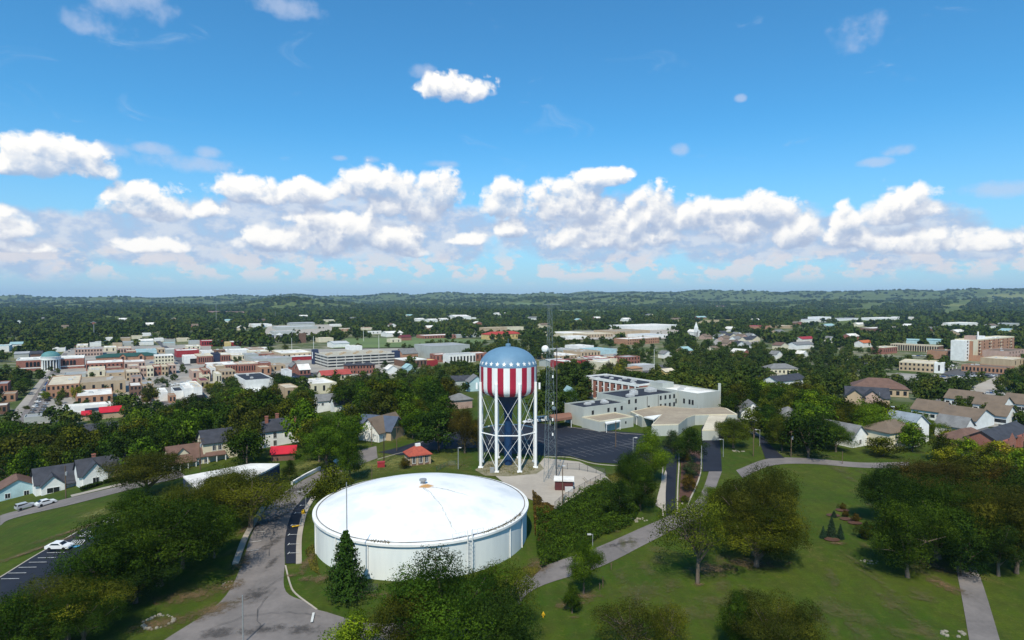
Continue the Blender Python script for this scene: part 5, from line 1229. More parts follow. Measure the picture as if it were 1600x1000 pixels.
house('dark brown roofed bungalow behind the yellow green trees', 1512, 706, 14, 9, 3.2, 3.0, 'hip', W_BROWN, R_BROWN, ang_=R(24))
house('grey roofed house in the trees right of the school lane', 1226, 664, 8, 8, 3.4, 3.0, 'hip', W_GREY, R_SHGREY, ang_=R(10))
for q in ((56,738,96,772,400), (122,726,176,765,400), (-5,752,24,786,400), (318,684,350,722,400), (400,664,456,698,400), (268,708,308,734,400), (498,628,524,646,400), (704,620,736,640,400), (626,690,670,728,400)): BOXES.append(q)
# flat white roofed hall, red roofed shed, brick pump house and others
def white_hall():
    P = [GZ(437, 724, 5.0), GZ(392, 724, 5.0), GZ(286, 744, 5.0), GZ(305, 762, 5.0), GZ(345, 772, 5.0), GZ(415, 736, 5.0)]
    x, y = P[2]; t = thing('flat_roofed_hall', 'long hall with broad white flat roof behind trees on the park road', 'hall', (x, y, 0))
    Q = [(p[0] - x, p[1] - y) for p in P]
    m = MB(); m.prism(Q, -3, 4.6, top=False); m.build('wall', W_BLUE, t)
    m = MB(); m.prism([(q[0] * 1.0, q[1]) for q in Q], 4.61, 5.0); m.quad([(q[0], q[1], 4.61) for q in Q]); m.build('roof', R_WHITE, t)
    CLEAR.append(P)
white_hall()
t = house('small brown brick shed with bright red roof on the lawn', 424, 721, 6.6, 5, 2.3, 1.5, 'x', W_BROWN, R_RED, ang_=R(14), name='garden_shed', cat='shed')
def pump_house():
    x, y = G(640.5, 728.5)
    t = thing('pump_house', 'small brick pump house with red tiled hip roof and tall white windows', 'pump house', (x, y, 0), R(26))
    W_, D_, H_ = 6.2, 5.2, 3.0
    m = MB(); m.prism([(0, 0), (W_, 0), (W_, D_), (0, D_)], -.5, H_, top=False); m.build('wall', W_BROWN, t)
    m = MB()
    for a in (0, 1.95, 4.0, W_ - .5): m.box(a, -.1, -.5, a + .5, -.005, H_)
    for a in (0, 2.3, D_ - .5): m.box(-.1, a, -.5, -.005, a + .5, H_)
    m.box(W_ - .01, -.1, -.5, W_ + .1, .5, H_); m.build('stone_pier', W_TAN, t)
    for a in (1.22, 3.22, 4.95): window(t, (a, 0, .7), .85, 1.9, 'y', True)
    for a in (1.4, 3.7): window(t, (0, a, .7), .7, 1.9, 'x', True)
    m = MB(); hip_roof(m, W_, D_, H_, 2.3, .5); m.build('roof', R_TILE, t)
    m = MB(); m.box(2.4, 2.2, H_ + 1.9, 3.9, 3.0, H_ + 2.75); m.build('ridge_vent', W_WHITE, t)
    CLEAR.append([(x - 2, y - 2), (x + 8, y - 2), (x + 8, y + 8), (x - 2, y + 8)])
pump_house()
x, y = G(590, 731); m = MB(); m.box(0, 0, -.1, 2.0, 1.5, 1.35); m.box(-.08, -.08, 1.35, 2.08, 1.58, 1.5); m.box(.2, -.05, .2, .9, 0, 1.1); m.box(1.1, -.05, .2, 1.8, 0, 1.1)
o = m.build('utility_box', W_RED, loc=(x, y, 0)); o.rotation_euler.z = R(14); tag(o, 'dark red metal box at the foot of a pole near the pump house', 'utility box')
def booth():
    x, y = G(877, 767); t = thing('equipment_shelter', 'little dark brick shelter with white roof on the mast pad', 'shelter', (x, y, 0), R(-6))
    m = MB(); m.prism([(-1.6, 0), (2.9, 0), (2.9, 3.4), (-1.6, 3.4)], -.2, 2.45, top=False); m.build('wall', mat('maroon_brick', (0.10, 0.03, 0.03), None, 1.0), t)
    m = MB(); m.prism([(-1.9, -.3), (3.2, -.3), (3.2, 3.7), (-1.9, 3.7)], 2.46, 2.75); m.quad([(-1.9, -.3, 2.46), (-1.9, 3.7, 2.46), (3.2, 3.7, 2.46), (3.2, -.3, 2.46)]); m.build('roof', R_WHITE, t)
    m = MB(); m.box(2.91, .6, 1.2, 3.4, 1.5, 1.9); m.build('wall_unit', UNIT, t)
    m = MB(); m.box(-1.65, 1.0, -.1, -1.602, 2.0, 2.0); m.build('door', DSTEEL, t)
booth()
x, y = G(883, 770); m = MB(); m.box(0, 0, .15, 2.0, .9, 1.25); m.box(.1, .1, -.05, 1.9, .8, .15); m.box(.4, -.03, .4, 1.6, 0, 1.0); o = m.build('condenser_unit', UNIT, loc=(x, y, .06)); tag(o, 'pale air conditioning unit on the pad before the brick shelter', 'air conditioner')
x, y = G(918, 757); m = MB(); m.box(0, 0, -.1, 6.5, 5, .35); m.box(.3, .3, .35, 3.0, 4.7, .6); m.box(3.4, .3, .35, 6.2, 4.7, .6); m.box(2.9, 2.2, .6, 3.5, 2.8, .8)
o = m.build('vault_cover', CONC, loc=(x, y, .06)); o.rotation_euler.z = R(8); tag(o, 'low slab cover of an underground vault at the corner of the fenced pad', 'vault cover')

# ------------------------------------------------------------------ school
def school():
    O = np.array([27.0, 230.0]); b, a = Bv, Av
    W = lambda u, v: tuple(O + b * u + a * v)
    t = thing('school_building', 'rambling pale grey school with dark roofs and a brick dormitory wing', 'school', (O[0], O[1], 0), TA)
    def block(name, u0, u1, v0, v1, h, wall, roof, par=.45, **k):
        g = bpy.data.objects.new(name, None)
        m = MB(); m.prism([(u0, v0), (u1, v0), (u1, v1), (u0, v1)], -2, h - par - .1, top=False)
        w_ = m.build(name, wall, t)
        m = MB(); th = .3; m.box(u0 + th, v0 + th, h - par - .15, u1 - th, v1 - th, h - par); m.build('roof', roof, w_)
        m = MB()
        for q in ((u0, v0, u1, v0 + th), (u0, v1 - th, u1, v1), (u0, v0 + th, u0 + th, v1 - th), (u1 - th, v0 + th, u1, v1 - th)): m.box(q[0], q[1], h - par - .11, q[2], q[3], h)
        m.build('parapet', k.get('pm', wall), w_)
        bpy.data.objects.remove(g)
        CLEAR.append([W(u0 - 2, v0 - 2), W(u1 + 2, v0 - 2), W(u1 + 2, v1 + 2), W(u0 - 2, v1 + 2)])
        return w_
    bl = block('classroom_block', 0, 21.95, 0, 11.5, 7.4, W_SAGE, R_DARK)
    for (u, z) in ((9, .8), (12.5, 3.6), (16, 3.4), (19.5, 3.7), (4.5, 3.4)): window(bl, (u, 0, z + .8), 1.1, 1.6)
    bm = block('classroom_block', 22, 51.7, 0, 17.5, 9.0, W_SAGE, R_DARK)
    for u in (23.5, 27.2, 34.6, 41.5, 44.3, 47, 49.6):
        for z in (2.2, 5.6):
            if (int(u * 3) + int(z)) % 4: window(bm, (u, 0, z + .9), 1.1, 1.7)
    for u in (33.6, 40.0):
        m = MB(); m.tube([(u, -.08, -1), (u, -.08, 8.6)], .1, 6); m.build('downpipe', DSTEEL, bm)
    gym = block('gymnasium', 51.75, 66, -10.5, 17.3, 9.6, W_SAGE, R_WHITE)
    for v in (-8, -6.4, -3.5): window(gym, (51.75, v, 4.6), 1.0, 2.0, 'x')
    window(bm, (50.8, 0, 4.2), .8, 2.0)
    block('stair_block', 53, 60, 9.5, 17.0, 11.5, W_SAGE, R_GREY)
    br = block('dormitory_wing', 47, 61.6, 17.7, 55, 10.5, W_BRICK, R_DARK, .7, pm=W_WHITE)
    m = MB(); m.box(46.7, 17.8, 9.3, 46.98, 55, 10.52); m.build('fascia', W_WHITE, br)
    m = MB(); m.box(46.7, 17.8, -1, 46.96, 55, .6); m.build('plinth', W_WHITE, br)
    for k in range(9):
        v = 20.0 + k * 4.1
        m = MB(); m.box(46.75, v - .35, .6, 46.99, v + .35, 9.3); m.build('white_pier', W_WHITE, br)
        for z in (1.2, 4.1, 7.0):
            window(br, (47, v + 1.0, z), .9, 1.5, 'x')
            m = MB(); m.box(46.8, v + .4, z - .5, 46.99, v + 1.6, z - .12); m.build('window_unit', W_WHITE, br)
    an = block('annex', -1, 16, -10, -.05, 4.0, W_SAGE, R_TAN, .3, pm=W_CREAM)
    window(an, (3, -10, 2.2), .7, .5); window(an, (12, -10, 1.6), .7, .9)
    def slab(name, px, h, wall, roof):
        P = [GZ(x, y, h) for x, y in px]; Q = []
        for p in P:
            d = np.array(p) - O; Q.append((d @ b, d @ a))
        m = MB(); m.prism(Q, -1.5, h - .31, top=False); w_ = m.build(name, wall, t)
        m = MB(); m.prism(Q, h - .3, h + .02); m.build('roof_edge', W_CREAM, w_)
        c = np.mean(Q, 0); m = MB(); m.prism([tuple(c + (np.array(q) - c) * .965) for q in Q], h - .1, h + .06); m.build('roof', roof, w_)
        CLEAR.append(P)
        return w_
    s2 = slab('annex', [(985,643),(1030,633),(1062,637),(1092,638),(1132,636),(1152,647),(1136,647),(1086,648),(1074,652),(1060,663),(1018,664),(1034,647),(1003,651)], 4.0, W_SAGE, R_TAN)
    g2 = slab('garage_wing', [(1108,649),(1137,648),(1123,672),(1097,672)], 3.6, W_SAGE, R_CREAM)
    gx, gy = GZ(1101, 682, 0); d = np.array((gx, gy)) - O
    m = MB(); m.box(-.2, -.1, 0, 2.6, .05, 2.4); o = m.build('garage_door', W_WHITE, g2, loc=(d @ b + 1.0, d @ a + .35, 0)); o.rotation_euler.z = R(-33)
    def flatcanopy(name, px, h, roof, th=.45):
        P = [GZ(x, y, h) for x, y in px]; Q = [((np.array(p) - O) @ b, (np.array(p) - O) @ a) for p in P]
        m = MB(); m.prism(Q, h - th, h); m.quad([(q[0], q[1], h - th) for q in Q]); c = m.build(name, roof, t)
        for q in Q[-2:] + Q[:1]:
            cc = np.mean(Q, 0); e = np.array(q) + (cc - np.array(q)) * .08
            m = MB(); m.tube([(e[0], e[1], -1), (e[0], e[1], h - th)], .12, 6); m.build('post', W_WHITE, c)
        CLEAR.append(P)
    flatcanopy('porch_canopy', [(993,648),(1012,648),(1036,646),(1022,655)], 3.9, W_WHITE)
    flatcanopy('porch_canopy', [(944,658),(966,655),(970,657),(947,662)], 3.4, W_WHITE)
    flatcanopy('portico', [(858,648),(892,644),(894,651),(866,655)], 4.2, mat('red_brown_gravel', (0.27, 0.13, 0.085), (0.2, 0.10, 0.07), .2), .9)
    for (u, v, h, s) in ((7, 6, 7, 1.2), (11, 8, 7, 1.0), (15, 5, 7, 1.4), (18, 9, 7, .9), (28, 4, 8.6, 1.5), (33, 7, 8.6, 1.5), (37, 11, 8.6, 1.5), (45, 9, 8.6, 2.2), (56, 2, 9.2, 1.2), (63, 14, 9.2, 1.2), (62, 6, 9.2, 1.2),
                         (50, 24, 9.9, .9), (53, 28, 9.9, .8), (57, 31, 9.9, 1.2), (52, 35, 9.9, .8), (58, 38, 9.9, 1.0), (54, 43, 9.9, .9), (50, 48, 9.9, .8), (58, 51, 9.9, .9), (59, 21, 9.9, 1.3)):
        m = MB(); m.box(u - s, v - s * .7, h - .1, u + s, v + s * .7, h + .5 * s); m.box(u - s * .7, v - s * .5, h + .5 * s, u + s * .7, v + s * .5, h + .7 * s); m.build('roof_unit', UNIT, t)
    m = MB(); m.tube([W(0, 0) and (66.8, -9.5, 0), (66.8, -9.5, 12.5)], .75, 4); m.build('chimney', W_SAGE, t)
school()
BOXES.append((917, 588, 1000, 616, 330)); BOXES.append((885, 612, 1130, 640, 270))

# ------------------------------------------------------------------ vehicles
def car_mesh(kind):
    L = {'sedan': [(-2.25,.35),(-2.25,.85),(-1.75,.98),(-1.05,1.42),(.35,1.42),(1.0,.98),(2.0,.85),(2.25,.62),(2.25,.35)],
         'suv': [(-2.2,.4),(-2.2,1.0),(-2.0,1.62),(.2,1.66),(.95,1.08),(2.0,.95),(2.2,.7),(2.2,.4)],
         'van': [(-2.7,.4),(-2.7,1.95),(-2.5,2.15),(1.6,2.15),(2.1,1.35),(2.7,1.1),(2.75,.4)]}[kind]
    m = MB(); hw = .88 if kind != 'van' else .98; n = len(L)
    for s in (-1, 1):
        i = len(m.v); m.v += [(x, s * (hw - (.16 if z > 1.1 else 0)), z) for x, z in L]; m.f.append(tuple(range(i, i + n))[::1 if s < 0 else -1]); m.m.append(0)
    for k in range(n):
        j = (k + 1) % n; m.f.append((k, n + k, n + j, j)); m.m.append(0)
    g = MB()
    W_ = {'sedan': [(-1.35,1.02),(-.95,1.34),(.25,1.34),(.75,1.02)], 'suv': [(-1.95,1.1),(-1.85,1.52),(.12,1.55),(.7,1.12)], 'van': [(-.4,1.35),(-.4,1.9),(1.5,1.9),(1.85,1.38)]}[kind]
    for s in (-1, 1):
        P = [(x, s * (hw - (.17 if z > 1.1 else .09) + .09), z) for x, z in W_]; g.quad(P if s < 0 else P[::-1])
    f0, f1 = {'sedan': ((.98,.99),(.40,1.38)), 'suv': ((.93,1.10),(.26,1.60)), 'van': ((2.07,1.42),(1.66,2.05))}[kind]
    g.quad([(f0[0] + .04, -.7, f0[1] + .04), (f0[0] + .04, .7, f0[1] + .04), (f1[0] + .04, .66, f1[1] + .02), (f1[0] + .04, -.66, f1[1] + .02)])
    r0, r1 = {'sedan': ((-1.72,1.01),(-1.1,1.40)), 'suv': ((-2.19,1.08),(-2.03,1.56)), 'van': ((-2.71,1.3),(-2.71,1.85))}[kind]
    g.quad([(r0[0] - .04, .7, r0[1] + .03), (r0[0] - .04, -.7, r0[1] + .03), (r1[0] - .04, -.66, r1[1] + .02), (r1[0] - .04, .66, r1[1] + .02)])
    wl = MB(); wl.tube([(0, -.12, 0), (0, .12, 0)], .33, 14)
    return m, g, wl
PROTO = {}
CARC = {'white': (.78, .78, .78, 1), 'silver': (.42, .43, .45, 1), 'black': (.03, .03, .035, 1), 'red': (.35, .03, .03, 1), 'blue': (.05, .10, .25, 1), 'grey': (.16, .165, .17, 1)}
def car(label, x, y, rz, kind='sedan', colour='white', group=None, name='parked_car', cat='car'):
    z = Ts(x, y) + .30
    if kind not in PROTO:
        t = thing(name, label, cat, (x, y, z), rz, group); m, g, wl = car_mesh(kind)
        ch = [m.build('body', CARPAINT, t), g.build('glazing', GLASS, t)]; ax = 1.35 if kind != 'van' else 1.7
        w0 = None
        for sx in (-1, 1):
            for sy in (-1, 1):
                if w0 is None: w0 = wl.build('wheel', TYRE, t); o = w0
                else: o = w0.copy(); col.objects.link(o)
                o.location = (sx * ax, sy * .82, .33); ch.append(o)
        PROTO[kind] = (t, ch)
    else:
        t, ch = copy_tree(*PROTO[kind]); t.name = name; t.location = (x, y, z); t.rotation_euler = (0, 0, rz); t['label'] = label; t['category'] = cat
        if group: t['group'] = group
        elif 'group' in t: del t['group']
    ch[0].color = CARC[colour]
    return t
def carpx(label, px, py, rz, *a, **k): x, y = G(px, py); return car(label, x, y, rz, *a, **k)
carpx('silver hatchback parked at the roadside, left of two by the white cottage', 40, 796, R(57), 'suv', 'silver')
carpx('white saloon parked at the roadside, right of two by the white cottage', 72, 790, R(57), 'sedan', 'white')
carpx('white saloon parked nose to kerb in the low dark car park', 93, 860, R(2), 'sedan', 'white')
carpx('white car half hidden by tree crowns in the low dark car park', 205, 850, R(4), 'sedan', 'white')
carpx('second white car half hidden by tree crowns, nearer the park road', 300, 800, R(50), 'suv', 'white')
carpx('white shuttle van beside the school portico behind the mast', 846, 660, R(-150), 'van', 'white', name='shuttle_van', cat='van')
carpx('white saloon parked behind the legs of the water tower', 826, 662, R(-150), 'sedan', 'white')
carpx('black car standing by the school garage door', 1122, 686, R(100), 'suv', 'black')
carpx('dark car in the shade by the cottage lane', 1180, 664, R(120), 'sedan', 'black')
carpx('white panel van on the street before the taupe roofs', 1392, 644, R(-20), 'van', 'white', name='panel_van', cat='van')
carpx('white truck like van by the dark roofed bungalow', 1266, 604, R(20), 'van', 'white', name='delivery_van', cat='van')
carpx('white car beside the truck like van', 1257, 606, R(20), 'sedan', 'white')
carpx('white saloon at the kiosk on the asphalt lot', 990, 583, R(10), 'sedan', 'white')
carpx('dark blue car by the white cottage on the lower street', 1516, 684, R(-20), 'sedan', 'blue')
carpx('white pickup like car by the white cottage on the lower street', 1500, 681, R(-20), 'suv', 'white')
cols = ['white', 'silver', 'black', 'grey', 'white', 'red', 'blue', 'silver', 'white', 'grey']
rr = random.Random(3)
def row(px0, px1, n, rz, where, grp, jit=.6):
    A, B_ = np.array(G(*px0)), np.array(G(*px1))
    for k in range(n):
        c = rr.choice(cols); p = A + (B_ - A) * ((k + .5 + rr.uniform(-.15, .15)) / n)
        kd = rr.choice(['sedan', 'suv', 'sedan']); car(f'small {c} {"hatchback" if kd == "suv" else "saloon"} parked {where}', p[0], p[1], rz + rr.uniform(-.06, .06), kd, c, grp)
row((48,650), (78,594), 16, R(150), 'on the street leading to the courthouse columns', 'cars on the courthouse street')
row((62,652), (92,592), 14, R(150), 'along the opposite kerb of the courthouse street', 'cars on the far courthouse kerb')
row((106,553), (124,536), 7, R(120), 'on the street beyond the courthouse', 'cars beyond the courthouse')
row((206,640), (222,634), 3, R(36), 'outside the front shop row', 'cars by the front shop row')
row((340,606), (352,594), 5, R(120), 'on the brick paved street by the square', 'cars by the square')
row((440,602), (462,590), 6, R(124), 'in the small lot below the chapel', 'cars below the chapel')
row((1470,590), (1566,588), 14, R(100), 'before the long low clinic range', 'cars before the clinic')
row((1395,597), (1500,593), 5, R(15), 'alone on the wide pale hospital car park', 'cars on the pale car park')
row((1540,617), (1598,600), 12, R(60), 'in the crowded lot at the photo edge', 'cars in the crowded lot')
row((1424,652), (1450,632), 4, R(60), 'outside the red brown care building', 'cars by the care building')
row((1425,557), (1484,557), 9, R(10), 'between the long school block and the medical block', 'cars behind the medical block')
row((1345,566), (1378,562), 4, R(10), 'on the dark lot in the trees', 'cars on the dark lot')
row((1545,640), (1590,652), 6, R(-30), 'beside the taupe roofs at the street end', 'cars by the taupe roofs')
row((232,568), (330,562), 10, R(20), 'in the paved blocks below the corner hall', 'cars below the corner hall')
row((250,607), (330,592), 8, R(36), 'on the street behind the front shop row', 'cars behind the front shop row')
row((300,562), (400,556), 8, R(15), 'on the paved lot behind the brick terraces', 'cars behind the terraces')
row((455,568), (484,560), 4, R(30), 'outside the red shopfront of the market hall', 'cars at the market hall')
row((880,560), (965,556), 9, R(10), 'outside the shops near the radio mast', 'cars at the mast shops')
row((900,530), (1040,528), 12, R(5), 'on the far shopping lot before the clinic', 'cars on the far shopping lot')
row((505,597), (600,585), 8, R(20), 'in front of the red brick flats', 'cars before the brick flats')

# ------------------------------------------------------------------ poles, lamps, fences, stones
def pole(label, x, yt, yb, r=.14, m_=WOOD, arm=None, lamp=None, name='utility_pole', cat='pole', boxy=False, group=None):
    gx, gy = G(x, yb); d = depth(gx, gy, 0); h = (yb - yt) / FPX * d
    t = thing(name, label, cat, (gx, gy, Ts(gx, gy)), 0, group)
    m = MB(); m.tube([(0, 0, -.4), (0, 0, h)], [r, r * .75], 8); m.build('shaft', m_, t)
    if arm:
        for k in range(arm):
            m = MB(); z = h - .4 - k * .9; m.box(-1.1, -.07, z, 1.1, .07, z + .14)
            for s in (-1, -.4, .4, 1): m.tube([(s, 0, z + .14), (s, 0, z + .38)], .05, 6)
            o = m.build('crossarm', m_, t); o.rotation_euler.z = R(30)
    if boxy:
        m = MB(); m.lathe([(0, h - 2.6), (.27, h - 2.6), (.27, h - 1.7), (0, h - 1.6)], 12, cx=.35, cy=-.1); m.build('transformer', STEEL, t)
    if lamp:
        s = lamp; m = MB(); m.tube([(0, 0, h - .2), (s * .6, -.1, h), (s * 1.4, -.2, h + .02)], .045, 6); m.box(s * 1.4 - .35, -.4, h - .08, s * 1.4 + .35, -.02, h + .1); m.build('lamp_head', UNIT, t)
    return t
pole('weathered grey pole standing alone at the bottom of the park road bend', 380, 929, 1006, .1, STEEL, name='sign_pole')
pole('pale wooden pole rising from the shaded trees at the lower photo edge', 107, 943, 1020, .15, WOOD)
t = pole('tall thin mast with dark lower half in front of the storage tank', 543, 752, 936, .10, STEEL, name='flag_mast', cat='mast')
m = MB(); m.tube([(0, 0, 0), (0, 0, 10.8)], .16, 8); m.build('dark_sleeve', DSTEEL, t)
pole('grey street lamp beside the parking strip at the tank', 478, 767, 796, .1, STEEL, lamp=-1, name='street_lamp', cat='lamp')
pole('wooden pole rising from trees left of the side street', 547, 650, 682, .13, WOOD, arm=1)
pole('pale wooden pole at the side street corner', 581, 658, 696, .14, WOOD)
pole('dark wooden pole beside the dark red box', 600, 681, 724, .16, mat('dark_creosote_wood', (0.045, 0.032, 0.025), None, 2))
pole('T topped wooden pole behind the pump house road', 620, 666, 705, .13, WOOD, arm=1)
pole('slim wooden pole before the round dark tree', 636, 646, 672, .13, WOOD, arm=1)
pole('dark pole on the lot edge right of the pump house', 685, 684, 707, .15, mat('dark_creosote_wood', (0.045, 0.032, 0.025)))
pole('pale pole on the lawn right of the pump house', 716, 699, 733, .14, STEEL, lamp=.4, name='lamp_post', cat='lamp')
pole('brown marker post on the grass behind the tank rim', 581, 726, 752, .09, WOOD, name='marker_post', cat='post')
pole('pole with lamp at the fence corner of the mast pad', 879, 727, 789, .13, WOOD, lamp=.2, name='lamp_post', cat='lamp')
pole('car park floodlight pole with white head in front of the tree', 989, 683, 745, .13, STEEL, lamp=.5, name='floodlight', cat='lamp')
pole('brown wooden pole standing in the school car park', 962, 658, 699, .16, WOOD)
pole('pale post at the mulch bed corner by the drive', 1096, 696, 728, .13, STEEL, name='lamp_post', cat='post')
pole('leaning grey street lamp beside the school drive', 1130, 686, 714, .1, STEEL, lamp=-.8, name='street_lamp', cat='lamp')
pole('pale wooden pole left of the short black drive', 1177, 673, 713, .15, WOOD)
pole('curved street lamp right of the pale wooden pole', 1187, 671, 697, .1, STEEL, lamp=-1, name='street_lamp', cat='lamp')
pole('utility pole with transformer beside the park lane', 1236, 673, 714, .15, WOOD, arm=1, boxy=True)
pole('small green grey lamp beside the park road below the bank', 926, 834, 860, .07, STEEL, lamp=-.5, name='street_lamp', cat='lamp')
pole('utility pole between the two white cottages', 103, 727, 779, .16, WOOD, boxy=True)
pole('utility pole beside the cream two storey house', 313, 684, 735, .15, WOOD, arm=2, boxy=True)
pole('thin pole at the end of the park lane by the bushes', 1316, 705, 725, .1, WOOD, name='marker_post', cat='post')
pole('pole in the trees above the park lane, with T arm', 1205, 640, 664, .13, WOOD, arm=1)
pole('grey lamp pole in front of the gabled care home', 1374, 613, 638, .14, STEEL, name='lamp_post', cat='lamp')
pole('tall pole at the edge of the pale hospital car park', 1454, 590, 612, .2, WOOD, arm=1)
pole('wooden pole before the red brick building at the photo edge', 1512, 680, 706, .15, WOOD, arm=1)
pole('tall pale flagpole beside the asphalt lot', 1022, 545, 590, .16, TRIM, name='flagpole', cat='flagpole')
for k, (x, yt, yb) in enumerate(((456, 528, 547), (490, 525, 546), (568, 510, 534), (592, 523, 545), (690, 500, 512), (430, 486, 500), (527, 455, 484), (147, 507, 528), (338, 475, 506))):
    pole(['thin light mast by the silo trees', 'thin light mast beside the tree row', 'thin light mast of the ball field', 'thin light mast beside the deck tower', 'thin mast far off before the arena', 'slender tan tower far off beyond the white warehouse', 'tall thin aerial on the far hillside', 'thin mast beyond the courthouse woods', 'thin aerial in the dark far woods'][k], x, yt, yb, .25 if k < 5 else .6, TRIM if k in (0, 1, 2, 3) else STEEL, name='light_mast', cat='mast')
for k, (x, yt, yb) in enumerate(((87, 841, 851), (112, 829, 840), (135, 817, 827), (147, 815, 823))):
    pole(['rusty fence post nearest the white saloon', 'second rusty fence post up the grass bank', 'third rusty fence post up the grass bank', 'last rusty fence post at the bank end'][k], x, yt, yb, .06, WOOD, name='fence_post', cat='post', group='fence posts on the bank')

MESHM = bpy.data.materials.new('chain_link'); MESHM.use_nodes = True
_M = NT(MESHM.node_tree); _M.n.clear(); _d = _M.node('ShaderNodeBsdfDiffuse'); _d.inputs[0].default_value = (.16, .17, .17, 1); _t = _M.node('ShaderNodeBsdfTransparent')
_x = _M.node('ShaderNodeMixShader'); _x.inputs[0].default_value = .26; _M.l.new(_t.outputs[0], _x.inputs[1]); _M.l.new(_d.outputs[0], _x.inputs[2]); _o = _M.node('ShaderNodeOutputMaterial'); _M.l.new(_x.outputs[0], _o.inputs[0])
def fence(label, px, h=1.9, step=3.0, m_=DSTEEL):
    P = [np.array(G(*p)) for p in px]; o = P[0]; t = thing('chain_link_fence', label, 'fence', (o[0], o[1], Ts(*o)))
    for a, b in zip(P[:-1], P[1:]):
        n = max(1, int(round(np.linalg.norm(b - a) / step))); z = lambda p: Ts(*p) - Ts(*o)
        for k in range(n + 1):
            p = a + (b - a) * k / n - o; zz = z(p + o); m = MB(); m.tube([(p[0], p[1], zz - .2), (p[0], p[1], zz + h + .1)], .05, 6); m.build('post', m_, t)
        m = MB(); p, q = a - o, b - o; m.tube([(p[0], p[1], z(a) + h), (q[0], q[1], z(b) + h)], .03, 5); m.build('top_rail', m_, t)
        m = MB(); m.quad([(p[0], p[1], z(a) + .05), (q[0], q[1], z(b) + .05), (q[0], q[1], z(b) + h - .05), (p[0], p[1], z(a) + h - .05)]); m.build('wire_mesh', MESHM, t)
fence('chain link fence along the far side of the mast pad', [(868,733), (905,735), (945,743)])
fence('chain link fence along the near corner of the mast pad', [(946,748), (905,770), (880,785), (867,797)])
fence('short green mesh fence across the grass behind the tank', [(682,737), (700,728), (712,727)], 1.4, 2.0, mat('green_wire', (.03, .10, .05), None, 1))
fence('thin wire fence at the foot of the storage tank by the pine', [(548,921), (590,925)], 1.3, 2.2)
m = MB(); x, y = G(474, 803); m.lathe([(0, .0), (.42, .05), (.45, .45), (.3, .9), (0, 1.0)], 14); o = m.build('hydrant_cover', YPAINT, loc=(x, y, .05)); tag(o, 'yellow round cover on the kerb beside the parking strip', 'hydrant')
m = MB(); x, y = G(849, 965); m.lathe([(.12, 0), (.12, .5), (.2, .52), (.2, .6), (.13, .62), (.1, .85), (0, .92)], 12); m.box(-.26, -.07, .34, .26, .07, .48); o = m.build('fire_hydrant', YPAINT, loc=(x, y, .0)); tag(o, 'small yellow fire hydrant on the lawn below the park road', 'hydrant')
for k, (x, yt, yb) in enumerate(((942, 888, 918), (937, 906, 922), (955, 880, 890))):
    gx, gy = G(x, yb); m = MB(); m.box(-.06, -.06, -.2, .06, .06, 1.9 if k == 0 else 1.2); m.box(-.10, -.02, .9, .10, .02, 1.1)
    tag(m.build('stake', WOOD, loc=(gx, gy, 0)), ['tall wooden stake beside the orange flecked tree', 'short wooden stake beside the orange flecked tree', 'thin stake at the road edge near the orange flecked tree'][k], 'stake')
def stones(label, px, py, ru, n, s, name='stone_ring', full=True, seed=1):
    gx, gy = G(px, py); r = random.Random(seed); m = MB()
    for k in range(n):
        a = 2 * math.pi * k / n if full else r.uniform(0, 6.28); q = ru * (r.uniform(.9, 1.1) if full else math.sqrt(r.random())); x, y = q * math.cos(a), q * math.sin(a) * (1 if full else .5); sz = s * r.uniform(.5, 1.2)
        i = len(m.v); ring = 6
        for z, f in ((-.1, 1), (sz * .45, .85), (sz * .7, .4)):
            for j in range(ring): t_ = j * 2 * math.pi / ring + k; m.v.append((x + sz * f * math.cos(t_) * r.uniform(.8, 1.2), y + sz * f * math.sin(t_) * r.uniform(.8, 1.2), z))
        for l in range(2):
            for j in range(ring): m.f.append((i + l * ring + j, i + l * ring + (j + 1) % ring, i + (l + 1) * ring + (j + 1) % ring, i + (l + 1) * ring + j)); m.m.append(0)
        m.f.append(tuple(i + 2 * ring + j for j in range(ring))); m.m.append(0)
    tag(m.build(name, ROCK, loc=(gx, gy, Ts(gx, gy))), label, kind='stuff')
stones('ring of pale stones in the grass', 247, 972, 2.0, 22, .35, seed=2)
stones('small ring of stones by the road edge', 358, 913, 1.0, 12, .22, seed=3)
stones('pale rocks scattered on the lawn', 1360, 878, 1.8, 14, .22, 'rocks', False, 4)
stones('pale rocks by the park path', 1487, 990, 1.8, 18, .34, 'rocks', False, 6)
stones('rubble on the bank by the park road', 990, 812, 3.0, 26, .3, 'rubble', False, 7)
stones('rubble by the lane', 1150, 705, 2.5, 20, .3, 'rubble', False, 8)

mb = MB(); _r = random.Random(9)
for P in ([(375,938),(410,925),(440,905),(447,900)], [(405,985),(402,960),(412,940),(432,920)], [(330,985),(380,965),(450,958),(500,965)], [(420,870),(425,840),(432,815)], [(905,885),(930,873)], [(960,853),(985,870)], [(1010,830),(1030,838)]):
    Q = [np.array(G(*p)) for p in P]
    for a, b in zip(Q[:-1], Q[1:]):
        L = np.linalg.norm(b - a); n = max(2, int(L / 1.2)); pts = [a + (b - a) * k / n + np.array([_r.uniform(-.22, .22), _r.uniform(-.22, .22)]) * (0 < k < n) for k in range(n + 1)]
        for p, q in zip(pts[:-1], pts[1:]): wline(mb, p, q, _r.uniform(.04, .09), .29)
tag(mb.build('road_markings', mat('tar_crack', (.075, .07, .068), None, 1.0)), kind='structure')
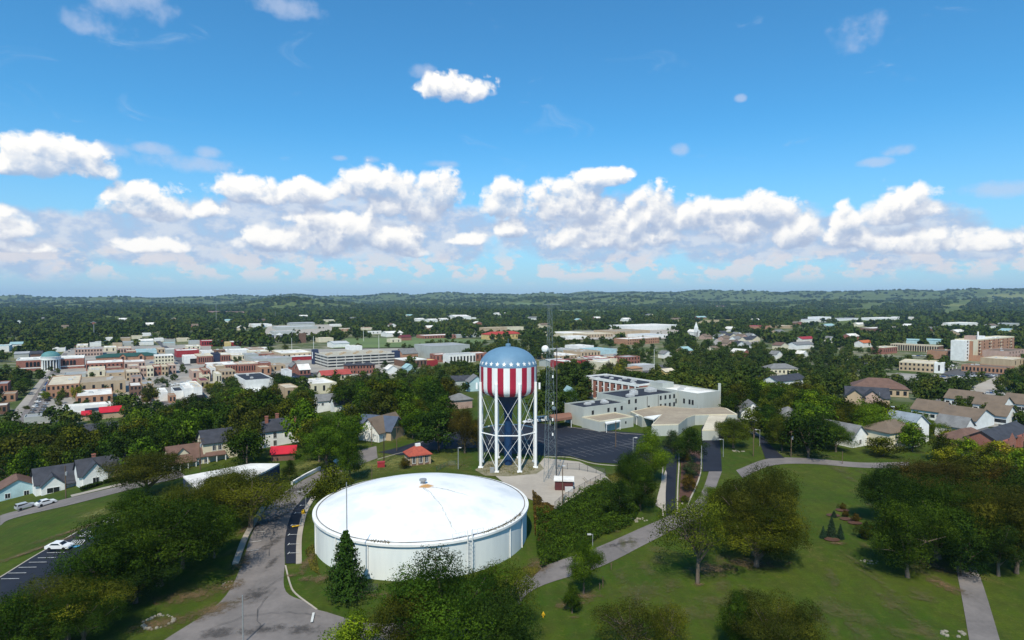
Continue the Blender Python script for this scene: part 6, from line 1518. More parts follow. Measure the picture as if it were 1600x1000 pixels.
# ------------------------------------------------------------------ trees
def quads_mesh(name, C, Nn, S, tint, material, elong=1.0):
    n = len(C); r = np.random.default_rng(len(C) + int(abs(C[0, 0]) * 1e4))
    up = r.normal(size=(n, 3)); a = np.cross(Nn, up); a /= np.linalg.norm(a, axis=1)[:, None] + 1e-9; b = np.cross(Nn, a)
    a = a * S[:, None] * 0.5 * elong; b = b * S[:, None] * 0.5
    V = np.stack([C - a, C - b * .8 + a * .1, C + a, C + b * .8 + a * .1], 1).reshape(-1, 3)
    me = bpy.data.meshes.new(name); me.vertices.add(4 * n); me.vertices.foreach_set('co', V.ravel().astype(np.float32))
    me.loops.add(4 * n); me.loops.foreach_set('vertex_index', np.arange(4 * n, dtype=np.int32))
    me.polygons.add(n); me.polygons.foreach_set('loop_start', np.arange(0, 4 * n, 4, dtype=np.int32)); me.polygons.foreach_set('loop_total', np.full(n, 4, np.int32))
    me.update(); at = me.attributes.new('tint', 'FLOAT', 'FACE'); at.data.foreach_set('value', np.clip(tint, 0, 1).astype(np.float32))
    me.materials.append(material)
    return me
def crown_points(r, n, leaf, kind, zb=0.22, K=46):
    """leaf positions of a crown one unit wide and one unit high: uneven lobes of foliage round a hollow middle"""
    ph = r.uniform(0, 6.28, 6); lob = lambda a: 1 + .17 * np.sin(2 * a + ph[0]) + .13 * np.sin(3 * a + ph[1]) + .09 * np.sin(5 * a + ph[2])
    zc = (1 + zb) / 2; hz = (1 - zb) / 2
    u = r.uniform(-0.85, 1, K); a = r.uniform(0, 6.28, K); q = np.sqrt(1 - u * u); rad = r.uniform(.50, .88, K) * lob(a)
    if kind == 'wide': u = u * .75 + .05; q = np.sqrt(np.clip(1 - (u * .9) ** 2, 0, 1))
    px = .5 * rad * q * np.cos(a); py = .5 * rad * q * np.sin(a)
    pz = zc + hz * .86 * u * r.uniform(.65, 1.05, K) * (1 + .22 * np.sin(a + ph[3]) + .12 * np.sin(2 * a + ph[4]))
    if kind == 'tall': px *= 1 - .5 * np.clip(u, 0, 1); py *= 1 - .5 * np.clip(u, 0, 1)
    rc = r.uniform(.065, .175, K) ; rc[:6] = r.uniform(.15, .2, 6); px[:4] *= .45; py[:4] *= .45
    tc_ = r.uniform(0, 1, K)
    w_ = rc ** 2; idx = r.choice(K, n, p=w_ / w_.sum())
    d = r.normal(size=(n, 3)); d[:, 2] = d[:, 2] * .85 + .25; d /= np.linalg.norm(d, axis=1)[:, None]
    # each lobe is knobbly rather than a ball
    kb = 1 + .28 * np.sin(7 * d[:, 0] + 9 * tc_[idx] * 6) * np.sin(7 * d[:, 1] + 3 * ph[5] + tc_[idx] * 20) + .15 * np.sin(13 * d[:, 2] + tc_[idx] * 40)
    rr_ = rc[idx] * kb * (0.74 + .36 * r.random(n) ** .7)
    C = np.stack([px[idx] + d[:, 0] * rr_, py[idx] + d[:, 1] * rr_, pz[idx] + d[:, 2] * rr_ * (.85 if kind != 'wide' else .75)], 1)
    k = n // 9; e = r.normal(size=(k, 3)); e /= np.linalg.norm(e, axis=1)[:, None]; C[:k] = e * (r.random((k, 1)) ** .4) * [.33, .33, hz * .62] + [0, 0, zc]
    C[:, 2] = np.clip(C[:, 2], zb * .5, None); C[:, 2] *= 1 / max(1.0, np.percentile(C[:, 2], 99.7))
    Nn = d + r.normal(size=(n, 3)) * .38; Nn /= np.linalg.norm(Nn, axis=1)[:, None]
    S = leaf * r.uniform(.55, 1.4, n)
    tint = .64 * tc_[idx] + .36 * r.random(n)
    return C, Nn, S, tint, np.stack([px, py, pz], 1)
def trunk_mesh(name, tips, r, zb, rad=.028, limbs=9, seg=8):
    m = MB(); top = .55
    m.tube([(0, 0, -.04), (0, 0, .03), (.01, 0, zb), (-.01, .01, top)], [rad * 1.5, rad, rad * .8, rad * .35], seg)
    o = np.argsort(r.random(len(tips)))[:limbs]
    for i in o:
        t = tips[i]; z0 = zb + (top - zb) * r.uniform(-.15, .6); b0 = Vector((0, 0, max(.1, z0))); e = Vector(t); md = b0.lerp(e, .5) + Vector((0, 0, .035))
        m.tube([b0, md, e], [rad * .5, rad * .33, rad * .1], 6, caps=False)
        if seg > 6:
            for _ in range(2):
                j = tips[r.integers(len(tips))]; e2 = md.lerp(Vector(j), .45); m.tube([md, e2], [rad * .22, rad * .06], 4, caps=False)
    me = bpy.data.meshes.new(name); me.from_pydata(m.v, [], m.f); me.materials.append(BARK); me.shade_smooth(); me.update()
    return me
def proto(seed, n, leaf, kind, zb, limbs=9, K=46):
    r = np.random.default_rng(seed); C, Nn, S, t, tips = crown_points(r, n, leaf, kind, zb, K)
    return quads_mesh('crown', C, Nn, S, t, LEAF), trunk_mesh('trunk', tips, r, zb, limbs=limbs, seg=8 if n > 5000 else 5)
HERO = {'round': [proto(11 + k, 40000, .0140, 'round', .08 + .03 * k, 9, 44) for k in range(4)],
        'wide': [proto(31 + k, 52000, .0118, 'wide', .13, 11, 50) for k in range(4)],
        'tall': [proto(51 + k, 20000, .0195, 'tall', .08) for k in range(2)],
        'airy': [proto(71 + k, 16000, .0140, 'wide', .22, 16, 64) for k in range(3)],
        'bare': [proto(81, 13000, .0155, 'wide', .26, 26, 60)],
        'bush': [proto(91 + k, 12000, .026, 'round', .02, 4) for k in range(2)]}
MID = {'round': [proto(111 + k, 3600, .044, 'round', .05 + .02 * (k % 3), 5) for k in range(6)],
       'tall': [proto(131 + k, 2800, .05, 'tall', .05, 4) for k in range(3)], 'wide': [proto(141 + k, 3600, .042, 'wide', .10, 5) for k in range(3)]}
def conifer_proto(seed, n, tiers, leaf, droop=.25, base=.10):
    r = np.random.default_rng(seed); C, Nn, S, t = [], [], [], []; m = MB()
    m.tube([(0, 0, -.03), (0, 0, .5), (0, 0, .98)], [.022, .015, .003], 7)
    for k in range(tiers):
        f = k / (tiers - 1); z = base + (1 - base) * f * .96; L = .5 * (1 - f) ** .85 * r.uniform(.85, 1.1) + .03; nb = max(5, int(11 * (1 - f) + 4)); a0 = r.uniform(0, 6.28)
        for b in range(nb):
            a = a0 + 6.28 * b / nb + r.uniform(-.2, .2); l = L * r.uniform(.72, 1.12); e = Vector((l * math.cos(a), l * math.sin(a), z + l * (.28 - droop)))
            if k % 2 == 0: m.tube([(0, 0, z), e], [.006, .0015], 4, caps=False)
            q = max(4, int(n / tiers / nb * (L / .3 + .3))); s = r.random(q) ** .7
            C.append(np.outer(s, np.array(e) - (0, 0, z)) + (0, 0, z) + r.normal(size=(q, 3)) * (.018 + .05 * l) * [1, 1, .45]); tn = r.random()
            nn = r.normal(size=(q, 3)) * .5 + [math.cos(a) * .4, math.sin(a) * .4, .8]; Nn.append(nn / np.linalg.norm(nn, axis=1)[:, None]); S.append(leaf * r.uniform(.6, 1.3, q)); t.append(.5 * tn + .5 * r.random(q))
    me = bpy.data.meshes.new('trunk'); me.from_pydata(m.v, [], m.f); me.materials.append(BARK); me.update()
    return quads_mesh('crown', np.concatenate(C), np.concatenate(Nn), np.concatenate(S), np.concatenate(t), NEEDLE, 1.7), me
PINE = [conifer_proto(5, 9000, 17, .030, .16)]
SPRUCE = [conifer_proto(6, 4000, 16, .045, .32, .03)]
HERO['pine'] = PINE; HERO['spruce'] = SPRUCE
PAL = {'dark': ((.027, .054, .010), 'dark green'), 'deep': ((.020, .041, .011), 'very dark green'), 'green': ((.048, .088, .012), 'green'), 'bright': ((.080, .132, .014), 'bright green'), 'olive': ((.054, .069, .012), 'olive'),
       'yellow': ((.135, .145, .016), 'yellow green'), 'rust': ((.064, .052, .016), 'rusty brown'), 'brown': ((.043, .051, .012), 'brownish green'), 'blue': ((.028, .052, .032), 'bluish green'), 'orange': ((.17, .075, .018), 'orange')}
tr_n = [0]
TREEPX = []
def plant(x, y, wd, h, colour, kind, label, cat='tree', name='tree', group=None, hi=True, rot=None):
    r = random.Random(tr_n[0] * 7 + 1); tr_n[0] += 1
    cm, tm = r.choice((HERO if hi else MID)[kind])
    t = thing(name, label, cat, (x, y, Ts(x, y) - .05), r.uniform(0, 6.28) if rot is None else rot, group)
    t.scale = (wd, wd, h)
    c = bpy.data.objects.new('crown', cm); col.objects.link(c); c.parent = t
    k = PAL[colour][0]; j = r.uniform(.85, 1.18); c.color = (k[0] * j * r.uniform(.9, 1.1), k[1] * j, k[2] * j, 1)
    q = bpy.data.objects.new('trunk', tm); col.objects.link(q); q.parent = t
    return t
def hero(px, py, wpx, top, colour, kind, label, cat='tree', name='tree', wf=1.0):
    x, y = G(px, py); d = depth(x, y, Ts(x, y)); wd = wpx / FPX * d * wf
    h = max(1.0, (py - top) / FPX * d * 1.02 - wd * .12)       # the far half of the crown lifts the outline a little
    TREEPX.append((x, y, wd / 2))
    return plant(x, y, wd, h, colour, kind, label, cat, name)
HT = [
 (700,1040,215,848,'dark','wide','biggest dark spreading tree before the storage tank'),(640,1046,130,900,'brown','round','brownish tree crowding the near side of the biggest dark tree'),
 (782,1004,118,862,'olive','airy','looser olive tree overlapping the edge of the storage tank wall'),(775,1050,150,905,'deep','round','dark low tree under the looser olive tree'),(1362,690,78,622,'bright','round','big bright green tree before the gabled care home'),(1328,684,64,624,'olive','round','olive tree left of the big bright green tree by the lane houses'),(1440,684,58,638,'green','round','green tree before the nearest taupe roofs'),(1285,696,60,640,'dark','round','dark tree in the wood edge right of the utility pole'),(1222,704,54,640,'olive','round','olive tree left of the utility pole on the far side of the lane'),(1306,706,58,652,'green','round','green tree at the lane bend left of the white gabled house'),(1262,704,44,655,'deep','round','deep green tree tight behind the utility pole'),
 (553,1040,98,946,'bright','bush','bright yellow green bushy tree at the lower photo edge'),(541,938,70,820,'dark','pine','dark pine standing alone at the foot of the storage tank'),
 (250,915,190,748,'dark','wide','broad dark tree rising highest beside the low car park'),(172,952,150,808,'dark','round','dark tree leaning over the low car park stalls'),(105,1000,160,884,'olive','wide','olive brown spreading tree at the bottom corner by the stalls'),
 (28,1030,150,905,'dark','round','dark tree cut by the lower corner of the photo'),(285,888,110,780,'deep','round','very dark tree between the car park and the park road'),(392,826,150,722,'olive','airy','thin crowned tree with leaning trunks by the pale roadside wall'),
 (230,772,112,690,'brown','wide','brownish tree between the white cottages and the car park trees'),(350,802,76,722,'olive','wide','olive tree hiding the middle of the broad white flat roof'),(350,818,120,724,'olive','wide','airy tree in front of the broad white flat roof'),(212,942,120,852,'deep','round','deep green tree nearest the park road bend'),(132,1008,120,905,'dark','wide','dark spreading tree left of the stone ring'),
 (335,872,70,785,'dark','round','dark tree tight against the pale roadside wall'),(290,850,90,740,'olive','wide','olive tree behind the broadest tree of the low car park'),(205,850,90,752,'dark','round','dark tree behind the low car park'),
 (516,806,84,716,'olive','bush','leafy tree touching the rim of the storage tank'),(547,752,50,664,'green','tall','tall narrow green tree beside the road bend'),(510,736,88,640,'green','round','green tree overhanging the white roadside wall'),(452,752,24,716,'deep','tall','small dark cone shaped tree on the lawn by the red roofed shed'),
 (912,928,64,838,'green','round','tree with orange flecks beside the park road'),(894,958,34,908,'dark','bush','small dark shrub tree on the lawn below the park road'),
 (1090,912,118,756,'olive','bare','sparse half bare tree with pale limbs beside the lane'),(1178,868,120,716,'brown','wide','tall brownish tree at the head of the lawn'),(1215,838,80,722,'brown','round','rusty edged tree leaning over the lawn'),(1140,836,80,742,'olive','round','olive tree behind the sparse half bare tree'),
 (1182,885,150,772,'olive','wide','broad low olive tree with trunk on the lawn'),(1112,800,40,755,'green','round','small green tree by the light drive'),
 (1418,902,120,768,'dark','round','round dark green tree in front of the big group'),(1465,872,170,728,'dark','wide','broad crown in the middle of the big group over the park path'),(1385,820,90,716,'deep','round','deep green tree at the lawn corner of the big group'),(1530,872,140,742,'olive','wide','olive tree beside the pale trunk over the park path'),
 (1440,800,120,700,'rust','wide','rusty topped tree at the back of the big group'),(1500,812,140,705,'brown','wide','brownish tree behind the olive tree of the big group'),(1588,896,120,740,'brown','wide','dark brownish tree at the photo edge beside the path'),(1570,830,120,716,'rust','round','rust brown tree near the photo edge behind the group'),
 (1500,900,80,800,'deep','bush','dark low tree hiding the top of the park path'),(1610,850,110,720,'deep','round','deep green tree cut by the photo edge'),(1560,900,90,790,'deep','round','dark tree right of the park path'),
 (985,1025,110,922,'brown','airy','thin crowned tree on the near lawn below the road'),(1045,1030,80,932,'olive','airy','second thin crowned tree on the near lawn'),(1212,1032,150,912,'brown','wide','dark broad tree at the lower photo edge on the lawn'),(1150,1020,60,915,'dark','round','narrow dark tree beside the broad one at the lower edge'),
 (1018,752,66,664,'bright','round','bright green tree at the corner of the school car park'),(1076,722,52,662,'deep','tall','dark evergreen at the mouth of the school drive'),(1052,715,40,668,'blue','tall','bluish evergreen beside the school drive entrance'),(1146,700,66,647,'olive','round','rounded olive tree on the lawn by the school garage'),
 (1000,798,60,722,'dark','round','dark tree on the bank above the bend'),(968,806,56,744,'deep','bush','dark tangled tree at the corner of the fenced pad'),(985,780,50,700,'dark','round','tree on the bank between the pad and the drive'),
 (726,708,58,632,'rust','round','reddish brown tree just left of the water tower legs'),(668,679,40,640,'dark','round','round clipped dark tree by the far car park'),(745,700,40,650,'green','round','green tree behind the reddish brown tree by the tower'),
 (892,640,30,605,'dark','round','dark tree behind the portico by the mast'),(1080,745,30,716,'blue','bush','rounded blue green shrub on the mulch bed'),(1076,768,28,738,'rust','bush','dark red leaved shrub on the mulch bed'),(1070,722,20,703,'rust','bush','reddish shrub at the top of the mulch bed'),(1070,785,16,772,'olive','bush','low olive shrub at the foot of the mulch bed'),
 (633,732,20,713,'rust','bush','dark reddish shrub at the corner of the pump house'),(1299,839,17,804,'blue','spruce','young blue spruce, largest of three on the lawn'),(1286,841,11,820,'blue','spruce','small young spruce left of the largest one'),(1313,842,13,817,'blue','spruce','small young spruce right of the largest one'),
 (1303,808,10,796,'blue','spruce','tiny spruce behind the three on the lawn'),(1316,796,12,784,'rust','bush','low reddish shrub in the planted bed on the lawn, farthest'),(1321,808,12,796,'rust','bush','low reddish shrub in the planted bed on the lawn, middle'),(1336,815,14,800,'rust','bush','low reddish shrub in the planted bed on the lawn, nearest the trees'),
 (1352,842,26,812,'brown','bush','brown shrub under the edge of the big tree group'),(62,775,0,0,0,0,0)][:-1]
for a in HT: hero(*a, cat='shrub' if 'shrub' in a[6] else 'tree', name='shrub' if 'shrub' in a[6] else ('pine_tree' if a[5] == 'pine' else ('spruce_tree' if a[5] == 'spruce' else 'tree')))
for k, (x, y) in enumerate(((1302,806),(1316,798),(1323,812),(1336,818),(1300,844))):
    gx, gy = G(x, y); m = MB(); n = 14; m.v = [(1.5 * math.cos(i * 6.283 / n), 1.1 * math.sin(i * 6.283 / n), .03 + .004 * k) for i in range(n)]; m.f = [tuple(range(n))]; m.m = [0]; tag(m.build('mulch_ring', MULCH, loc=(gx, gy, 0.16)), kind='structure')
for (a, b, lb) in (((127,768),(159,757),'clipped dark hedge left of the arched stone porch'), ((163,757),(192,748),'clipped dark hedge right of the arched stone porch')):
    p, q = np.array(G(*a)), np.array(G(*b)); t = thing('hedge', lb, 'hedge', (p[0], p[1], Ts(*p)), math.atan2(q[1] - p[1], q[0] - p[0])); L = np.linalg.norm(q - p); r = np.random.default_rng(5); n = 2600
    C = np.stack([r.random(n) * L, r.uniform(-.7, .7, n), 1.3 * r.random(n) ** .5], 1); Nn = r.normal(size=(n, 3)) + [0, -.3, .8]; Nn /= np.linalg.norm(Nn, axis=1)[:, None]
    o = bpy.data.objects.new('foliage', quads_mesh('foliage', C, Nn, .28 * r.uniform(.6, 1.3, n), r.random(n), LEAF)); col.objects.link(o); o.parent = t; o.color = (.02, .04, .012, 1)

# overgrown bank between the tank and the drive: one mass of weeds and brambles
def ground_cover(name, polys, n, colour, hmax, leaf, seed):
    r = np.random.default_rng(seed); P = []
    for pl in polys:
        Q = np.array([G(*p) for p in pl]); lo, hi = Q.min(0), Q.max(0); a = r.uniform(lo, hi, (n * 3, 2))
        P.append(a[inside(a, Q)][:n])
    P = np.concatenate(P); ph = r.uniform(0, 6.28, 6)
    hm = .5 + .25 * np.sin(P[:, 0] * .55 + ph[0]) * np.sin(P[:, 1] * .48 + ph[1]) + .25 * np.sin(P[:, 0] * 1.3 + ph[2]) * np.sin(P[:, 1] * 1.1 + ph[3])
    z = T(P[:, 0], P[:, 1]) + hmax * np.clip(hm, .05, 1) * r.random(len(P)) ** .4
    C = np.stack([P[:, 0], P[:, 1], z], 1); Nn = r.normal(size=C.shape) * .6 + [0, 0, 1]; Nn /= np.linalg.norm(Nn, axis=1)[:, None]
    o = bpy.data.objects.new(name, quads_mesh(name, C, Nn, leaf * r.uniform(.6, 1.4, len(P)), .5 * hm + .5 * r.random(len(P)), LEAF)); col.objects.link(o); o.color = (*colour, 1); o['kind'] = 'stuff'
def inside(p, Q):
    x, y = p[:, 0], p[:, 1]; c = np.zeros(len(p), bool); j = len(Q) - 1
    for i in range(len(Q)):
        xi, yi = Q[i]; xj, yj = Q[j]
        with np.errstate(divide='ignore', invalid='ignore'): c ^= ((yi > y) != (yj > y)) & (x < (xj - xi) * (y - yi) / (yj - yi + 1e-12) + xi)
        j = i
    return c
ground_cover('undergrowth', [[(838,805),(868,797),(905,775),(945,755),(985,760),(1000,800),(985,825),(940,840),(925,850),(900,862),(870,880),(845,892),(838,860)]], 34000, (.034, .066, .012), 2.6, .30, 1)
ground_cover('undergrowth', [[(832,770),(866,796),(842,815),(836,840)], [(850,800),(865,800),(850,850),(840,850)]], 5000, (.075, .055, .022), 1.2, .32, 2)
ground_cover('weeds', [[(832,880),(845,890),(830,905),(815,890)], [(950,742),(985,735),(985,760),(950,750)], [(745,728),(790,722),(840,728),(830,742),(760,742)], [(476,860),(490,850),(500,900),(485,890)]], 2600, (.10, .10, .03), .35, .22, 3)

def rim_litter():
    r = np.random.default_rng(4); a = np.concatenate([np.radians(r.uniform(-109, -97, 160)), np.radians(r.uniform(-52, -18, 420))]); n = len(a)
    q = 21.05 + r.normal(size=n) * .18; C = np.stack([q * np.cos(a), q * np.sin(a), 6.55 + .35 * r.random(n) ** 2], 1); Nn = r.normal(size=(n, 3)) + [0, 0, .5]; Nn /= np.linalg.norm(Nn, axis=1)[:, None]
    o = bpy.data.objects.new('leaf_litter', quads_mesh('leaf_litter', C, Nn, .17 * r.uniform(.5, 1.4, n), r.random(n), LEAF)); col.objects.link(o); o.color = (.10, .085, .06, 1); o.parent = bpy.data.objects['storage_tank']; o['kind'] = 'stuff'
rim_litter()

# ------------------------------------------------------------------ tree belts: single trees, each label by belt, size and colour
CL = [(np.array(c).min(0), np.array(c).max(0), np.array(c)) for c in CLEAR]
def is_clear(x, y):
    p = np.array([[x, y]])
    for lo, hi, Q in CL:
        if lo[0] < x < hi[0] and lo[1] < y < hi[1] and inside(p, Q)[0]: return True
    return False
def hides(x, y, wd, h, frac=.22):
    z = Ts(x, y); d = depth(x, y, z); a, t_ = proj(x, y, z + h); b = proj(x, y, z)[1]; hw = wd * .5 / d * FPX
    for (x0, y0, x1, y1, bd) in BOXES:
        if bd > d + 1:
            ox = min(a + hw, x1) - max(a - hw, x0); oy = min(b, y1) - max(t_, y0)
            if ox > 0 and oy > 0 and ox * oy > frac * min((x1 - x0) * (y1 - y0), 2 * hw * (b - t_)): return True
    return False
SP = []
def near_tree(x, y, rad):
    for (a, b, c) in SP:
        if (a - x) ** 2 + (b - y) ** 2 < (.62 * (rad + c)) ** 2: return True
    return False
for q in TREEPX: SP.append(q)
BELTS = [  # crown centre polygon in photo pixels, wanted number, height range, colours, where, singly or as one mass
 ([(0,676),(60,664),(120,676),(170,668),(235,646),(300,630),(400,618),(428,655),(405,692),(330,694),(250,716),(185,726),(90,728),(0,734)], 84, (11,18), 'dark dark deep olive green brown', 'in the dark wood behind the white cottages', 1),
 ([(372,602),(430,588),(470,600),(540,610),(640,598),(745,588),(748,640),(700,662),(640,668),(560,682),(500,704),(440,696),(425,650)], 70, (10,17), 'dark green green olive brown deep', 'in the wood left of the water tower', 1),
 ([(1140,618),(1200,598),(1270,612),(1320,640),(1390,640),(1450,655),(1440,680),(1340,668),(1330,674),(1240,672),(1200,664),(1150,645)], 50, (9,16), 'dark olive green brown bright deep', 'in the wood between the school and the lane', 1),
 ([(1450,690),(1500,690),(1560,712),(1600,715),(1600,735),(1540,730),(1470,715)], 8, (7,10), 'yellow olive bright', 'among the car parks below the taupe roofs', 1),
 ([(620,578),(680,572),(745,570),(745,594),(640,600)], 22, (9,14), '', '', 0),
 ([(850,590),(895,560),(925,585),(922,625),(890,640),(855,650)], 24, (9,15), '', '', 0),
 ([(925,568),(960,568),(975,582),(1030,590),(1060,596),(1030,602),(960,585)], 12, (8,12), '', '', 0),
 ([(1040,530),(1110,536),(1200,538),(1205,570),(1195,605),(1140,612),(1060,606),(1060,575)], 110, (10,16), '', '', 0),
 ([(1230,556),(1300,543),(1400,560),(1330,572),(1325,602),(1270,602)], 46, (9,14), '', '', 0),
 ([(228,598),(240,580),(270,576),(316,580),(316,594),(270,606),(235,606)], 22, (9,13), '', '', 0),
 ([(0,590),(22,588),(52,604),(50,616),(25,600),(0,606)], 9, (8,12), '', '', 0),
 ([(315,606),(350,600),(372,596),(372,612),(330,618)], 8, (9,13), '', '', 0),
 ([(1560,590),(1600,572),(1600,605),(1560,606)], 7, (9,13), '', '', 0),
 ([(430,560),(520,590),(600,590),(600,600),(480,604),(420,580)], 14, (6,9), '', '', 0), ([(880,540),(1060,560),(1050,580),(960,570),(870,575)], 16, (7,11), '', '', 0)]
MASS = []
for pi, (pl, cnt, hr, cs, where, single) in enumerate(BELTS):
    Q = np.array(pl, float); r = random.Random(100 + pi); cs = cs.split(); got = 0; lo, hi = Q.min(0), Q.max(0)
    for _ in range(cnt * 60):
        if got >= cnt: break
        px, py = r.uniform(lo[0], hi[0]), r.uniform(lo[1], hi[1])
        if not inside(np.array([[px, py]]), Q)[0]: continue
        h = r.uniform(*hr); x, y = G(px, py, h * .6); wd = h * r.uniform(.85, 1.2)
        if is_clear(x, y) or near_tree(x, y, wd / 2) or hides(x, y, wd, h, .34 if single else .55): continue
        SP.append((x, y, wd / 2)); got += 1
        if not single: MASS.append((x, y, wd, h)); continue
        c = r.choice(cs); kd = r.choice(['round', 'round', 'round', 'tall', 'wide']); sz = 'tall' if h > hr[0] + .66 * (hr[1] - hr[0]) else ('low' if h < hr[0] + .33 * (hr[1] - hr[0]) else 'middling')
        plant(x, y, wd, h, c, kd, f'{sz} {PAL[c][1]} tree {where}', group=f'trees {where}', hi=False)
    print('belt', pi, got)
SOLO = [(122,626,20,600,'yellow'),(40,610,24,590,'dark'),(140,612,24,598,'olive'),(70,625,16,610,'bright'),(42,640,12,633,'olive'),(188,645,32,610,'green'),(112,664,28,640,'green'),(148,665,24,640,'dark'),(235,634,30,598,'olive'),(330,612,26,598,'yellow'),(372,612,32,590,'dark'),
        (1280,617,22,592,'yellow'),(1442,628,10,621,'deep'),(1451,633,10,626,'deep'),(1462,634,9,627,'deep'),(1455,623,8,614,'dark'),(1470,624,9,617,'dark'),(448,612,26,588,'green'),(420,552,16,540,'dark'),(446,548,10,538,'olive'),(675,538,6,530,'dark'),(687,538,6,530,'dark'),(697,538,7,530,'dark'),(602,577,14,563,'deep'),(560,546,12,536,'olive'),
        (1430,700,34,668,'deep'),(1485,690,46,668,'yellow'),(1565,725,60,690,'yellow'),(1380,712,60,682,'olive'),(540,634,14,622,'orange'),(565,622,20,600,'orange'),(430,632,26,600,'olive'),(880,614,26,590,'dark'),(918,586,28,562,'dark'),(951,584,14,563,'brown'),(966,586,16,566,'yellow'),(1026,596,22,580,'dark'),(1224,628,14,610,'orange'),(1590,612,34,585,'dark'),(1400,603,20,582,'dark')]
SL = ['yellow tree against the orange corner block','dark tree beside the courthouse street','olive tree at the end of the orange corner block','small bright tree on the street corner planting','round shrub on the traffic island','big green tree before the front shop row','green tree at the end of the blue grey block','dark tree beside the bright red roof','round olive tree in the front shop row','yellow tree at the foot of the stepped white parapet','dark round tree before the white modern block',
      'single yellow green tree on the hospital car park edge','clipped ball shrub before the taupe roofs, farthest left','clipped ball shrub before the taupe roofs, nearest','clipped ball shrub before the taupe roofs, second from the right','pointed shrub behind the clipped balls','clipped ball shrub before the taupe roofs, last on the right','green tree beside the tan windowless block','round tree before the silos','small olive tree before the silos','first of three lollipop trees behind the justice hall','second of three lollipop trees behind the justice hall','third of three lollipop trees behind the justice hall','dark pointed tree beside the brick flats','small tree at the edge of the ball field',
      'dark cypress like tree beside the pale blue roof','yellow green tree left of the red brick twin gables','large yellow green tree before the red brick twin gables','olive tree before the two storey cream house','small orange tree among the central trees','red orange tree before the white hall','olive tree before the wide white hall','dark tree in front of the tin shed by the mast','big round dark tree above the dormitory roof','brown tree behind the dormitory roof','yellow tree behind the dormitory roof, by the kiosk','dark tree below the asphalt lot','orange tinted tree before the apartment house','dark tree at the crowded lot','dark tree beside the medical block']
for (px, py, wp, tp, c), lb in zip(SOLO, SL):
    x, y = G(px, py); d = depth(x, y, Ts(x, y)); sh = 'shrub' in lb
    plant(x, y, wp / FPX * d, (py - tp) / FPX * d, c, 'round' if c != 'deep' or sh else 'tall', lb, 'shrub' if sh else 'tree', 'shrub' if sh else 'tree', hi=False); SP.append((x, y, wp / FPX * d / 2))

# ------------------------------------------------------------------ the far woods: masses nobody could count
def woods(name, X, n_leaf, leaf, seed, contrast=1.0):
    """X rows: x, y, width, height; merged clumps of foliage"""
    r = np.random.default_rng(seed); Cs, Ns, Ss, Ts_ = [], [], [], []
    tmpl = [crown_points(np.random.default_rng(seed + k), n_leaf, leaf, 'round', .05, 14) for k in range(6)]
    z = T(X[:, 0], X[:, 1]); ids = r.integers(0, 6, len(X)); a = r.uniform(0, 6.28, len(X)); tn = r.random(len(X))
    for k in range(6):
        s = np.where(ids == k)[0]; C, Nn, S, t, _ = tmpl[k]; ca, sa = np.cos(a[s])[:, None], np.sin(a[s])[:, None]
        x = (C[:, 0] * ca - C[:, 1] * sa) * X[s, 2:3] + X[s, 0:1]; y = (C[:, 0] * sa + C[:, 1] * ca) * X[s, 2:3] + X[s, 1:2]; zz = C[:, 2] * X[s, 3:4] + z[s][:, None] - .3
        Cs.append(np.stack([x, y, zz], -1).reshape(-1, 3)); nx = Nn[:, 0] * ca - Nn[:, 1] * sa; ny = Nn[:, 0] * sa + Nn[:, 1] * ca
        Ns.append(np.stack([nx, ny, np.broadcast_to(Nn[:, 2], nx.shape)], -1).reshape(-1, 3)); Ss.append((S[None] * X[s, 2:3]).ravel()); Ts_.append((.45 + contrast * (.40 * t[None] + .60 * tn[s][:, None] - .5)).ravel())
    o = bpy.data.objects.new(name, quads_mesh(name, np.concatenate(Cs), np.concatenate(Ns), np.concatenate(Ss), np.concatenate(Ts_), WOODS)); col.objects.link(o); o['kind'] = 'stuff'; o.color = (1, 1, 1, 1)
    return o
WOODS = bpy.data.materials.new('far_foliage'); WOODS.use_nodes = True
_M = NT(WOODS.node_tree); _b = _M.n['Principled BSDF']; _b.inputs['Roughness'].default_value = 1; _b.inputs['Specular IOR Level'].default_value = 0
_a = _M.node('ShaderNodeAttribute', attribute_name='tint'); _r = _M.node('ShaderNodeValToRGB'); _M.l.new(_a.outputs['Fac'], _r.inputs[0]); _M.l.new(_r.outputs[0], _b.inputs['Base Color'])
_e = _r.color_ramp.elements; _e[0].color = (.022, .038, .010, 1); _e[1].color = (.13, .145, .026, 1); _e[0].position = .05; _e[1].position = .97
_q = _e.new(.5); _q.color = (.044, .070, .012, 1); _q = _e.new(.78); _q.color = (.076, .086, .015, 1)
r = np.random.default_rng(77); pts = []
FIELDS = [(lo, hi, Q) for lo, hi, Q in CL]
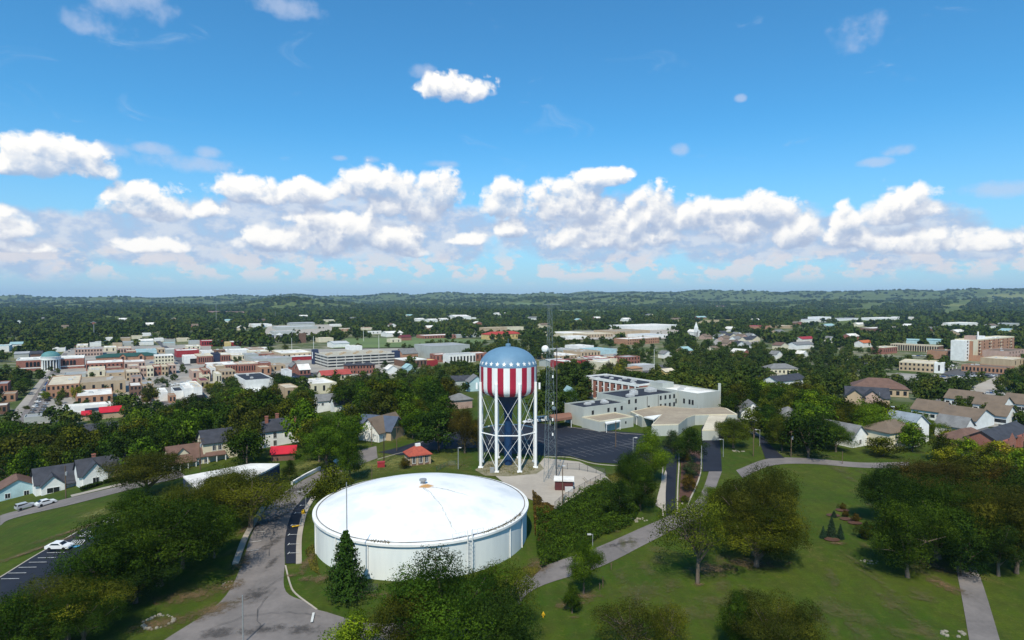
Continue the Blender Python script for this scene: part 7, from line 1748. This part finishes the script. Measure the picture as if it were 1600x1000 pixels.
def scatter(n, d0, d1, hr, wr, az=47, frac=.25, skip=0.0, spacing=.55):
    out = []; grid = {}
    for _ in range(n):
        d = math.exp(r.uniform(math.log(d0), math.log(d1))); a = R(r.uniform(-az, az)); x, y = d * math.sin(a), d * math.cos(a)
        h = r.uniform(*hr); wd = h * r.uniform(*wr) * (1 if d < 1500 else min(2.2, d / 1500))
        g = (int(x // 25), int(y // 25)); ok = True
        if d < 1500:
            for i in (-1, 0, 1):
                for j in (-1, 0, 1):
                    for (a_, b_, c_) in grid.get((g[0] + i, g[1] + j), ()):
                        if (a_ - x) ** 2 + (b_ - y) ** 2 < (spacing * (wd + c_) * .5 * 2 * .55) ** 2: ok = False
        if not ok or is_clear(x, y) or (d < 2600 and hides(x, y, wd, h, frac)) or (d < 800 and near_tree(x, y, wd / 2)): continue
        # woods hold together in patches; yards and lots between them stay open
        pn = math.sin(x * .011 + 1.3) * math.sin(y * .009 + .4) + .6 * math.sin(x * .023 - y * .017) + .4 * math.sin(x * .041 + y * .037 + 2)
        if pn < skip: continue
        grid.setdefault(g, []).append((x, y, wd)); out.append((x, y, wd, h))
    return np.array(out)
_r = random.Random(55); FB = [(np.array(c).min(0), np.array(c).max(0), np.array(c)) for c in FOOT]
for pl, n in (([(60,560),(330,545),(420,560),(420,600),(330,640),(70,640)], 90), ([(870,545),(965,545),(1060,560),(1050,585),(875,575)], 26), ([(1470,665),(1520,612),(1600,612),(1600,665)], 22), ([(400,530),(430,508),(600,505),(600,540),(420,545)], 30), ([(880,532),(1060,515),(1070,530),(900,540)], 22)):
    Q = np.array(pl, float); k = 0
    while k < n:
        q = np.array([[_r.uniform(Q[:, 0].min(), Q[:, 0].max()), _r.uniform(Q[:, 1].min(), Q[:, 1].max())]])
        if not inside(q, Q)[0]: continue
        k += 1; x, y = G(*q[0]); h = _r.uniform(3.5, 7.5); p = np.array([[x, y]])
        if any(lo[0] < x < hi[0] and lo[1] < y < hi[1] and inside(p, c)[0] for lo, hi, c in FB): continue
        MASS.append((x, y, h * _r.uniform(.8, 1.2), h))
woods('belt_woods', np.array(MASS), 1100, .075, 9)
woods('town_woods', scatter(5200, 330, 900, (7, 13), (.9, 1.25), skip=-.2), 420, .12, 3)
woods('outer_woods', scatter(9000, 900, 2100, (9, 16), (.95, 1.4), skip=-.6), 90, .26, 4, .85)
woods('far_woods', scatter(30000, 2100, 9800, (10, 16), (1.0, 1.5), skip=-.15), 34, .42, 5, .62)

# ------------------------------------------------------------------ air
def haze():
    m = MB(); gx, gy = np.meshgrid(np.linspace(-13500, 13500, 300), np.linspace(-1500, 14000, 300)); zz = T(gx, gy); m.box(-14000, -1900, float(zz.min()) - 1.5, 14000, 14400, float(max(zz.max() + 40, CAM_H + 5))); o = m.build('haze', []); o['kind'] = 'stuff'
    hm = bpy.data.materials.new('haze_air'); hm.use_nodes = True; nt = hm.node_tree; nt.nodes.clear()
    v = nt.nodes.new('ShaderNodeVolumePrincipled'); v.inputs['Color'].default_value = (.50, .73, 1.0, 1); v.inputs['Density'].default_value = 4.6e-5; v.inputs['Anisotropy'].default_value = 0.1
    ou = nt.nodes.new('ShaderNodeOutputMaterial'); nt.links.new(v.outputs[0], ou.inputs['Volume'])
    o.data.materials.append(hm)
haze()
